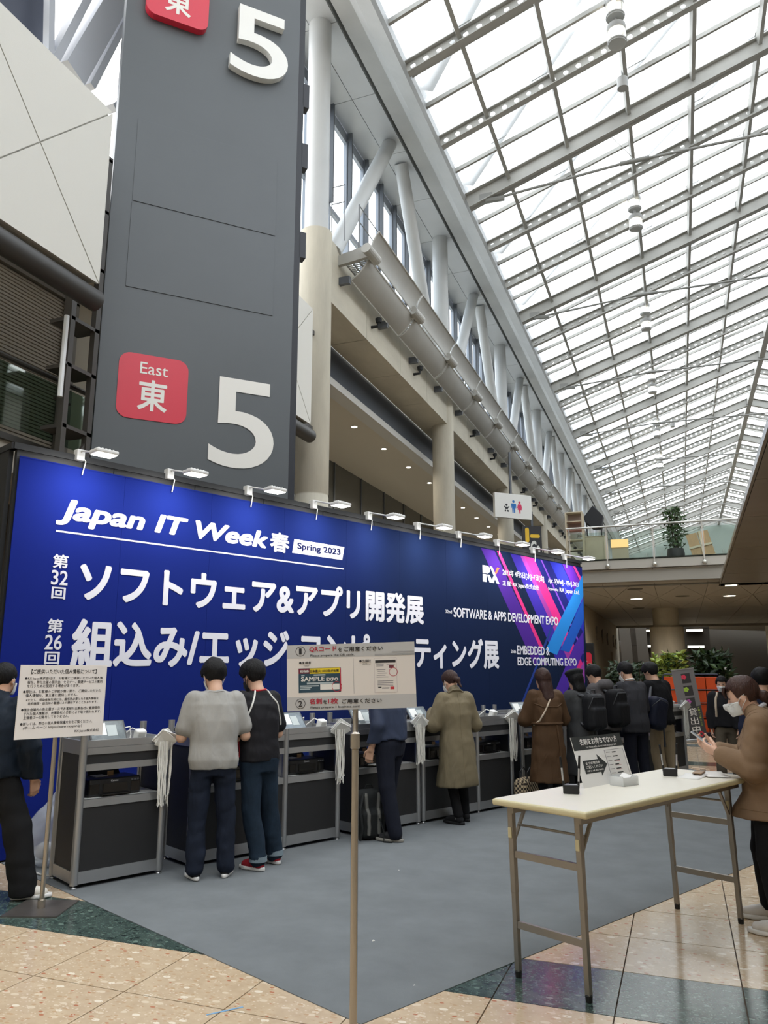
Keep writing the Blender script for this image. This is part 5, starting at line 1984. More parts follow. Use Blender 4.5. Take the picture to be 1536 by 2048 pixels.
t = thing('display_shelf', 'tall pale open shelf with coloured trays behind the glass rail', 'shelf', (-3.13, 27.0, ZF + 0.02))
for x in (-0.28, 0.28):
    for y in (0, 0.4):
        MB().box(x - 0.025, x + 0.025, y - 0.025, y + 0.025, 0, 1.85).build('upright', M_CREAM, t)
for k, z in enumerate((0.5, 0.85, 1.2, 1.5, 1.83)):
    MB().box(-0.28, 0.28, 0, 0.4, z, z + 0.03).build('shelf_board', M_CREAM if k != 2 else mat('pink_tray', (172, 120, 112), 0.6), t)
MB().box(-0.25, 0.25, 0.36, 0.38, 1.2, 1.83).build('back_board', mat('shelf_back', (150, 132, 124), 0.6), t)
t = thing('black_canopy', 'black faceted canopy on thin legs behind the glass rail of the bridge', 'canopy', (-2.56, 28.2, ZF + 0.02))
mb = MB()
pts = [(-0.34, 0, 1.85), (0.0, 0, 2.25), (0.34, 0, 1.85), (0.26, 0, 1.42), (-0.05, 0, 1.42), (-0.3, 0, 1.65)]
mb.prism([(p[0], p[2]) for p in pts], lambda u, v, q: (u, q, v), -0.2, 0.25)
mb.build('hood', mat('canopy_black', (20, 22, 28), 0.6), t, bevel=0.02)
for x in (-0.26, 0.24):
    MB().box(x - 0.02, x + 0.02, 0.0, 0.04, 0, 1.7).build('leg', mat('canopy_leg', (40, 42, 48), 0.6), t)
t = thing('lit_counter_sign', 'small lit orange sign on a white kiosk behind the bridge rail', 'sign', (-1.75, 28.6, ZF + 0.02))
MB().box(-0.28, 0.28, 0, 0.3, 0, 0.72).build('kiosk', M_CREAM, t)
MB().box(-0.3, 0.3, -0.03, 0.05, 0.76, 1.05).build('sign_box', mat('lit_orange', (236, 190, 128), 0.5, emit=0.8), t)
MB().box(-0.3, 0.3, 0.0, 0.05, 0.72, 0.78).build('ledge', M_CREAM, t)

# =================================================================== RESTROOM SIGN
a = R(67 - 20.75)
sd_ = np.array([math.sin(a), math.cos(a), 0])
sp_ = at_y(1026, 1012, 34)
rot_ = math.atan2(sd_[1], sd_[0])
t = thing('restroom_sign', 'white hanging sign with baby, man and woman pictograms', 'sign', tuple(sp_), rot_)
MB().box(-0.95, 1.0, 0, 0.16, -0.57, 0.56).build('panel', mat('sign_panel_white', (226, 224, 218), 0.5), t, bevel=0.008)
MB().box(-0.1, 0.0, 0.06, 0.12, 0.56, 2.55).build('hanger', M_MULLD, t)
RF = (np.array([0, 0, 0]), np.array([1, 0, 0]), np.array([0, 0, 1]), np.array([0, -1, 0]))
M_PB = mat('picto_blue', (30, 110, 180), 0.5)
M_PR = mat('picto_red', (206, 40, 90), 0.5)
M_PK = mat('picto_black', (30, 30, 32), 0.5)


def disc(cx_, cz_, r_, n=14):
    return [(cx_ + r_ * math.cos(2 * math.pi * i / n), cz_ + r_ * math.sin(2 * math.pi * i / n)) for i in range(n)]


flat_poly(RF, disc(0.03, 0.21, 0.065), M_PB, t, name='man_head')
flat_poly(RF, [(-0.10, 0.12), (0.16, 0.12), (0.17, -0.1), (0.13, -0.1), (0.12, 0.02), (0.10, -0.32), (0.04, -0.32), (0.03, -0.1), (0.02, -0.32), (-0.04, -0.32), (-0.06, 0.02), (-0.07, -0.1), (-0.11, -0.1)], M_PB, t, name='man_figure')
flat_poly(RF, disc(0.35, 0.19, 0.062), M_PR, t, name='woman_head')
flat_poly(RF, [(0.27, 0.11), (0.43, 0.11), (0.49, -0.08), (0.45, -0.09), (0.41, 0.02), (0.47, -0.16), (0.40, -0.16), (0.39, -0.33), (0.36, -0.33), (0.35, -0.17), (0.34, -0.33), (0.31, -0.33), (0.30, -0.16), (0.23, -0.16), (0.29, 0.02), (0.25, -0.09), (0.21, -0.08)], M_PR, t, name='woman_figure')
flat_poly(RF, disc(-0.34, 0.03, 0.06), M_PK, t, name='baby_head')
flat_poly(RF, [(-0.47, -0.02), (-0.41, -0.06), (-0.27, -0.06), (-0.21, -0.02), (-0.19, -0.06), (-0.26, -0.12), (-0.28, -0.17), (-0.40, -0.17), (-0.42, -0.12), (-0.49, -0.06)], M_PK, t, name='baby_body')
for s_ in (-1, 1):
    flat_poly(RF, [(-0.34 + s_ * 0.03, -0.19), (-0.34 + s_ * 0.11, -0.22), (-0.34 + s_ * 0.10, -0.30), (-0.34 + s_ * 0.03, -0.28)], M_PK, t, name='baby_leg')
# shop sign and stair rail behind it
p = at_y(1066, 1085, 41)
t = thing('shop_sign', 'dark shop sign with yellow mascot-free badge and white script letters', 'sign', tuple(p), R(30))
t['label'] = 'small dark hanging shop sign with a yellow bar and white lettering'
MB().box(-0.55, 0.5, 0, 0.12, -0.9, 0.9).build('panel', mat('shop_sign_dark', (36, 34, 38), 0.5), t)
MB().box(-0.06, 0.06, 0.03, 0.09, 0.9, 1.7).build('hanger', M_MULLD, t)
flat_poly(RF, rounded(-0.42, -0.2, 0.0, 0.8, 0.1), mat('shop_yellow', (236, 190, 40), 0.5), t, name='yellow_bar')
flat_poly(RF, rounded(-0.15, 0.4, 0.25, 0.45, 0.08), MATS['shop_yellow'], t, off=0.003, name='yellow_bar')
text_fit('Ca', RF, -0.15, 0.42, -0.75, 0.1, M_WSIGN, t, 0.004, 0.03)
t = thing('stair_rail', 'brown metal stair railing on the upper floor behind the shop sign', 'railing', (-5.5, 34.5, ZF))
M_BRN = mat('rail_brown', (92, 84, 74), 0.5)
for k in range(6):
    MB().box(-0.7 + k * 0.26, -0.66 + k * 0.26, 0, 0.04, 0 if True else 0, 1.75).build('baluster', M_BRN, t)
for z in (1.2, 1.45, 1.75):
    MB().box(-0.75, 0.7, 0.0, 0.05, z, z + 0.05).build('rail', M_BRN, t)
MB().bar((0.65, 0.02, 1.77), (1.0, 0.02, 1.45), 0.05, 0.05).build('rail', M_BRN, t)
MB().box(-0.9, 1.1, -0.1, 1.0, -0.02, 0.0).build('landing', M_SLAB, t)
MB().box(-4.1, -0.7, -0.1, 1.0, -0.4, -0.02).build('landing_beam', M_SLAB, t)

# =================================================================== UNDER AND BEYOND THE BRIDGE
M_CW = mat('pale_concrete_wall', (176, 168, 150), 0.75, vary=0.06, vscale=1, bump=0.1, bscale=8)
o = MB().prism([(27.2, 0), (45.0, 0), (45.0, 2.6), (46.5, 2.6), (46.5, 0), (52, 0), (52, 4.29), (27.2, 4.29)], lambda u, v, t: (t, u, v), -3.9, -3.6).build('wall_bridge', M_CW)
struct(o, 'pale concrete wall under the bridge with bird shaped reliefs')
M_BIRD = mat('bird_relief', (128, 122, 112), 0.6)
for k, (x, y_) in enumerate(((1192, 1266), (1204, 1272), (1214, 1278), (1226, 1282), (1231, 1288), (1239, 1292), (1245, 1295))):
    p = at_x(x, y_, -3.6)
    s_ = 0.35 + 0.05 * (k % 2)
    mb = MB()
    mb.prism([(-0.5 * s_, 0.7 * s_), (-0.1 * s_, 0.2 * s_), (0.6 * s_, 0.9 * s_), (0.25 * s_, -0.1 * s_), (0.3 * s_, -0.9 * s_), (-0.1 * s_, -0.35 * s_), (-0.55 * s_, -0.15 * s_)], lambda u, v, q: (q, u, v), 0, 0.05)
    mb.build('bird_relief', M_BIRD, o, loc=(-3.6, p[1], p[2]))
p = at_y(1177, 1340, 23)
t = thing('pylon_sign', 'black pylon sign with a red square behind the striped end of the banner', 'sign', (p[0], 23, 0))
MB().box(-0.5, 0.17, 0, 0.3, 0, 2.36).build('pylon', mat('pylon_black', (18, 18, 20), 0.4), t, bevel=0.01)
flat_poly(RF, rounded(-0.36, 0.11, 1.62, 2.09, 0.08), M_RED, t, off=0.006, thick=0.004, name='red_square')
text_fit('東', RF, -0.22, -0.02, 1.66, 1.88, M_WSIGN, t, 0.009, 0.02)
text_fit('East', RF, -0.22, -0.03, 1.93, 2.02, M_WSIGN, t, 0.009, 0.0)
# planters
M_PBOX = mat('planter_dark', (52, 50, 46), 0.7)
for k, (x, w_, mt, mt2, lab, sz) in enumerate(((-2.5, 1.0, M_LEAFD, M_LEAF, 'dark leafy planter beside the black pylon sign', 0.16), (-1.3, 0.9, M_LEAFD, M_LEAFD, 'dark leafy planter behind the man in the dark suit', 0.16),
                                       (-0.25, 0.75, M_LEAFY, M_LEAF, 'yellow-green leafy planter above the orange crates', 0.18), (0.72, 0.8, M_LEAFD, M_LEAF, 'dark spreading fern planter behind the roll-up banner', 0.22))):
    t = thing('planter', lab, 'planter', (x, 20.6 + 0.2 * k, 0), 0, 'planters under the bridge')
    MB().box(-w_ / 2, w_ / 2, -0.25, 0.25, 0, 0.75).build('planter_box', M_PBOX, t, bevel=0.02)
    top = 1.75 if k < 2 else 2.02
    mb = MB()
    for q in range(6):
        a = rndp.uniform(-w_ / 2, w_ / 2) * 0.8
        mb.path([(a, 0, 0.7), (a * 1.1, 0.05, 1.2), (a * 1.25, rndp.uniform(-0.2, 0.2), top - 0.15)], 0.012, 5)
    o = mb.build('stems', M_STEM, t)
    o['kind'] = 'stuff'
    for mm, nn in ((mt, 520), (mt2, 260)):
        o = leaf_cloud(nn, lambda r: (max(-w_ * 0.46, min(w_ * 0.46, r.gauss(0, w_ * 0.30))), r.gauss(0, 0.16), 0.85 + (top - 0.85) * r.random() ** 0.7), sz, rndp).build('foliage', mm, t)
        o['kind'] = 'stuff'
# cart of orange crates
M_ORC = mat('orange_crate', (226, 84, 28), 0.5)
M_CART = mat('cart_navy', (34, 40, 66), 0.4)
for k, (x, lab) in enumerate(((-0.12, 'orange folding crates on a navy cage cart left of the roll-up banner'), (0.52, 'orange folding crates on a navy cage cart right of the roll-up banner'))):
    t = thing('crate_cart', lab, 'cart', (x, 19.85, 0), 0, 'cage carts with orange crates')
    for sx in (-0.3, 0.3):
        MB().path([(sx, -0.02, 0.16), (sx, -0.02, 1.44), (sx * 0.9, -0.02, 1.5), (0, -0.02, 1.5)], 0.018, 8).build('side_frame', M_CART, t)
    for z in (0.18, 0.55, 0.85, 1.15):
        MB().tube((-0.3, -0.02, z), (0.3, -0.02, z), 0.012, n=6).build('cross_tube', M_CART, t)
    MB().box(-0.3, 0.3, -0.02, 0.5, 0.13, 0.17).build('deck', M_CART, t)
    for sx in (-0.25, 0.25):
        for sy in (0.04, 0.45):
            MB().tube((sx - 0.02, sy, 0.06), (sx + 0.02, sy, 0.06), 0.06, n=12).build('caster', M_FOOT, t)
    for row in range(4):
        for q in range(2):
            x0 = -0.285 + q * 0.29
            cr = MB().box(x0, x0 + 0.275, 0.02, 0.46, 0.18 + row * 0.32, 0.48 + row * 0.32).build('crate', M_ORC, t, bevel=0.01)
            for r_ in range(2):
                MB().box(x0 + 0.06 + r_ * 0.12, x0 + 0.075 + r_ * 0.12, 0.012, 0.02, 0.2 + row * 0.32, 0.46 + row * 0.32).build('crate_rib', M_ORC, cr)
# roll-up banner
pb0, pb1 = at_y(1347, 1343, 19.3), at_y(1392, 1342, 19.3)
rw = pb1[0] - pb0[0]
t = thing('rollup_banner', 'grey roll-up banner with flower pictures and white Japanese characters', 'banner', (pb0[0] + rw * 0.80, 19.3, 0), 0, rot=(0, R(-7), 0))
M_RUG = mat('rollup_grey', (112, 110, 112), 0.6)
RH = 1.62
MB().box(-rw / 2, rw / 2, 0, 0.008, 0.09, RH).build('sheet', M_RUG, t)
MB().box(-rw / 2 - 0.01, rw / 2 + 0.01, -0.01, 0.02, RH, RH + 0.02).build('top_bar', M_ALU, t)
MB().box(-rw / 2 - 0.03, rw / 2 + 0.03, -0.06, 0.08, 0.02, 0.09).build('base_case', M_ALU, t, bevel=0.015)
M_RUD = mat('rollup_dark', (58, 56, 58), 0.6)
flat_poly(RF, [(-rw / 2, 0.09), (rw / 2, 0.09), (rw / 2, 0.8), (-rw / 2, 0.72)], M_RUD, t, off=0.001, name='dark_lower_part')
for k, (z, c) in enumerate(((1.42, (206, 50, 80)), (1.14, (150, 186, 60)), (0.87, (170, 80, 160)))):
    flat_poly(RF, [(-0.05, z - 0.11), (0.14, z - 0.11), (0.14, z + 0.11), (-0.05, z + 0.11)], mat('picture_dark', (46, 44, 46), 0.6), t, off=0.0015, name='picture')
    for q in range(5):
        a = q * 2 * math.pi / 5
        flat_poly(RF, disc(0.0 + 0.032 * math.cos(a), z + 0.03 + 0.032 * math.sin(a), 0.026, 8), mat('petal_%d' % k, c, 0.6), t, off=0.002 + 0.0001 * q, name='petal')
for k, ch_ in enumerate('貸出中'):
    text_fit(ch_, RF, -0.04, 0.13, 0.58 - 0.19 * k, 0.75 - 0.19 * k, M_WSIGN, t, 0.002, 0.0)
for k, ch_ in enumerate('オールリースです'):
    text_fit(ch_, RF, 0.16, 0.20, 0.73 - 0.055 * k, 0.77 - 0.055 * k, MATS['leaf_yellow_green'], t, 0.002, 0.02, 0, 2)
flat_poly(RF, [(0.06, 0.18), (0.13, 0.25), (0.2, 0.18), (0.13, 0.11)], M_RED, t, off=0.002, name='red_badge')
flat_poly(RF, disc(0.13, 0.18, 0.03, 10), M_RUD, t, off=0.0025, name='badge_eye')
# wooden easel frame far right
pe = at_y(1449, 1345, 24)
t = thing('easel_frame', 'pale wooden easel frame with small notices beyond the orange crates', 'easel', (pe[0], 24, 0))
for x in (-0.15, 0.15):
    MB().bar((x, 0, 0), (x * 0.95, 0, 1.75), 0.03, 0.03).build('upright', M_CREAM, t)
for z in (1.35, 1.55, 1.73):
    MB().box(-0.16, 0.16, -0.015, 0.015, z, z + 0.03).build('crosspiece', M_CREAM, t)
MB().box(0.0, 0.14, -0.025, -0.016, 1.56, 1.7).build('notice', M_PAPER, t)
MB().bar((0, 0.0, 1.7), (0, 0.6, 0.0), 0.03, 0.03).build('rear_leg', M_CREAM, t)
# far interior beyond the bridge: panelled wall, strip lights, lighter hall ceiling
M_FARB = mat('far_brown_panel', (74, 66, 57), 0.6)
fw_ = MB().box(-12, 2.0, 58, 58.3, 0, 9).build('wall_far_panels', mat('far_brown_panel', (74, 66, 57), 0.6))
struct(fw_, 'dark brown panelled wall beyond the bridge')
for i in range(7):
    for j in range(6):
        MB().box(-12 + i * 2.0 + 0.02, -12 + (i + 1) * 2.0 - 0.02, 57.96, 58.0, j * 1.1 + 0.02, (j + 1) * 1.1 - 0.02).build('panel', M_FARB, fw_)
M_STRIPL = mat('strip_light', (255, 240, 214), 0.5, emit=4.0)
sl0 = None
for k, (x, y_) in enumerate(((1389, 1260), (1392, 1293), (1289, 1261), (1292, 1292))):
    p = at_y(x, y_, 57)
    t = thing('strip_light', 'warm strip light along the dark panelled wall beyond the bridge', 'ceiling light', (p[0], 57, p[2]), 0, 'strip lights beyond the bridge')
    MB().box(-0.55, 0.55, 0, 0.94, -0.09, 0.06).build('housing', M_FARB, t)
    MB().box(-0.52, 0.52, -0.02, 0.0, -0.08, 0.05).build('diffuser', M_STRIPL, t)
for k, (a_, b_, lab) in enumerate((((1240, 1255), (1262, 1390), 'slanting grey fin column with a red tip beyond the pale wall'), ((1273, 1255), (1294, 1390), 'slanting grey fin column beside the thick round column'))):
    p0, p1 = at_y(*a_, 54), at_y(*b_, 54)
    t = thing('fin_column', lab, 'column', (p1[0], 54, 0))
    mb = MB()
    dx = p0[0] - p1[0]
    mb.prism([(-0.35, 0), (0.35, 0), (dx + 0.55, p0[2] + 0.6), (dx - 0.1, p0[2] + 0.6)], lambda u, v, q: (u, q, v), 0, 0.5)
    mb.build('fin', mat('fin_grey', (112, 106, 98), 0.7), t)
    MB().box(-0.45, 0.45, -0.05, 0.55, 0, 0.2).build('foot', mat('fin_grey', (112, 106, 98), 0.7), t)
# lighter ceiling of the next hall with light rods
M_NH = mat('next_hall_ceiling', (132, 126, 116), 0.6)
nh = empty('ceiling_next_hall')
struct(nh, 'pale sloping ceiling of the next hall beyond the bridge')
for i in range(10):
    y0 = 51 + i * 3.2
    mb = MB()
    mb.add([(2.0, y0, 6.6 - 0.1 * i), (20, y0, 5.6 - 0.1 * i), (20, y0 + 3.1, 5.5 - 0.1 * i), (2.0, y0 + 3.1, 6.5 - 0.1 * i)], [(0, 1, 2, 3)])
    mb.build('ceiling_strip', M_NH, nh)
    if i % 2 == 0:
        MB().tube((3 + i * 0.8, y0, 4.9), (3 + i * 0.8, y0, 6.4 - 0.1 * i), 0.05, n=6).build('hanging_rod', M_WSTEEL, nh)
MB().bar((3.0, 52, 4.6), (5.2, 54, 6.6), 0.12, 0.12).build('slant_strut', M_WSTEEL, nh)
o = MB().box(2.0, 20, 84, 84.3, 0, 7).build('wall_next_hall', mat('next_hall_wall', (92, 86, 78), 0.7))
struct(o)
for k, x in enumerate((6.3, 9.5)):
    o = MB().lathe([(0.6, 0), (0.6, 6.3)], (x, 60 + k * 3, 0), 20).build('far_column', M_CONC2, nh, smooth=True)

# =================================================================== PEOPLE: bodies and clothes grown from distance fields
def smin(a, b, k):
    if k <= 0:
        return np.minimum(a, b)
    h = np.clip(0.5 + 0.5 * (b - a) / k, 0, 1)
    return b * (1 - h) + a * h - k * h * (1 - h)


def cone(p, a, b, ra, rb):
    a = np.asarray(a, float); b = np.asarray(b, float)
    d = b - a
    t = np.clip(((p - a) @ d) / max(d @ d, 1e-9), 0, 1)
    q = p - a - t[..., None] * d
    return np.sqrt((q * q).sum(-1)) - (ra + (rb - ra) * t)


def chain(p, pts, rs, k=0.02):
    d = None
    for i in range(len(pts) - 1):
        c = cone(p, pts[i], pts[i + 1], rs[i], rs[i + 1])
        d = c if d is None else smin(d, c, k)
    return d


def ellip(p, c, r, M=None):
    q = p - np.asarray(c, float)
    if M is not None:
        q = q @ M
    r = np.asarray(r, float)
    k0 = np.sqrt(((q / r) ** 2).sum(-1))
    k1 = np.sqrt(((q / (r * r)) ** 2).sum(-1)) + 1e-9
    return k0 * (k0 - 1) / k1


def rbox(p, c, h, r, M=None):
    q = p - np.asarray(c, float)
    if M is not None:
        q = q @ M
    q = np.abs(q) - (np.asarray(h, float) - r)
    return np.sqrt((np.maximum(q, 0) ** 2).sum(-1)) + np.minimum(q.max(-1), 0) - r


def folds(p, f, seed, n=4):
    r = np.random.RandomState(seed)
    o = 0
    for i in range(n):
        k = r.normal(size=3) * f
        k2 = r.normal(size=3) * f * 0.5
        o = o + np.sin(p @ k + 1.6 * np.sin(p @ k2 + r.rand() * 6) + r.rand() * 6) / n
    return o


def nets(fn, lo, hi, res):
    """surface-nets mesh of the zero level of fn inside the box"""
    lo = np.array(lo, float); hi = np.array(hi, float)
    n = np.maximum(np.ceil((hi - lo) / res).astype(int) + 1, 3)
    K = 8
    nb = -(-n // K)
    vol = np.ones(tuple(nb * K), np.float32)
    bc_ = np.stack(np.meshgrid(*[lo[i] + res * (K * np.arange(nb[i]) + (K - 1) / 2) for i in range(3)], indexing='ij'), -1)
    dc_ = fn(bc_)
    vb = vol.reshape(nb[0], K, nb[1], K, nb[2], K)
    vb[:] = np.where(dc_ < 0, -1.0, 1.0)[:, None, :, None, :, None]
    sel = np.argwhere(np.abs(dc_) < res * K * 0.95 + 0.05)
    off = res * np.stack(np.meshgrid(*[np.arange(K)] * 3, indexing='ij'), -1)
    for i in range(0, len(sel), 300):
        q = sel[i:i + 300]
        base = lo + res * K * q
        d = fn(base[:, None, None, None, :] + off[None])
        for j, (x, y, z) in enumerate(q):
            vb[x, :, y, :, z, :] = d[j]
    vol = vol[:n[0], :n[1], :n[2]]
    vol[0] = vol[-1] = 1
    vol[:, 0] = vol[:, -1] = 1
    vol[:, :, 0] = vol[:, :, -1] = 1
    s = vol < 0
    c = np.zeros(tuple(n - 1), np.int8)
    offs = [(i, j, k) for i in (0, 1) for j in (0, 1) for k in (0, 1)]
    for i, j, k in offs:
        c += s[i:n[0] - 1 + i, j:n[1] - 1 + j, k:n[2] - 1 + k]
    act = np.argwhere((c > 0) & (c < 8))
    idx = -np.ones(tuple(n - 1), np.int64)
    idx[tuple(act.T)] = np.arange(len(act))
    cv = {o: vol[act[:, 0] + o[0], act[:, 1] + o[1], act[:, 2] + o[2]] for o in offs}
    acc = np.zeros((len(act), 3))
    cnt = np.zeros(len(act))
    for o in offs:
        for ax in range(3):
            if o[ax] == 0:
                o2 = list(o); o2[ax] = 1; o2 = tuple(o2)
                a, b = cv[o], cv[o2]
                m = (a < 0) != (b < 0)
                t = np.where(m, a / np.where(m, a - b, 1), 0)
                pt = np.tile(np.array(o, float), (len(act), 1))
                pt[:, ax] += t
                acc[m] += pt[m]
                cnt[m] += 1
    V = lo + (act + acc / cnt[:, None]) * res
    F = []
    for ax in range(3):
        o1, o2 = (ax + 1) % 3, (ax + 2) % 3
        sl0 = [slice(None)] * 3; sl1 = [slice(None)] * 3
        sl0[ax] = slice(0, n[ax] - 1); sl1[ax] = slice(1, n[ax])
        d = s[tuple(sl0)].astype(np.int8) - s[tuple(sl1)].astype(np.int8)
        e = np.argwhere(d != 0)
        e = e[(e[:, o1] > 0) & (e[:, o2] > 0) & (e[:, o1] < n[o1] - 1) & (e[:, o2] < n[o2] - 1)]
        if not len(e):
            continue
        q = []
        for da, db in ((0, 0), (-1, 0), (-1, -1), (0, -1)):
            cc_ = e.copy()
            cc_[:, o1] += da
            cc_[:, o2] += db
            q.append(idx[tuple(cc_.T)])
        q = np.stack(q, 1)
        fl = d[tuple(e.T)] < 0
        q[fl] = q[fl][:, ::-1]
        F.append(q)
    return V, np.concatenate(F)


def to_mesh(name, parts):
    vs, fs, k = [], [], 0
    for V, F in parts:
        vs.append(V)
        fs.append(F + k)
        k += len(V)
    V = np.concatenate(vs); F = np.concatenate(fs)
    me = bpy.data.meshes.new(name)
    me.vertices.add(len(V))
    me.vertices.foreach_set('co', V.astype(np.float32).reshape(-1))
    me.loops.add(len(F) * 4)
    me.loops.foreach_set('vertex_index', F.astype(np.int32).reshape(-1))
    me.polygons.add(len(F))
    me.polygons.foreach_set('loop_start', np.arange(0, len(F) * 4, 4, dtype=np.int32))
    me.update(calc_edges=True)
    me.validate()
    me.shade_smooth()
    return me


def grow(name, fn, lo, hi, res, material, parent, extra=None):
    parts = [nets(fn, lo, hi, res)]
    if extra:
        parts += extra
    me = to_mesh(name, parts)
    me.materials.append(material)
    o = bpy.data.objects.new(name, me)
    COL.objects.link(o)
    o.parent = parent
    return o


def rotm(ax, deg):
    return np.array(Matrix.Rotation(R(deg), 3, ax))


def hand_parts(w, d, n, sc=1.0, curl=25.0, left=False, spread=1.0, thumb_in=30):
    """chains of one hand: w wrist, d finger direction, n palm normal (side the fingers curl to)"""
    d = np.asarray(d, float); d = d / np.linalg.norm(d)
    n = np.asarray(n, float); n = n - d * (n @ d); n = n / np.linalg.norm(n)
    s = np.cross(d, n)
    if left:
        s = -s                     # s points to the thumb side
    out = []
    L = 0.095 * sc
    kn = []
    for i, f in enumerate((-1.0, -0.34, 0.32, 0.95)):      # little .. index
        b = w + d * L * (0.92 + 0.06 * (1 - abs(f - 0.2))) + s * f * 0.030 * sc
        out.append(([w + s * f * 0.018 * sc, b], [0.0145 * sc, 0.0115 * sc]))
        kn.append((b, f))
    for (b, f), ln in zip(kn, (0.060, 0.076, 0.083, 0.074)):
        p = b
        dd = d + s * f * 0.05 * spread
        pts, rs = [p], [0.0098 * sc]
        ang = 0
        for seg, fr in enumerate((0.45, 0.30, 0.25)):
            ang += curl * (0.7, 1.1, 0.9)[seg]
            v = dd * math.cos(R(ang)) + n * math.sin(R(ang))
            p = p + v / np.linalg.norm(v) * ln * fr * sc * 1.0
            pts.append(p)
            rs.append((0.0092, 0.0084, 0.0070)[seg] * sc)
        out.append((pts, rs))
    b = w + d * 0.022 * sc + s * 0.024 * sc
    v = d * 0.62 + s * 0.75 * math.cos(R(thumb_in)) + n * math.sin(R(thumb_in)) * 0.8
    v = v / np.linalg.norm(v)
    p1 = b + v * 0.040 * sc
    v2 = d * 0.92 + s * 0.25 + n * math.sin(R(thumb_in)) * 0.6
    v2 = v2 / np.linalg.norm(v2)
    p2 = p1 + v2 * 0.032 * sc
    p3 = p2 + (v2 + n * 0.25) / np.linalg.norm(v2 + n * 0.25) * 0.026 * sc
    out.append(([w + s * 0.008 * sc, b, p1, p2, p3], [0.016 * sc, 0.0155 * sc, 0.0125 * sc, 0.0105 * sc, 0.0085 * sc]))
    return out


def hand_fn(parts, arm=None):
    def fn(p):
        d = None
        for pts, rs in parts:
            c = chain(p, pts, rs, 0.006)
            d = c if d is None else smin(d, c, 0.007)
        if arm is not None:
            d = smin(d, cone(p, arm[0], arm[1], arm[2], arm[3]), 0.016)
        return d
    return fn


M_SKIN = mat('skin', (206, 164, 138), 0.5, vary=0.04, vscale=12)
M_HAIRK = mat('hair_black', (16, 15, 16), 0.62, spec=0.25, bump=0.5, bscale=60, stretch=(3, 3, 0.5), vary=0.2, vscale=30)
M_HAIRB = mat('hair_brown', (54, 34, 28), 0.55, spec=0.3, bump=0.5, bscale=60, stretch=(3, 3, 0.5), vary=0.25, vscale=30)
M_MASK = mat('mask_white', (222, 224, 224), 0.8)
M_MASKK = mat('mask_black', (26, 26, 28), 0.8)
M_EYE = mat('eye_dark', (20, 16, 14), 0.3)


def cloth(name, rgb, rough=0.85, vary=0.08, vs=5, bump=0.18, bs=220, wr=0.32, wscale=8.0):
    """woven cloth: colour mottling, fine weave and soft creases"""
    if name in MATS:
        return MATS[name]
    m = mat(name, rgb, rough, vary=vary, vscale=vs, bump=bump, bscale=bs, spec=0.2, bdist=0.003)
    t = m.node_tree
    b = t.nodes['Principled BSDF']
    bp0 = [q for q in t.nodes if q.type == 'BUMP'][0]
    tc = [q for q in t.nodes if q.type == 'TEX_COORD'][0]
    nz = t.nodes.new('ShaderNodeTexNoise')
    nz.inputs['Scale'].default_value = wscale
    nz.inputs['Detail'].default_value = 1.5
    nz.inputs['Distortion'].default_value = 1.6
    mp = t.nodes.new('ShaderNodeMapping')
    mp.inputs['Rotation'].default_value = (0.5, 0.3, 0)
    mp.inputs['Scale'].default_value = (1.0, 1.0, 0.40)
    t.links.new(tc.outputs['Object'], mp.inputs['Vector'])
    t.links.new(mp.outputs['Vector'], nz.inputs['Vector'])
    bp = t.nodes.new('ShaderNodeBump')
    bp.inputs['Strength'].default_value = wr
    bp.inputs['Distance'].default_value = 0.035
    t.links.new(nz.outputs['Fac'], bp.inputs['Height'])
    t.links.new(bp.outputs['Normal'], bp0.inputs['Normal'])
    return m


class Body:
    pass


def skeleton(h, lean=6, head_pitch=20, head_yaw=0, wide=1.0, arms=None, feet=None, hip_shift=(0, 0)):
    B = Body()
    B.h = h
    B.hk = 1.06 * h / 1.7
    B.sh = math.tan(R(lean))
    B.wide = wide
    B.pz = 0.53 * h
    B.px, B.py = hip_shift

    def up(x, y, z):
        return np.array([x + B.px, y + B.py + B.sh * max(0, z - B.pz), z])
    B.up = up
    B.neck = up(0, -0.005 * h, 0.835 * h)
    B.S = {s: up(s * 0.104 * h * wide, 0, 0.80 * h) for s in (-1, 1)}
    Rh = rotm('Z', head_yaw) @ rotm('X', -head_pitch)
    B.Rh = Rh
    B.hc = B.neck + np.array([0, 0.008 * h, 0.030 * h]) + Rh @ np.array([0, 0.012 * h, 0.062 * h])
    # feet: dict side -> (x, y, yaw deg)
    feet = feet or {-1: (-0.1, 0, 8), 1: (0.1, 0, -8)}
    B.feet = feet
    B.leg = {}
    for s in (-1, 1):
        fx, fy, fyaw = feet[s]
        an = np.array([fx, fy, 0.045 * h]) + rotm('Z', fyaw) @ np.array([0, -0.035 * h, 0])
        hip = np.array([B.px + s * 0.052 * h, B.py, 0.50 * h])
        mid = (hip + an) / 2
        fwd = rotm('Z', fyaw) @ np.array([0, 1, 0])
        L_ = np.linalg.norm(hip - an)
        bend = max(0.0, 0.465 * h - L_)
        kn = mid + fwd * (0.018 * h + bend * 0.6) + np.array([0, 0, 0.01 * h])
        B.leg[s] = (hip, kn, an)
    B.arm = {}
    for s in (-1, 1):
        ua, fa = (arms or {}).get(s, ((s * 0.12, 0.05, -1), (0, 0.2, -1)))
        ua = np.array(ua, float); ua /= np.linalg.norm(ua)
        fa = np.array(fa, float); fa /= np.linalg.norm(fa)
        e = B.S[s] + ua * 0.184 * h
        wv = e + fa * 0.142 * h
        B.arm[s] = (B.S[s], e, wv, fa)
    return B


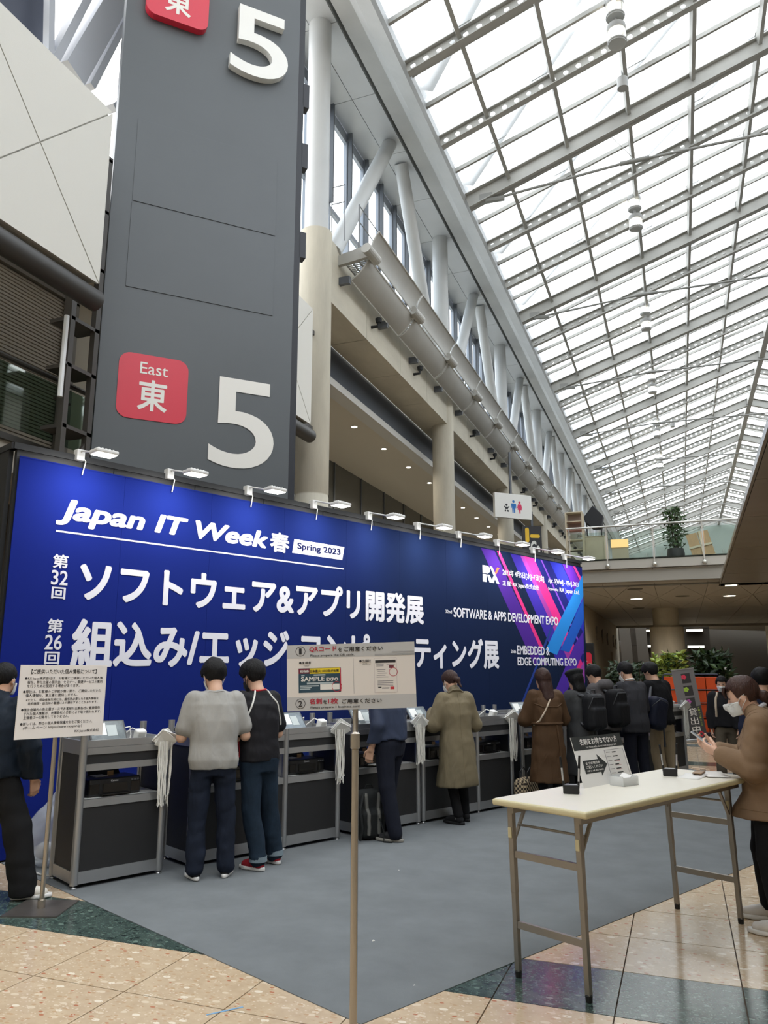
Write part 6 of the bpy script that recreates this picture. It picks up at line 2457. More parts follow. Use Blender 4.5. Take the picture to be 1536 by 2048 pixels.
def head_fn(B):
    h, Rh, c = B.h, B.Rh, B.hc
    k = B.hk

    def H(x, y, z):
        return c + Rh @ (np.array([x, y, z]) * k)
    B.H = H

    def fn(p):
        d = ellip(p, H(0, -0.012, 0.022), np.array([0.074, 0.094, 0.088]) * k, Rh)
        d = smin(d, ellip(p, H(0, 0.022, -0.045), np.array([0.058, 0.066, 0.068]) * k, Rh), 0.03 * k)
        d = smin(d, ellip(p, H(0, 0.062, -0.090), np.array([0.030, 0.026, 0.022]) * k, Rh), 0.03 * k)
        d = smin(d, cone(p, H(0, 0.082, -0.005), H(0, 0.100, -0.038), 0.008 * k, 0.014 * k), 0.012 * k)
        d = smin(d, ellip(p, H(0, 0.083, -0.066), np.array([0.022, 0.012, 0.010]) * k, Rh), 0.008 * k)
        for s in (-1, 1):
            d = np.maximum(d, -ellip(p, H(s * 0.031, 0.094, 0.004), np.array([0.018, 0.014, 0.011]) * k, Rh)) if False else d
            e = ellip(p, H(s * 0.075, -0.008, -0.018), np.array([0.010, 0.020, 0.032]) * k, Rh)
            d = smin(d, e, 0.006 * k)
        return d
    return fn


def body_mesh(B, name, parent, res, hands, skin=None, hres=0.0055):
    h = B.h
    hf = head_fn(B)

    def fn(p):
        d = hf(p)
        d = smin(d, cone(p, B.neck - np.array([0, 0, 0.03 * h]), B.hc + B.Rh @ np.array([0, -0.02, -0.05]), 0.034 * h, 0.033 * h), 0.02)
        d = smin(d, chain(p, [B.up(0, 0, 0.545 * h), B.up(0, 0, 0.62 * h), B.up(0, 0, 0.73 * h), B.neck], [0.042 * h, 0.046 * h, 0.05 * h, 0.03 * h], 0.03), 0.03)
        for s in (-1, 1):
            S_, e, w_, fa = B.arm[s]
            d = smin(d, chain(p, [S_, e, w_], [0.028 * h, 0.025 * h, 0.0165 * h], 0.01), 0.03)
            hp, kn, an = B.leg[s]
            d = smin(d, chain(p, [B.up(0, 0, 0.55 * h), hp, kn, an], [0.034 * h, 0.034 * h, 0.026 * h, 0.020 * h], 0.01), 0.01)
        return d
    pts = [B.hc, B.neck] + [q for s in (-1, 1) for q in (B.arm[s][0], B.arm[s][1], B.arm[s][2], B.leg[s][1], B.leg[s][2])]
    lo = np.min(pts, 0) - 0.16
    hi = np.max(pts, 0) + 0.16
    lo[2] = max(lo[2], 0.0)
    extra = []
    for s in (-1, 1):
        S_, e, w_, fa = B.arm[s]
        spec = hands.get(s) if hands else None
        if spec is None:
            spec = dict(d=fa, n=(-s, 0.2, 0), curl=28)
        hp = hand_parts(w_, spec.get('d', fa), spec.get('n', (-s, 0.2, 0)), h / 1.7, spec.get('curl', 28), left=(s < 0), thumb_in=spec.get('thumb', 30))
        allp = np.array([q for a, _ in hp for q in a])
        extra.append(nets(hand_fn(hp, (w_ - fa * 0.06, w_, 0.019 * h, 0.0165 * h)), allp.min(0) - 0.03, allp.max(0) + 0.03, hres))
    o = grow(name, fn, lo, hi, res, skin or M_SKIN, parent, extra)
    # eyes
    for s in (-1, 1):
        k = B.hk
        mb = MB()
        c = B.H(s * 0.030, 0.076, 0.002)
        mb.lathe([(0.002, -0.006), (0.010 * k, -0.003), (0.010 * k, 0.003), (0.002, 0.006)], (0, 0, 0), 8)
        mb.build('eye', M_EYE, o, loc=tuple(c))
    return o


def interp(z, tab):
    zs = [t[0] for t in tab]
    return [np.interp(z, zs, [t[i] for t in tab]) for i in range(1, len(tab[0]))]


def torso_fn(B, tab, e=2.3):
    """tab rows: z, half width, half depth, y offset"""
    z0, z1 = tab[0][0], tab[-1][0]

    def fn(p):
        z = p[..., 2]
        rx, ry, oy = interp(z, tab)
        cy = B.py + oy + B.sh * np.maximum(0, z - B.pz)
        x = np.abs(p[..., 0] - B.px) / rx
        y = np.abs(p[..., 1] - cy) / ry
        d = ((x ** e + y ** e) ** (1 / e) - 1) * np.minimum(rx, ry)
        dz = np.maximum(z0 - z, z - z1)
        return np.maximum(d, dz * 0.9)
    return fn


def top_tab(B, hem, ease=0.012, hem_w=None, hem_d=None, flare=0.0):
    h, w_ = B.h, B.wide
    hw = hem_w if hem_w else 0.102 * h * w_ + ease
    hd_ = hem_d if hem_d else 0.070 * h + ease
    tab = [(hem, hw + flare, hd_ + flare, 0)]
    if hem < 0.50 * h:
        tab.append((0.52 * h, 0.102 * h * w_ + ease, 0.072 * h + ease, 0))
    tab += [(0.60 * h, 0.092 * h * w_ + ease, 0.064 * h + ease, 0.0), (0.70 * h, 0.100 * h * w_ + ease, 0.068 * h + ease, 0.0),
            (0.775 * h, 0.108 * h * w_ + ease * 0.6, 0.060 * h + ease * 0.6, -0.004), (0.815 * h, 0.082 * h * w_, 0.046 * h, -0.006), (0.845 * h, 0.040 * h, 0.037 * h, -0.004)]
    return tab


def top_fn(B, hem, ease=0.012, sleeve=1.0, sr=(0.046, 0.040, 0.032), amp=0.006, seed=1, flare=0.0, hem_w=None, hem_d=None, ff=14, hood=False, collar=0.0, sides=(-1, 1)):
    tf = torso_fn(B, top_tab(B, hem, ease, hem_w, hem_d, flare))
    h = B.h

    def fn(p):
        d = tf(p)
        for s in sides:
            S_, e, w_, fa = B.arm[s]
            if sleeve >= 1.0:
                end = e + (w_ - e) * (sleeve - 1.0) if sleeve > 1.0 else e
                pts = [S_ + np.array([-s * 0.012 * h, 0, -0.004 * h]), e, end] if sleeve > 1.0 else [S_, e]
                rs = [sr[0] * h, sr[1] * h, sr[2] * h] if sleeve > 1.0 else [sr[0] * h, sr[1] * h]
            else:
                pts = [S_ + np.array([-s * 0.012 * h, 0, -0.004 * h]), S_ + (e - S_) * sleeve]
                rs = [sr[0] * h, sr[1] * h]
            d = smin(d, chain(p, pts, rs, 0.012), 0.035)
        if collar > 0:
            d = smin(d, chain(p, [B.neck - np.array([0, 0, 0.02 * h]), B.neck + np.array([0, 0.004, collar])], [0.045 * h, 0.040 * h]), 0.015)
        if hood:
            d = smin(d, ellip(p, B.neck + np.array([0, -0.055 * h, -0.005 * h]), (0.085 * h, 0.055 * h, 0.055 * h)), 0.02)
        q = p * np.array([1.0, 1.0, 0.55])
        return d + amp * folds(q, ff, seed) + amp * 0.5 * folds(p, ff * 2.2, seed + 7)
    pts = np.array([B.S[-1], B.S[1], B.neck, B.arm[-1][1], B.arm[1][1]] + ([B.arm[-1][2], B.arm[1][2]] if sleeve > 1 else []) + [B.up(0, 0, hem)])
    lo, hi = pts.min(0) - 0.2, pts.max(0) + 0.2
    m = max(hem_w or 0, 0.15) + flare + 0.05
    lo[0] = min(lo[0], B.px - m); hi[0] = max(hi[0], B.px + m)
    lo[1] = min(lo[1], B.py - m); hi[1] = max(hi[1], B.py + m)
    lo[2] = hem - 0.04
    return fn, lo, hi


def pants_fn(B, rs=(0.058, 0.048, 0.042), cuff=0.02, amp=0.006, seed=3, ff=16, waist=0.565):
    h = B.h

    def fn(p):
        d = torso_fn(B, [(0.445 * h, 0.085 * h * B.wide, 0.062 * h, -0.004), (0.51 * h, 0.098 * h * B.wide, 0.070 * h, -0.006), (waist * h, 0.088 * h * B.wide, 0.062 * h, 0)])(p)
        for s in (-1, 1):
            hp, kn, an = B.leg[s]
            en = an + np.array([0, 0, cuff - 0.012])
            d = smin(d, chain(p, [hp, kn, en], [rs[0] * h, rs[1] * h, rs[2] * h], 0.02), 0.03)
        z = p[..., 2:3]
        q = p * np.array([1, 1, 1.3])
        return d + amp * folds(q, ff, seed) + amp * 0.7 * folds(p * np.array([0.6, 0.6, 2.2]), ff * 1.3, seed + 3) * np.exp(-((z[..., 0] - 0.12) / 0.12) ** 2)
    pts = np.array([q for s in (-1, 1) for q in B.leg[s]])
    lo, hi = pts.min(0) - 0.14, pts.max(0) + 0.14
    lo[2] = 0.012
    hi[2] = waist * h + 0.02
    return fn, lo, hi


def shoes(B, parent, mu, ms, mat_extra=None, size=1.0):
    h = B.h
    for s in (-1, 1):
        fx, fy, yaw = B.feet[s]
        M = rotm('Z', yaw)
        L_ = 0.148 * h * size

        def P(x, y, z):
            return np.array([fx, fy, 0]) + M @ np.array([x, y, z])

        def sole(p):
            q = (p - np.array([fx, fy, 0])) @ M
            w_ = np.interp(q[..., 1], [-L_ * 0.5, -0.1 * L_, 0.2 * L_, 0.45 * L_], [0.030, 0.036, 0.046, 0.034])
            e = np.sqrt((q[..., 0] / w_) ** 2 + np.abs(q[..., 1] / (L_ * 0.52)) ** 4 + 1e-9) - 1
            return np.maximum(e * 0.03, np.abs(q[..., 2] - 0.016) - 0.014)

        def upper(p):
            d = cone(p, P(0, L_ * 0.28, 0.036), P(0, -L_ * 0.30, 0.044), 0.034, 0.036)
            d = smin(d, cone(p, P(0, -L_ * 0.30, 0.045), P(0, -L_ * 0.22, 0.085), 0.036, 0.034), 0.02)
            d = smin(d, cone(p, P(0, L_ * 0.1, 0.05), P(0, -L_ * 0.2, 0.07), 0.03, 0.033), 0.03)
            return np.maximum(d, 0.024 - p[..., 2])
        lo = np.array([fx - 0.2, fy - 0.2, -0.01]); hi = np.array([fx + 0.2, fy + 0.2, 0.14])
        o = grow('shoe', upper, lo, hi, 0.009, mu, parent)
        grow('sole', sole, lo, hi, 0.008, ms, o)


def hair_fn(B, style='short', seed=2, vol=0.012):
    k = B.hk
    hf_c = B.H
    Rh = B.Rh

    def fn(p):
        d = ellip(p, hf_c(0, -0.018, 0.026), np.array([0.078 + vol, 0.096 + vol, 0.090 + vol]) * k, Rh)
        q = (p - B.hc) @ Rh / k
        # face opening and neck line
        face = np.minimum(np.minimum(q[..., 1] - 0.030 - 0.25 * np.maximum(0, q[..., 2]) , 0.052 - q[..., 2]), 1.0)
        d = np.maximum(d, face)
        if style == 'short':
            d = np.maximum(d, -0.088 - q[..., 2])
            d = np.maximum(d, np.minimum(-0.002 - q[..., 2], q[..., 1] + 0.028))
            d = d + 0.008 * np.maximum(0, folds(p, 26, seed + 4)) * (q[..., 2] > -0.02) * -1.0
        elif style in ('bun', 'tied'):
            d = np.maximum(d, np.minimum(-0.010 - q[..., 2], q[..., 1] + 0.030))
            d = np.maximum(d, -0.075 - q[..., 2])
            bz = -0.045 if style == 'tied' else -0.03
            d = smin(d, ellip(p, hf_c(0, -0.125, bz), np.array([0.036, 0.032, 0.036]) * k, Rh), 0.02)
            if style == 'tied':
                d = smin(d, cone(p, hf_c(0, -0.12, bz - 0.01), hf_c(0.01, -0.13, bz - 0.09), 0.022 * k, 0.010 * k), 0.02)
        elif style in ('long', 'bob'):
            ln = {'long': 0.26, 'bob': 0.14}[style]
            b = rbox(p, hf_c(0, -0.045, -ln / 2), np.array([0.080, 0.055, ln / 2 + 0.04]) * k, 0.045 * k, Rh)
            d = smin(d, b, 0.035 * k)
        st = np.sin(np.arctan2(q[..., 0], -q[..., 1] - 0.02) * 34 + 6 * np.sin(q[..., 2] * 30 + seed))
        return d + 0.0022 * k * st + 0.003 * folds(p, 40, seed)
    lo = B.hc - np.array([0.24, 0.26, 0.46 if style == 'long' else 0.28]) * k
    hi = B.hc + np.array([0.24, 0.24, 0.22]) * k
    return fn, lo, hi


def mask(B, parent, m, thick=0.010):
    hf = head_fn(B)
    k = B.hk

    def fn(p):
        q = (p - B.hc) @ B.Rh / k
        sh_ = np.abs(hf(p) - thick * k) - 0.004 * k
        reg = np.maximum.reduce([q[..., 2] + 0.022 - 0.10 * (q[..., 1] - 0.09), -0.112 - q[..., 2], 0.030 - q[..., 1]])
        return np.maximum(sh_, reg)
    o = grow('face_mask', fn, B.hc - 0.17 * k, B.hc + 0.17 * k, 0.006, m, parent)
    for s in (-1, 1):
        mb = MB()
        mb.path([B.H(s * 0.062, 0.036, -0.035), B.H(s * 0.078, 0.01, -0.012), B.H(s * 0.084, -0.02, 0.002)], 0.0025, 5)
        mb.path([B.H(s * 0.058, 0.034, -0.08), B.H(s * 0.074, 0.008, -0.055), B.H(s * 0.084, -0.022, -0.03)], 0.0025, 5)
        mb.build('ear_loop', m, o)
    return o


def onto(fn, p, it=14):
    """move points down the field on to the surface"""
    p = np.array(p, float)
    one = p.ndim == 1
    p = np.atleast_2d(p)
    E3 = np.eye(3) * 0.004
    for _ in range(it):
        q = np.concatenate([p, p + E3[0], p + E3[1], p + E3[2]])
        d = fn(q).reshape(4, -1)
        g = np.stack([d[1] - d[0], d[2] - d[0], d[3] - d[0]], 1)
        n = np.linalg.norm(g, axis=1, keepdims=True) + 1e-7
        p = p - g / n * d[0][:, None] * 0.8
    return p[0] if one else p


def on_path(fn, pts, r, n=6, sub=6):
    """a cord laid on a surface through rough points"""
    pts = [np.array(q, float) for q in pts]
    out = []
    for a, b in zip(pts[:-1], pts[1:]):
        for i in range(sub):
            out.append(a + (b - a) * i / sub)
    out.append(pts[-1])
    return MB().path(list(onto(fn, np.array(out))), r, n)


def person_root(label, wpos, bearing, z=0.0):
    return thing('person', label, 'person', (wpos[0], wpos[1], z), R(bearing))


def local_feet(wpos, bearing, spec):
    """feet given as world floor points with a world bearing"""
    out = {}
    M = rotm('Z', -bearing)
    for s, (fw, fb) in spec.items():
        q = M @ np.array([fw[0] - wpos[0], fw[1] - wpos[1], 0])
        out[s] = (q[0], q[1], fb - bearing)
    return out


FR, MR = 0.014, 0.018      # mesh steps: near and farther people
W_FWD = {s: ((s * 0.18, 0.28, -1), (-s * 0.30, 1, -0.15)) for s in (-1, 1)}


def dress(B, root, name, fnb, res, m):
    fn, lo, hi = fnb
    o = grow(name, fn, lo, hi, res, m, root)
    return o, fn


def nearer(x, y, d):
    """floor point of a pixel, drawn d metres towards the camera (keeps bodies clear of the counters)"""
    p = at_z(x, y)
    return p - p * np.array([1, 1, 0]) / math.hypot(p[0], p[1]) * d


# ---------------------------------------------------------------- man in the grey shirt
pos = at_z(417, 1752); brg = 40
root = person_root('man in a heather grey T-shirt and dark jeans seen from behind at the counter', pos, brg, 0.004)
B = skeleton(1.70, 5, 32, 10, 1.06, {-1: ((-0.24, 0.02, -1), (0.25, 1, 0.32)), 1: ((0.24, 0.02, -1), (-0.1, 1, 0.30))},
             local_feet(pos, brg, {-1: (at_z(384, 1757), 52), 1: (at_z(453, 1750), 22)}))
body_mesh(B, 'body', root, FR, {-1: dict(d=(0.35, 1, -0.1), n=(0.2, 0, -1), curl=30), 1: dict(d=(-0.25, 1, -0.1), n=(0, 0, -1), curl=30)})
o, fn = dress(B, root, 'tshirt', top_fn(B, 0.478 * 1.70, 0.022, 0.74, (0.044, 0.043, 0), 0.010, 4, hem_w=0.188, hem_d=0.130, flare=0.0, ff=13), 0.011, cloth('heather_grey_cotton', (158, 156, 151), vary=0.03, vs=30))
on_path(fn, [B.up(-0.07, -0.06, 1.43), B.up(0, -0.09, 1.425), B.up(0.07, -0.06, 1.43)], 0.004).build('neck_rib', MATS['heather_grey_cotton'], o)
dress(B, root, 'jeans', pants_fn(B, (0.056, 0.045, 0.041), 0.018, 0.009, 8), 0.011, cloth('dark_denim', (24, 30, 43), vary=0.3, vs=9))
hf_, lo, hi = hair_fn(B, 'short', 3, 0.022)
grow('hair', hf_, lo, hi, 0.009, M_HAIRK, root)
mask(B, root, M_MASK)
shoes(B, root, cloth('shoe_black', (32, 32, 34)), mat('sole_white', (220, 218, 214), 0.6))
# ---------------------------------------------------------------- man in the black sports shirt
pos = nearer(512, 1727, 0.12); brg = 66
root = person_root('man in a black sports shirt with white piping, jeans and red shoes', pos, brg, 0.004)
B = skeleton(1.69, 6, 30, 6, 1.0, {-1: ((-0.10, 0.02, -1), (0.22, 1, 0.36)), 1: ((0.22, 0.05, -1), (-0.1, 1, 0.34))},
             local_feet(pos, brg, {-1: (nearer(504, 1733, 0.12), 82), 1: (nearer(540, 1719, 0.12), 70)}))
body_mesh(B, 'body', root, FR, {-1: dict(d=(0.2, 1, 0.0), n=(0.3, 0, -1), curl=35), 1: dict(d=(-0.2, 1, 0), n=(0, 0, -1), curl=30)})
o, fn = dress(B, root, 'sports_shirt', top_fn(B, 0.50 * 1.69, 0.020, 0.74, (0.045, 0.047, 0), 0.008, 14, hem_w=0.185, hem_d=0.13), 0.011, cloth('black_jersey', (28, 27, 30), 0.7))
M_WP = mat('piping_white', (222, 220, 214), 0.7)
for s in (-1, 1):
    on_path(fn, [B.up(s * 0.045, -0.03, 1.43), B.up(s * 0.10, -0.09, 1.36), B.up(s * 0.15, -0.10, 1.27), B.up(s * 0.19, -0.07, 1.18), B.up(s * 0.205, -0.03, 1.13)], 0.008).build('piping', M_WP, o)
on_path(fn, [B.up(-0.062, -0.01, 1.432), B.up(-0.045, -0.06, 1.425), B.up(0.045, -0.06, 1.425), B.up(0.062, -0.01, 1.432)], 0.008).build('red_collar', mat('collar_red', (176, 30, 44), 0.7), o)
on_path(fn, [B.up(-0.2, 0.03, 0.88), B.up(-0.19, 0.04, 1.02)], 0.006).build('red_side_piping', MATS['collar_red'], o)
ep = onto(fn, B.arm[-1][1] + np.array([-0.05, -0.02, 0.05]))
MB().cbox(tuple(ep), 0.012, 0.028, 0.032).build('sleeve_badge', M_WP, o, bevel=0.005)
dress(B, root, 'jeans', pants_fn(B, (0.056, 0.046, 0.042), 0.02, 0.009, 18), 0.011, cloth('blue_denim', (28, 41, 54), vary=0.3, vs=9))
for s in (-1, 1):
    a_ = B.leg[s][2]
    MB().tube(a_ + np.array([0, 0, -0.005]), a_ + np.array([0, 0, 0.035]), 0.074, 0.072, 18).build('jeans_cuff', cloth('denim_inside', (120, 134, 142)), root, smooth=True)
hf_, lo, hi = hair_fn(B, 'short', 5, 0.024)
grow('hair', hf_, lo, hi, 0.009, M_HAIRK, root)
mask(B, root, M_MASKK)
shoes(B, root, cloth('shoe_red', (150, 34, 44)), MATS['sole_white'])
# ---------------------------------------------------------------- man in the blue jacket
pos = nearer(780, 1668, 0.19); brg = 74
root = person_root('man in a slate blue jacket and navy trousers, face hidden behind the notice', pos, brg, 0.004)
B = skeleton(1.72, 5, 20, 0, 1.02, {-1: ((-0.10, -0.16, -1), (0.0, 0.35, -1)), 1: ((0.2, 0.05, -1), (-0.1, 1, 0.45))},
             local_feet(pos, brg, {-1: (nearer(779, 1675, 0.19), 88), 1: (nearer(768, 1664, 0.19), 80)}))
body_mesh(B, 'body', root, FR, {-1: dict(d=(0.0, 0.3, -1), n=(0.9, 0.3, 0), curl=35), 1: None})
o, fn = dress(B, root, 'jacket', top_fn(B, 0.535 * 1.72, 0.034, 1.96, (0.048, 0.044, 0.036), 0.011, 24, hem_w=0.19, hem_d=0.145, collar=0.03), FR, cloth('slate_blue_nylon', (54, 62, 82), 0.55, vary=0.12))
dress(B, root, 'trousers', pants_fn(B, (0.058, 0.046, 0.040), 0.0, 0.005, 28), FR, cloth('navy_corduroy', (24, 27, 38)))
hf_, lo, hi = hair_fn(B, 'short', 6, 0.014)
grow('hair', hf_, lo, hi, 0.010, M_HAIRK, root)
mb = MB()
p0 = B.arm[-1][2] + np.array([0.01, 0.02, -0.085])
MB().cbox(tuple(p0), 0.012, 0.03, 0.06).build('wrist_strap', mat('silver_strap', (190, 190, 190), 0.3, 0.6), root, bevel=0.004)
shoes(B, root, cloth('shoe_charcoal', (46, 46, 48)), mat('sole_grey', (150, 146, 138), 0.7), size=1.1)
# ---------------------------------------------------------------- woman in the trench coat
pos = nearer(916, 1640, 0.2); brg = 42
root = person_root('woman in a long olive trench coat with tied brown hair', pos, brg, 0.004)
B = skeleton(1.61, 5, 30, 14, 0.94, {-1: ((-0.34, 0.02, -1), (0.50, 1, 0.75)), 1: ((0.34, 0.0, -1), (-0.45, 1, 0.70))},
             local_feet(pos, brg, {-1: (nearer(908, 1641, 0.2), 70), 1: (nearer(924, 1634, 0.2), 50)}))
body_mesh(B, 'body', root, FR, {})
h = 1.61
o, fn = dress(B, root, 'trench_coat', top_fn(B, 0.235 * h, 0.030, 1.9, (0.052, 0.052, 0.046), 0.011, 34, hem_w=0.235, hem_d=0.185, ff=12, collar=0.03), FR, cloth('olive_gabardine', (116, 106, 84), 0.7, vary=0.07))
M_TS = MATS['olive_gabardine']
on_path(fn, [B.up(0.0, -0.12, 1.36), B.up(0.0, -0.15, 1.0), B.up(0.0, -0.2, 0.6), B.up(0.0, -0.22, 0.4)], 0.0028).build('back_seam', M_TS, o)
on_path(fn, [B.up(-0.09, -0.04, 1.36), B.up(-0.05, -0.08, 1.385), B.up(0.05, -0.08, 1.385), B.up(0.09, -0.04, 1.36)], 0.016).build('collar_fold', MATS['olive_gabardine'], o)
dress(B, root, 'trousers', pants_fn(B, (0.05, 0.036, 0.032), 0.035, 0.004, 38), FR, cloth('black_twill', (24, 24, 26)))
hf_, lo, hi = hair_fn(B, 'tied', 7, 0.008)
grow('hair', hf_, lo, hi, 0.008, M_HAIRB, root)
mask(B, root, M_MASK)
for s in (-1, 1):
    a_ = B.leg[s][2]
    MB().tube(a_ + np.array([0, 0, -0.02]), a_ + np.array([0, 0, 0.05]), 0.042, 0.044, 14).build('sock', mat('sock_white', (214, 212, 208), 0.9), root, smooth=True)
shoes(B, root, cloth('shoe_black', (32, 32, 34)), mat('sole_black', (24, 24, 26), 0.7), size=1.12)
# ---------------------------------------------------------------- woman in the brown coat
cp = lambda x, off: at_plane(x, 1340, C0 + NC * off, NC)
pos = cp(1090, 0.52); brg = 34
root = person_root('woman with long brown hair in a belted brown trench coat', pos, brg, 0.004)
h = 1.62
B = skeleton(h, 3, 16, 12, 0.96, {-1: ((-0.30, 0.22, -1), (0.35, 1, 0.1)), 1: ((0.30, 0.2, -1), (-0.3, 1, 0.1))})
body_mesh(B, 'body', root, MR, {})
o, fn = dress(B, root, 'belted_coat', top_fn(B, 0.20 * h, 0.026, 1.9, (0.050, 0.050, 0.042), 0.011, 44, hem_w=0.23, hem_d=0.18, ff=12, collar=0.02), FR, cloth('brown_gabardine', (78, 57, 38), 0.7, vary=0.08))
M_BELT = MATS['brown_gabardine']
ring = [B.up(0.17 * math.cos(t), 0.13 * math.sin(t), 0.985) for t in np.linspace(0, 2 * math.pi, 15)]
on_path(fn, ring, 0.018, 6, 3).build('belt', M_BELT, o)
on_path(fn, [B.up(0.07, -0.15, 0.97), B.up(0.09, -0.19, 0.8), B.up(0.10, -0.2, 0.6)], 0.016).build('belt_tail', M_BELT, o)
on_path(fn, [B.up(-0.17, -0.06, 1.21), B.up(-0.09, -0.13, 1.17), B.up(0.09, -0.13, 1.17), B.up(0.17, -0.06, 1.21)], 0.008).build('storm_flap', M_BELT, o)
on_path(fn, [B.up(0.05, 0.02, 1.36), B.up(0.05, -0.07, 1.32), B.up(-0.04, -0.12, 1.18), B.up(-0.13, -0.10, 1.02), B.up(-0.19, -0.02, 0.96)], 0.010).build('bag_strap', mat('strap_cream', (196, 180, 158), 0.6), root)
dress(B, root, 'trousers', pants_fn(B, (0.05, 0.036, 0.032), 0.0, 0.004, 48), MR, MATS['black_twill'])
hf_, lo, hi = hair_fn(B, 'long', 8, 0.010)
grow('hair', hf_, lo, hi, 0.009, M_HAIRB, root)
shoes(B, root, MATS['shoe_black'], MATS['sole_black'])
# ---------------------------------------------------------------- woman with the beret


def backpack(label, B, root_obj, brg, pos, size, m, m2, off=(0, 0, 0), z=1.12):
    t = thing('backpack', label, 'backpack', (pos[0], pos[1], 0), R(brg), 'backpacks worn at the counter')
    c = B.up(off[0], -0.20 + off[1], z)
    sx, sy, sz = size

    def fn(p):
        d = rbox(p, c, (sx, sy, sz), 0.07)
        d = smin(d, rbox(p, c + np.array([0, -sy * 0.95, -sz * 0.28]), (sx * 0.82, sy * 0.45, sz * 0.55), 0.04), 0.03)
        return d + 0.004 * folds(p, 14, 3)
    o = grow('pack_body', fn, c - np.array([sx, sy, sz]) - 0.12, c + np.array([sx, sy, sz]) + 0.08, 0.014, m, t)
    on_path(fn, [c + np.array([-sx, -sy * 0.6, sz * 0.2]), c + np.array([-sx * 0.6, -sy, sz * 0.8]), c + np.array([sx * 0.6, -sy, sz * 0.8]), c + np.array([sx, -sy * 0.6, sz * 0.2])], 0.006).build('zip', m2, o)
    MB().path([c + np.array([-0.04, 0.0, sz]), c + np.array([-0.03, 0.0, sz + 0.04]), c + np.array([0.03, 0.0, sz + 0.04]), c + np.array([0.04, 0, sz])], 0.009, 6).build('grab_handle', m2, t)
    for s in (-1, 1):
        MB().path([c + np.array([s * sx * 0.55, sy * 0.5, sz * 0.8]), B.up(s * 0.10, -0.05, 1.40 * B.h / 1.7), B.up(s * 0.11, 0.07, 1.36 * B.h / 1.7), B.up(s * 0.14, 0.10, 1.15), c + np.array([s * sx * 0.8, sy * 0.8, -sz * 0.7])], 0.020, 8).build('shoulder_strap', m2, t, smooth=True)
    return t


pos = cp(1158, 0.58); brg = 52
root = person_root('woman in a dark beret and charcoal coat wearing a black backpack', pos, brg, 0.004)
h = 1.60
B = skeleton(h, 4, 16, 0, 0.98, {-1: ((-0.2, 0.35, -1), (0.2, 1, -0.15)), 1: ((0.2, 0.25, -1), (-0.2, 1, 0.0))})
body_mesh(B, 'body', root, MR, {})
o, fn = dress(B, root, 'coat', top_fn(B, 0.22 * h, 0.032, 1.92, (0.052, 0.050, 0.042), 0.010, 54, hem_w=0.22, hem_d=0.19), MR, cloth('charcoal_wool', (64, 65, 66), 0.9, vary=0.1))
dress(B, root, 'trousers', pants_fn(B, (0.05, 0.036, 0.034), 0.0, 0.004, 58), MR, MATS['black_twill'])
hf_, lo, hi = hair_fn(B, 'bob', 9, 0.012)
grow('hair', hf_, lo, hi, 0.010, M_HAIRK, root)
be = lambda p: smin(ellip(p, B.H(0, -0.02, 0.092), (0.115, 0.12, 0.040), B.Rh), ellip(p, B.H(0, -0.015, 0.060), (0.092, 0.108, 0.03), B.Rh), 0.02) + 0.003 * folds(p, 30, 2)
grow('beret', be, B.hc - 0.2, B.hc + 0.24, 0.010, cloth('beret_felt', (44, 46, 48), 0.9), root)
shoes(B, root, MATS['shoe_black'], MATS['sole_black'])
backpack('black backpack with front pocket on the woman in the beret', B, root, brg, pos, (0.145, 0.085, 0.22), cloth('pack_black', (30, 31, 34), 0.6), mat('pack_trim', (52, 54, 58), 0.6), (0.02, -0.01, 0), 1.10)
# ---------------------------------------------------------------- man in the grey hood
pos = cp(1208, 0.50); brg = 60
root = person_root('man in a grey hooded jacket with short black hair and a black backpack', pos, brg, 0.004)
h = 1.68
B = skeleton(h, 10, 34, 0, 1.0, {-1: ((-0.2, 0.2, -1), (0.2, 1, 0.4)), 1: ((0.25, 0.1, -1), (-0.2, 1, 0.45))})
body_mesh(B, 'body', root, MR, {})
o, fn = dress(B, root, 'hooded_jacket', top_fn(B, 0.50 * h, 0.032, 1.95, (0.050, 0.046, 0.038), 0.010, 64, hood=True), MR, cloth('grey_hoodie', (78, 75, 76), 0.85))
dress(B, root, 'trousers', pants_fn(B, (0.056, 0.044, 0.040), 0.0, 0.005, 68), MR, MATS['black_twill'])
hf_, lo, hi = hair_fn(B, 'short', 10, 0.014)
grow('hair', hf_, lo, hi, 0.010, M_HAIRK, root)
shoes(B, root, MATS['shoe_black'], MATS['sole_black'])
backpack('plain black backpack on the man in the grey hooded jacket', B, root, brg, pos, (0.15, 0.09, 0.24), cloth('pack_black2', (24, 24, 26), 0.7), MATS['pack_trim'], (0.0, 0.0, 0), 1.12)
# ---------------------------------------------------------------- attendant behind the counter
pos = booth(8.55, -0.95); brg = -50
px_ = project((pos[0], pos[1], 1.5))[0]
root = person_root('attendant with brown bob hair and blue top behind the counters', pos, brg, 0.004)
h = 1.50
B = skeleton(h, 4, 18, 0, 0.95, W_FWD)
body_mesh(B, 'body', root, MR, {})
o, fn = dress(B, root, 'blue_top', top_fn(B, 0.50 * h, 0.024, 1.9, (0.054, 0.05, 0.04), 0.007, 74), MR, cloth('blue_fleece', (44, 72, 118)))
dress(B, root, 'trousers', pants_fn(B, seed=78), MR, MATS['black_twill'])
hf_, lo, hi = hair_fn(B, 'bob', 11, 0.014)
grow('hair', hf_, lo, hi, 0.010, M_HAIRB, root)
mask(B, root, M_MASK)
shoes(B, root, MATS['shoe_black'], MATS['sole_black'])
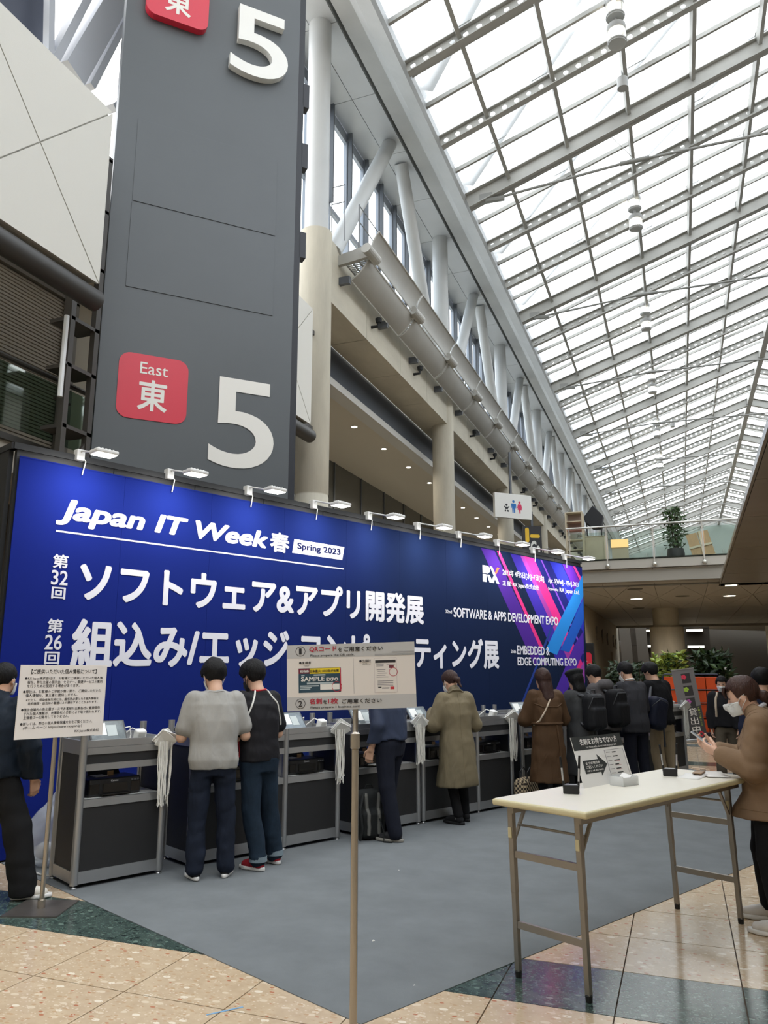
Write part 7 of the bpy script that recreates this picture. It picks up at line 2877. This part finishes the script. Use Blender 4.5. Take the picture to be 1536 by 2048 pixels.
# ---------------------------------------------------------------- man in the dark suit
pos = cp(1264, 0.56); brg = 40
root = person_root('man in a dark grey suit with a white collar and face mask', pos, brg, 0.004)
h = 1.72
B = skeleton(h, 7, 30, 12, 1.0, {-1: ((-0.18, 0.25, -1), (0.2, 1, 0.0)), 1: ((0.25, 0.2, -1), (-0.2, 1, 0.0))})
body_mesh(B, 'body', root, MR, {})
o, fn = dress(B, root, 'suit_jacket', top_fn(B, 0.455 * h, 0.022, 1.96, (0.046, 0.043, 0.036), 0.006, 84, hem_w=0.20, hem_d=0.14), FR, cloth('suit_charcoal', (52, 52, 56), 0.8, vary=0.06))
on_path(fn, [B.up(0, -0.1, 1.38), B.up(0, -0.13, 1.1), B.up(0, -0.15, 0.82)], 0.0025).build('back_seam', MATS['suit_charcoal'], o)
rg = [B.neck + np.array([0.055 * math.cos(t), 0.055 * math.sin(t) + 0.004, 0.028 - 0.012 * math.sin(t)]) for t in np.linspace(0, 2 * math.pi, 15)]
MB().path(rg, 0.012, 6).build('shirt_collar', M_PAPER, root, smooth=True)
dress(B, root, 'suit_trousers', pants_fn(B, (0.056, 0.044, 0.040), 0.0, 0.004, 88), MR, cloth('suit_navy', (28, 30, 40)))
hf_, lo, hi = hair_fn(B, 'short', 12, 0.012)
grow('hair', hf_, lo, hi, 0.009, M_HAIRK, root)
mask(B, root, M_MASK)
shoes(B, root, MATS['shoe_black'], MATS['sole_black'])
# ---------------------------------------------------------------- man in the black sweater
pos = cp(1316, 0.52); brg = 48
root = person_root('man in a black sweater and beige trousers at the last counter', pos, brg, 0.004)
h = 1.72
B = skeleton(h, 7, 34, 10, 1.02, {-1: ((-0.2, 0.2, -1), (0.2, 1, 0.05)), 1: ((0.25, 0.2, -1), (-0.2, 1, 0.0))}, {-1: (-0.12, 0, 10), 1: (0.12, -0.02, -10)})
body_mesh(B, 'body', root, MR, {})
o, fn = dress(B, root, 'sweater', top_fn(B, 0.49 * h, 0.026, 1.96, (0.048, 0.045, 0.036), 0.008, 94, hem_w=0.195, hem_d=0.14), FR, cloth('black_knit', (22, 22, 24), 0.95))
dress(B, root, 'beige_trousers', pants_fn(B, (0.060, 0.052, 0.050), 0.0, 0.007, 98), FR, cloth('beige_chino', (150, 134, 108), 0.85))
hf_, lo, hi = hair_fn(B, 'short', 13, 0.020)
grow('hair', hf_, lo, hi, 0.009, M_HAIRK, root)
shoes(B, root, MATS['shoe_black'], MATS['sole_white'])
t = thing('backpack', 'navy backpack hanging between the suit and the black sweater', 'backpack', (pos[0], pos[1], 0), R(brg), 'backpacks worn at the counter')
c = B.up(-0.30, -0.22, 1.02)
fnb = lambda p: rbox(p, c, (0.15, 0.10, 0.22), 0.08, rotm('Y', 14)) + 0.006 * folds(p, 12, 4)
o = grow('pack_body', fnb, c - 0.34, c + 0.34, 0.014, cloth('pack_navy', (24, 28, 44), 0.6), t)
on_path(fnb, [c + np.array([-0.15, -0.06, 0.1]), c + np.array([0, -0.12, 0.2]), c + np.array([0.15, -0.06, 0.1])], 0.006).build('zip', MATS['pack_trim'], o)
MB().path([c + np.array([-0.06, 0.05, 0.2]), B.up(-0.16, -0.06, 1.38), B.up(-0.15, 0.06, 1.36), B.up(-0.16, 0.1, 1.1), c + np.array([-0.1, 0.1, -0.15])], 0.02, 8).build('shoulder_strap', MATS['pack_trim'], t, smooth=True)
MB().box(-0.008, 0.008, -0.01, 0.01, -0.26, 0.0).build('hanging_strap', MATS['pack_trim'], t, loc=tuple(c + np.array([0.03, -0.08, -0.18])))
# ---------------------------------------------------------------- man walking past at the left edge
shoe_w = at_z(62, 1797)
brg = 22
pos = at_z(-14, 1797)
root = person_root('man in a dark teal jacket and black trousers walking behind the privacy notice', pos, brg, 0.0)
h = 1.66
ft = local_feet(pos, brg, {1: (shoe_w, -52), -1: (pos + np.array([-0.32, 0.20, 0]), 30)})
B = skeleton(h, 3, 6, -8, 1.02, {-1: ((-0.2, 0.1, -1), (0, 0.3, -1)), 1: ((0.26, 0.06, -1), (0.10, 0.26, -1))}, ft, hip_shift=(-0.10, 0.0))
body_mesh(B, 'body', root, FR, {1: dict(d=(0.05, 0.25, -1), n=(-0.8, 0.5, 0), curl=30), -1: None})
o, fn = dress(B, root, 'jacket', top_fn(B, 0.50 * h, 0.040, 1.95, (0.052, 0.050, 0.042), 0.011, 104, hem_w=0.21, hem_d=0.16, collar=0.03), FR, cloth('teal_nylon', (22, 32, 44), 0.6))
dress(B, root, 'trousers', pants_fn(B, (0.064, 0.058, 0.058), -0.01, 0.008, 108), FR, cloth('black_cotton', (24, 24, 25)))
hf_, lo, hi = hair_fn(B, 'short', 14, 0.004)
grow('hair', hf_, lo, hi, 0.008, M_HAIRK, root)
mask(B, root, M_MASK)
ps = onto(fn, B.up(0.06, -0.2, 1.22))
for dz, wd in ((0.03, 0.07), (0.0, 0.05), (-0.03, 0.03)):
    on_path(fn, [B.up(-0.03, -0.2, 1.2 + dz), B.up(-0.03 + wd, -0.2, 1.2 + dz)], 0.010).build('back_print', mat('print_cyan', (86, 190, 206), 0.6), o)
shoes(B, root, mat('shoe_white', (218, 212, 200), 0.6), MATS['sole_white'], size=1.1)
# ---------------------------------------------------------------- woman with the phone
pos = at_z(1550, 1852); brg = 84
root = person_root('woman in a hooded tan parka and white mask typing on a phone by the table', pos, brg, 0.0)
h = 1.57
ft = local_feet(pos, brg, {-1: (at_z(1542, 1872), 74), 1: (at_z(1520, 1838), 88)})
ARMS = {-1: ((-0.10, 0.16, -1), (0.18, 1.0, 0.42)), 1: ((0.16, 0.34, -1), (-0.30, 1.0, 0.35))}
B = skeleton(h, 1, 20, 0, 0.94, ARMS, ft, hip_shift=(0, -0.02))
B.hk = 1.12 * h / 1.7
B.hc = B.hc + np.array([0, 0.03, -0.012])
body_mesh(B, 'body', root, 0.010, {-1: dict(d=(0.28, 1.0, 0.42), n=(0.75, -0.2, 0.6), curl=34, thumb=55), 1: dict(d=(-0.22, 1.0, 0.5), n=(-0.55, -0.3, 0.75), curl=30, thumb=40)}, skin=mat('skin_light', (224, 182, 158), 0.5, vary=0.04, vscale=12), hres=0.004)
tf_, lo, hi = top_fn(B, 0.42 * h, 0.034, 1.86, (0.056, 0.057, 0.040), 0.012, 114, hem_w=0.215, hem_d=0.235, flare=0.0, ff=13)
hd1 = B.neck + np.array([0, -0.075, -0.045])


def parka(p):
    d = tf_(p)
    # hood lying on the shoulders: a thick ring rising at the back
    q = p - (B.neck + np.array([0, -0.035, -0.01]))
    q = q @ rotm('X', 22)
    ringd = np.sqrt((np.sqrt((q[..., 0] / 1.15) ** 2 + (q[..., 1]) ** 2) - 0.085) ** 2 + (q[..., 2] * 0.8) ** 2) - 0.042
    d = smin(d, ringd + 0.005 * folds(p, 20, 9), 0.03)
    d = smin(d, ellip(p, B.neck + np.array([0, -0.115, -0.085]), (0.11, 0.06, 0.10)), 0.04)
    return d


o = grow('parka', parka, lo - np.array([0, 0.06, 0]), hi, 0.0115, cloth('tan_cotton', (132, 108, 85), 0.8, vary=0.06, vs=7), root)
M_TSM = MATS['tan_cotton']
on_path(parka, [B.up(-0.16, -0.01, 1.30), B.up(-0.14, 0.06, 1.22), B.up(-0.13, 0.09, 1.1)], 0.003).build('armhole_seam', M_TSM, o)
on_path(parka, [B.up(-0.17, -0.04, 1.30), B.up(-0.15, -0.10, 1.2), B.up(-0.15, -0.11, 1.05)], 0.003).build('armhole_seam', M_TSM, o)
on_path(parka, [B.up(-0.2, -0.03, 0.92), B.up(-0.2, 0.06, 0.875), B.up(-0.19, 0.12, 0.95)], 0.004).build('pocket_flap', M_TSM, o)
on_path(parka, [B.up(-0.15, 0.16, 0.72), B.up(-0.22, 0.0, 0.72), B.up(-0.15, -0.16, 0.72)], 0.003).build('hem_seam', M_TSM, o)
on_path(parka, [B.neck + np.array([-0.09, 0.06, 0.0]), B.neck + np.array([-0.12, 0.0, -0.02]), B.neck + np.array([-0.1, -0.08, -0.05])], 0.004).build('hood_seam', M_TSM, o)
# shirt collar
rg = [B.neck + np.array([0.056 * math.cos(t), 0.058 * math.sin(t) + 0.012, 0.030 - 0.035 * math.sin(t)]) for t in np.linspace(0, 2 * math.pi, 17)]
MB().path(rg, 0.015, 8).build('shirt_collar', cloth('shirt_grey', (196, 196, 200)), root, smooth=True)
dress(B, root, 'leggings', pants_fn(B, (0.056, 0.040, 0.028), 0.02, 0.003, 118), FR, MATS['black_twill'])
hf_, lo, hi = hair_fn(B, 'tied', 15, 0.010)
grow('hair', hf_, lo, hi, 0.0065, mat('hair_chestnut', (62, 38, 30), 0.45, spec=0.35, bump=0.5, bscale=60, stretch=(3, 3, 0.5), vary=0.3, vscale=30), root)
mb = MB()
for q in range(7):
    xx = -0.07 + 0.02 * q
    mb.path([B.H(xx * 0.8, 0.078, 0.078), B.H(xx, 0.094, 0.050), B.H(xx * 1.05, 0.094, 0.018 - 0.004 * (q % 3))], [0.010, 0.009, 0.003], 6)
mb.build('fringe', MATS['hair_chestnut'], root, smooth=True)
mask(B, root, M_MASK, 0.018)
shoes(B, root, mat('sneaker_white', (206, 200, 192), 0.6, vary=0.1, vscale=9), MATS['sole_white'], size=1.12)
# phone resting in the left hand
hw = B.arm[-1][2]
pd = np.array([0.28, 1.0, 0.42]); pd /= np.linalg.norm(pd)
pc2 = hw + pd * 0.085 + np.array([0.028, 0.012, 0.042])
ph = thing('phone', 'white smartphone held up by the woman in the tan parka', 'phone', tuple(np.array([pos[0], pos[1], 0]) + rotm('Z', brg) @ pc2), R(brg))
Mx = Matrix.Rotation(R(38), 3, 'X')
MB().cbox((0, 0.02, 0.012), 0.072, 0.150, 0.008, Mx).build('phone_body', mat('phone_silver', (206, 206, 208), 0.3, 0.3), ph, bevel=0.003)
MB().cbox(Vector((0, 0.02, 0.012)) + Mx @ Vector((0, 0, 0.0045)), 0.066, 0.142, 0.001, Mx).build('phone_screen', mat('phone_screen', (180, 190, 200), 0.1), ph)
# ---------------------------------------------------------------- passers-by behind her
for (px_, Yd, h, brg, top_c, leg_c, hm, lab, mk) in ((1447, 13.2, 1.50, 170, (30, 30, 33), (92, 84, 72), M_HAIRK, 'walker in a black jacket with a pale bag strap passing behind the table', True),
                                                 (1530, 9.5, 1.62, 20, (30, 36, 56), (36, 38, 46), M_HAIRK, 'person in a navy jacket standing behind the woman with the phone', False)):
    p_ = at_y(px_, 1400, Yd)
    pos = np.array([p_[0], p_[1], 0])
    root = person_root(lab, pos, brg)
    B = skeleton(h, 2, 8, 0, 1.0, None, {-1: (-0.1, -0.12, 5), 1: (0.1, 0.14, -5)})
    body_mesh(B, 'body', root, MR, {})
    o, fn = dress(B, root, 'jacket', top_fn(B, 0.50 * h, 0.034, 1.95, (0.060, 0.054, 0.042), 0.008, int(px_)), MR, cloth('jacket_%d' % px_, top_c))
    dress(B, root, 'trousers', pants_fn(B, (0.060, 0.050, 0.048), 0.0, 0.006, int(px_) + 1), MR, cloth('trousers_%d' % px_, leg_c))
    hf_, lo, hi = hair_fn(B, 'short', int(px_), 0.018)
    grow('hair', hf_, lo, hi, 0.010, hm, root)
    if mk:
        mask(B, root, M_MASK)
        on_path(fn, [B.up(0.08, 0.03, 0.83 * h), B.up(0.10, 0.12, 0.75 * h), B.up(0.11, 0.13, 0.6 * h)], 0.018).build('bag_strap', MATS['strap_cream'], root)
    shoes(B, root, MATS['shoe_black'], MATS['sole_white'])

# =================================================================== BAGS ON THE FLOOR
p = nearer(742, 1672, 0.16)
t = thing('backpack', 'grey and black backpack standing on the carpet against the counter', 'backpack', (p[0], p[1], 0.004), CROT - R(20))
gm, gb = cloth('pack_grey', (104, 104, 100), 0.8), cloth('pack_dark', (34, 36, 36), 0.8)
fnb = lambda q: smin(rbox(q, (0, 0.05, 0.23), (0.15, 0.09, 0.225), 0.08), rbox(q, (0, -0.02, 0.14), (0.125, 0.06, 0.13), 0.05), 0.03) + 0.004 * folds(q, 14, 6)
o = grow('pack_body', fnb, (-0.25, -0.16, -0.01), (0.25, 0.22, 0.52), 0.012, gb, t)
for s in (-1, 1):
    on_path(fnb, [(s * 0.05, -0.2, 0.05), (s * 0.055, -0.15, 0.25), (s * 0.07, -0.05, 0.44)], 0.020, 6).build('front_band', gm, o)
    MB().path([(s * 0.10, -0.05, 0.43), (s * 0.15, -0.10, 0.30), (s * 0.14, -0.13, 0.12), (s * 0.16, -0.12, 0.02)], 0.015, 6).build('shoulder_strap', gb, t)
MB().path([(-0.04, 0.06, 0.45), (-0.03, 0.06, 0.49), (0.03, 0.06, 0.49), (0.04, 0.06, 0.45)], 0.008, 6).build('grab_handle', gb, t)
MB().path([(0.05, -0.1, 0.2), (0.07, -0.16, 0.08), (0.05, -0.2, 0.006), (0.12, -0.24, 0.006)], 0.006, 6).build('loose_strap', gb, t)
# checked tote


def check_mat():
    m = bpy.data.materials.new('houndstooth')
    MATS['houndstooth'] = m
    m.use_nodes = True
    t_ = m.node_tree
    b_ = t_.nodes['Principled BSDF']
    b_.inputs['Roughness'].default_value = 0.9
    tc = t_.nodes.new('ShaderNodeTexCoord')
    mp = t_.nodes.new('ShaderNodeMapping')
    mp.inputs['Rotation'].default_value = (0, 0, 0)
    mp.inputs['Scale'].default_value = (38, 38, 38)
    ck = t_.nodes.new('ShaderNodeTexChecker')
    ck.inputs['Scale'].default_value = 1.0
    ck.inputs['Color1'].default_value = lin((206, 186, 152))
    ck.inputs['Color2'].default_value = lin((58, 48, 42))
    t_.links.new(tc.outputs['Object'], mp.inputs['Vector'])
    t_.links.new(mp.outputs['Vector'], ck.inputs['Vector'])
    t_.links.new(ck.outputs['Color'], b_.inputs['Base Color'])
    return m


p = booth(5.36, 0.14)
t = thing('tote_bag', 'cream and brown checked tote bag with black handles by the counter', 'bag', (p[0], p[1], 0.004), CROT + R(8))
fnb = lambda q: rbox(q * np.array([1, 1, 1]) - np.array([0, 0, 0]), (0, 0, 0.165), (0.19 , 0.085, 0.165), 0.05) + 0.010 * folds(q, 9, 5) + 0.12 * np.maximum(0, q[..., 2] - 0.2) * np.abs(q[..., 0]) * 2
grow('bag_body', fnb, (-0.26, -0.15, -0.01), (0.26, 0.15, 0.36), 0.011, check_mat(), t)
for y in (-0.05, 0.05):
    MB().path([(-0.09, y, 0.30), (-0.07, y, 0.40), (0, y * 0.9, 0.45), (0.07, y, 0.40), (0.09, y, 0.30)], 0.008, 6).build('handle', mat('handle_black', (24, 22, 22), 0.5), t, smooth=True)
# clear rubbish bag and cables behind the end counter
p = at_z(88, 1733)
fnb = lambda q: smin(ellip(q, (0, 0, 0.22), (0.17, 0.16, 0.24)), ellip(q, (0.05, 0.05, 0.48), (0.06, 0.06, 0.12)), 0.10) + 0.014 * folds(q, 15, 6) + 0.006 * folds(q, 34, 8)
M_POLY = mat('clear_polythene', (214, 220, 228), 0.25, alpha=0.42, spec=0.6)
t = thing('rubbish_bag', 'crumpled clear plastic bag on the floor behind the end counter', 'bag', (p[0], p[1], 0.004))
fz = lambda q: np.maximum(fnb(q), 0.004 - q[..., 2])
grow('bag_film', fz, (-0.26, -0.26, -0.01), (0.26, 0.26, 0.66), 0.012, M_POLY, t)
grow('bag_contents', lambda q: np.maximum(ellip(q, (0, 0, 0.12), (0.09, 0.08, 0.07)) + 0.012 * folds(q, 20, 3), 0.006 - q[..., 2]), (-0.2, -0.2, 0), (0.2, 0.2, 0.3), 0.012, mat('bag_paper', (206, 208, 212), 0.8), t)
q0, q1, q2 = at_z(62, 1745), at_z(80, 1752), at_z(100, 1755)
o = MB().path([(q0[0], q0[1], 0.012), (q1[0], q1[1], 0.012), (q2[0], q2[1], 0.012), (q2[0] - 0.1, q2[1] + 0.25, 0.012)], 0.007, 6).build('power_cable', mat('cable_white', (206, 206, 204), 0.5), None)
tag(o, 'white power cable on the carpet by the plastic bag', 'cable')
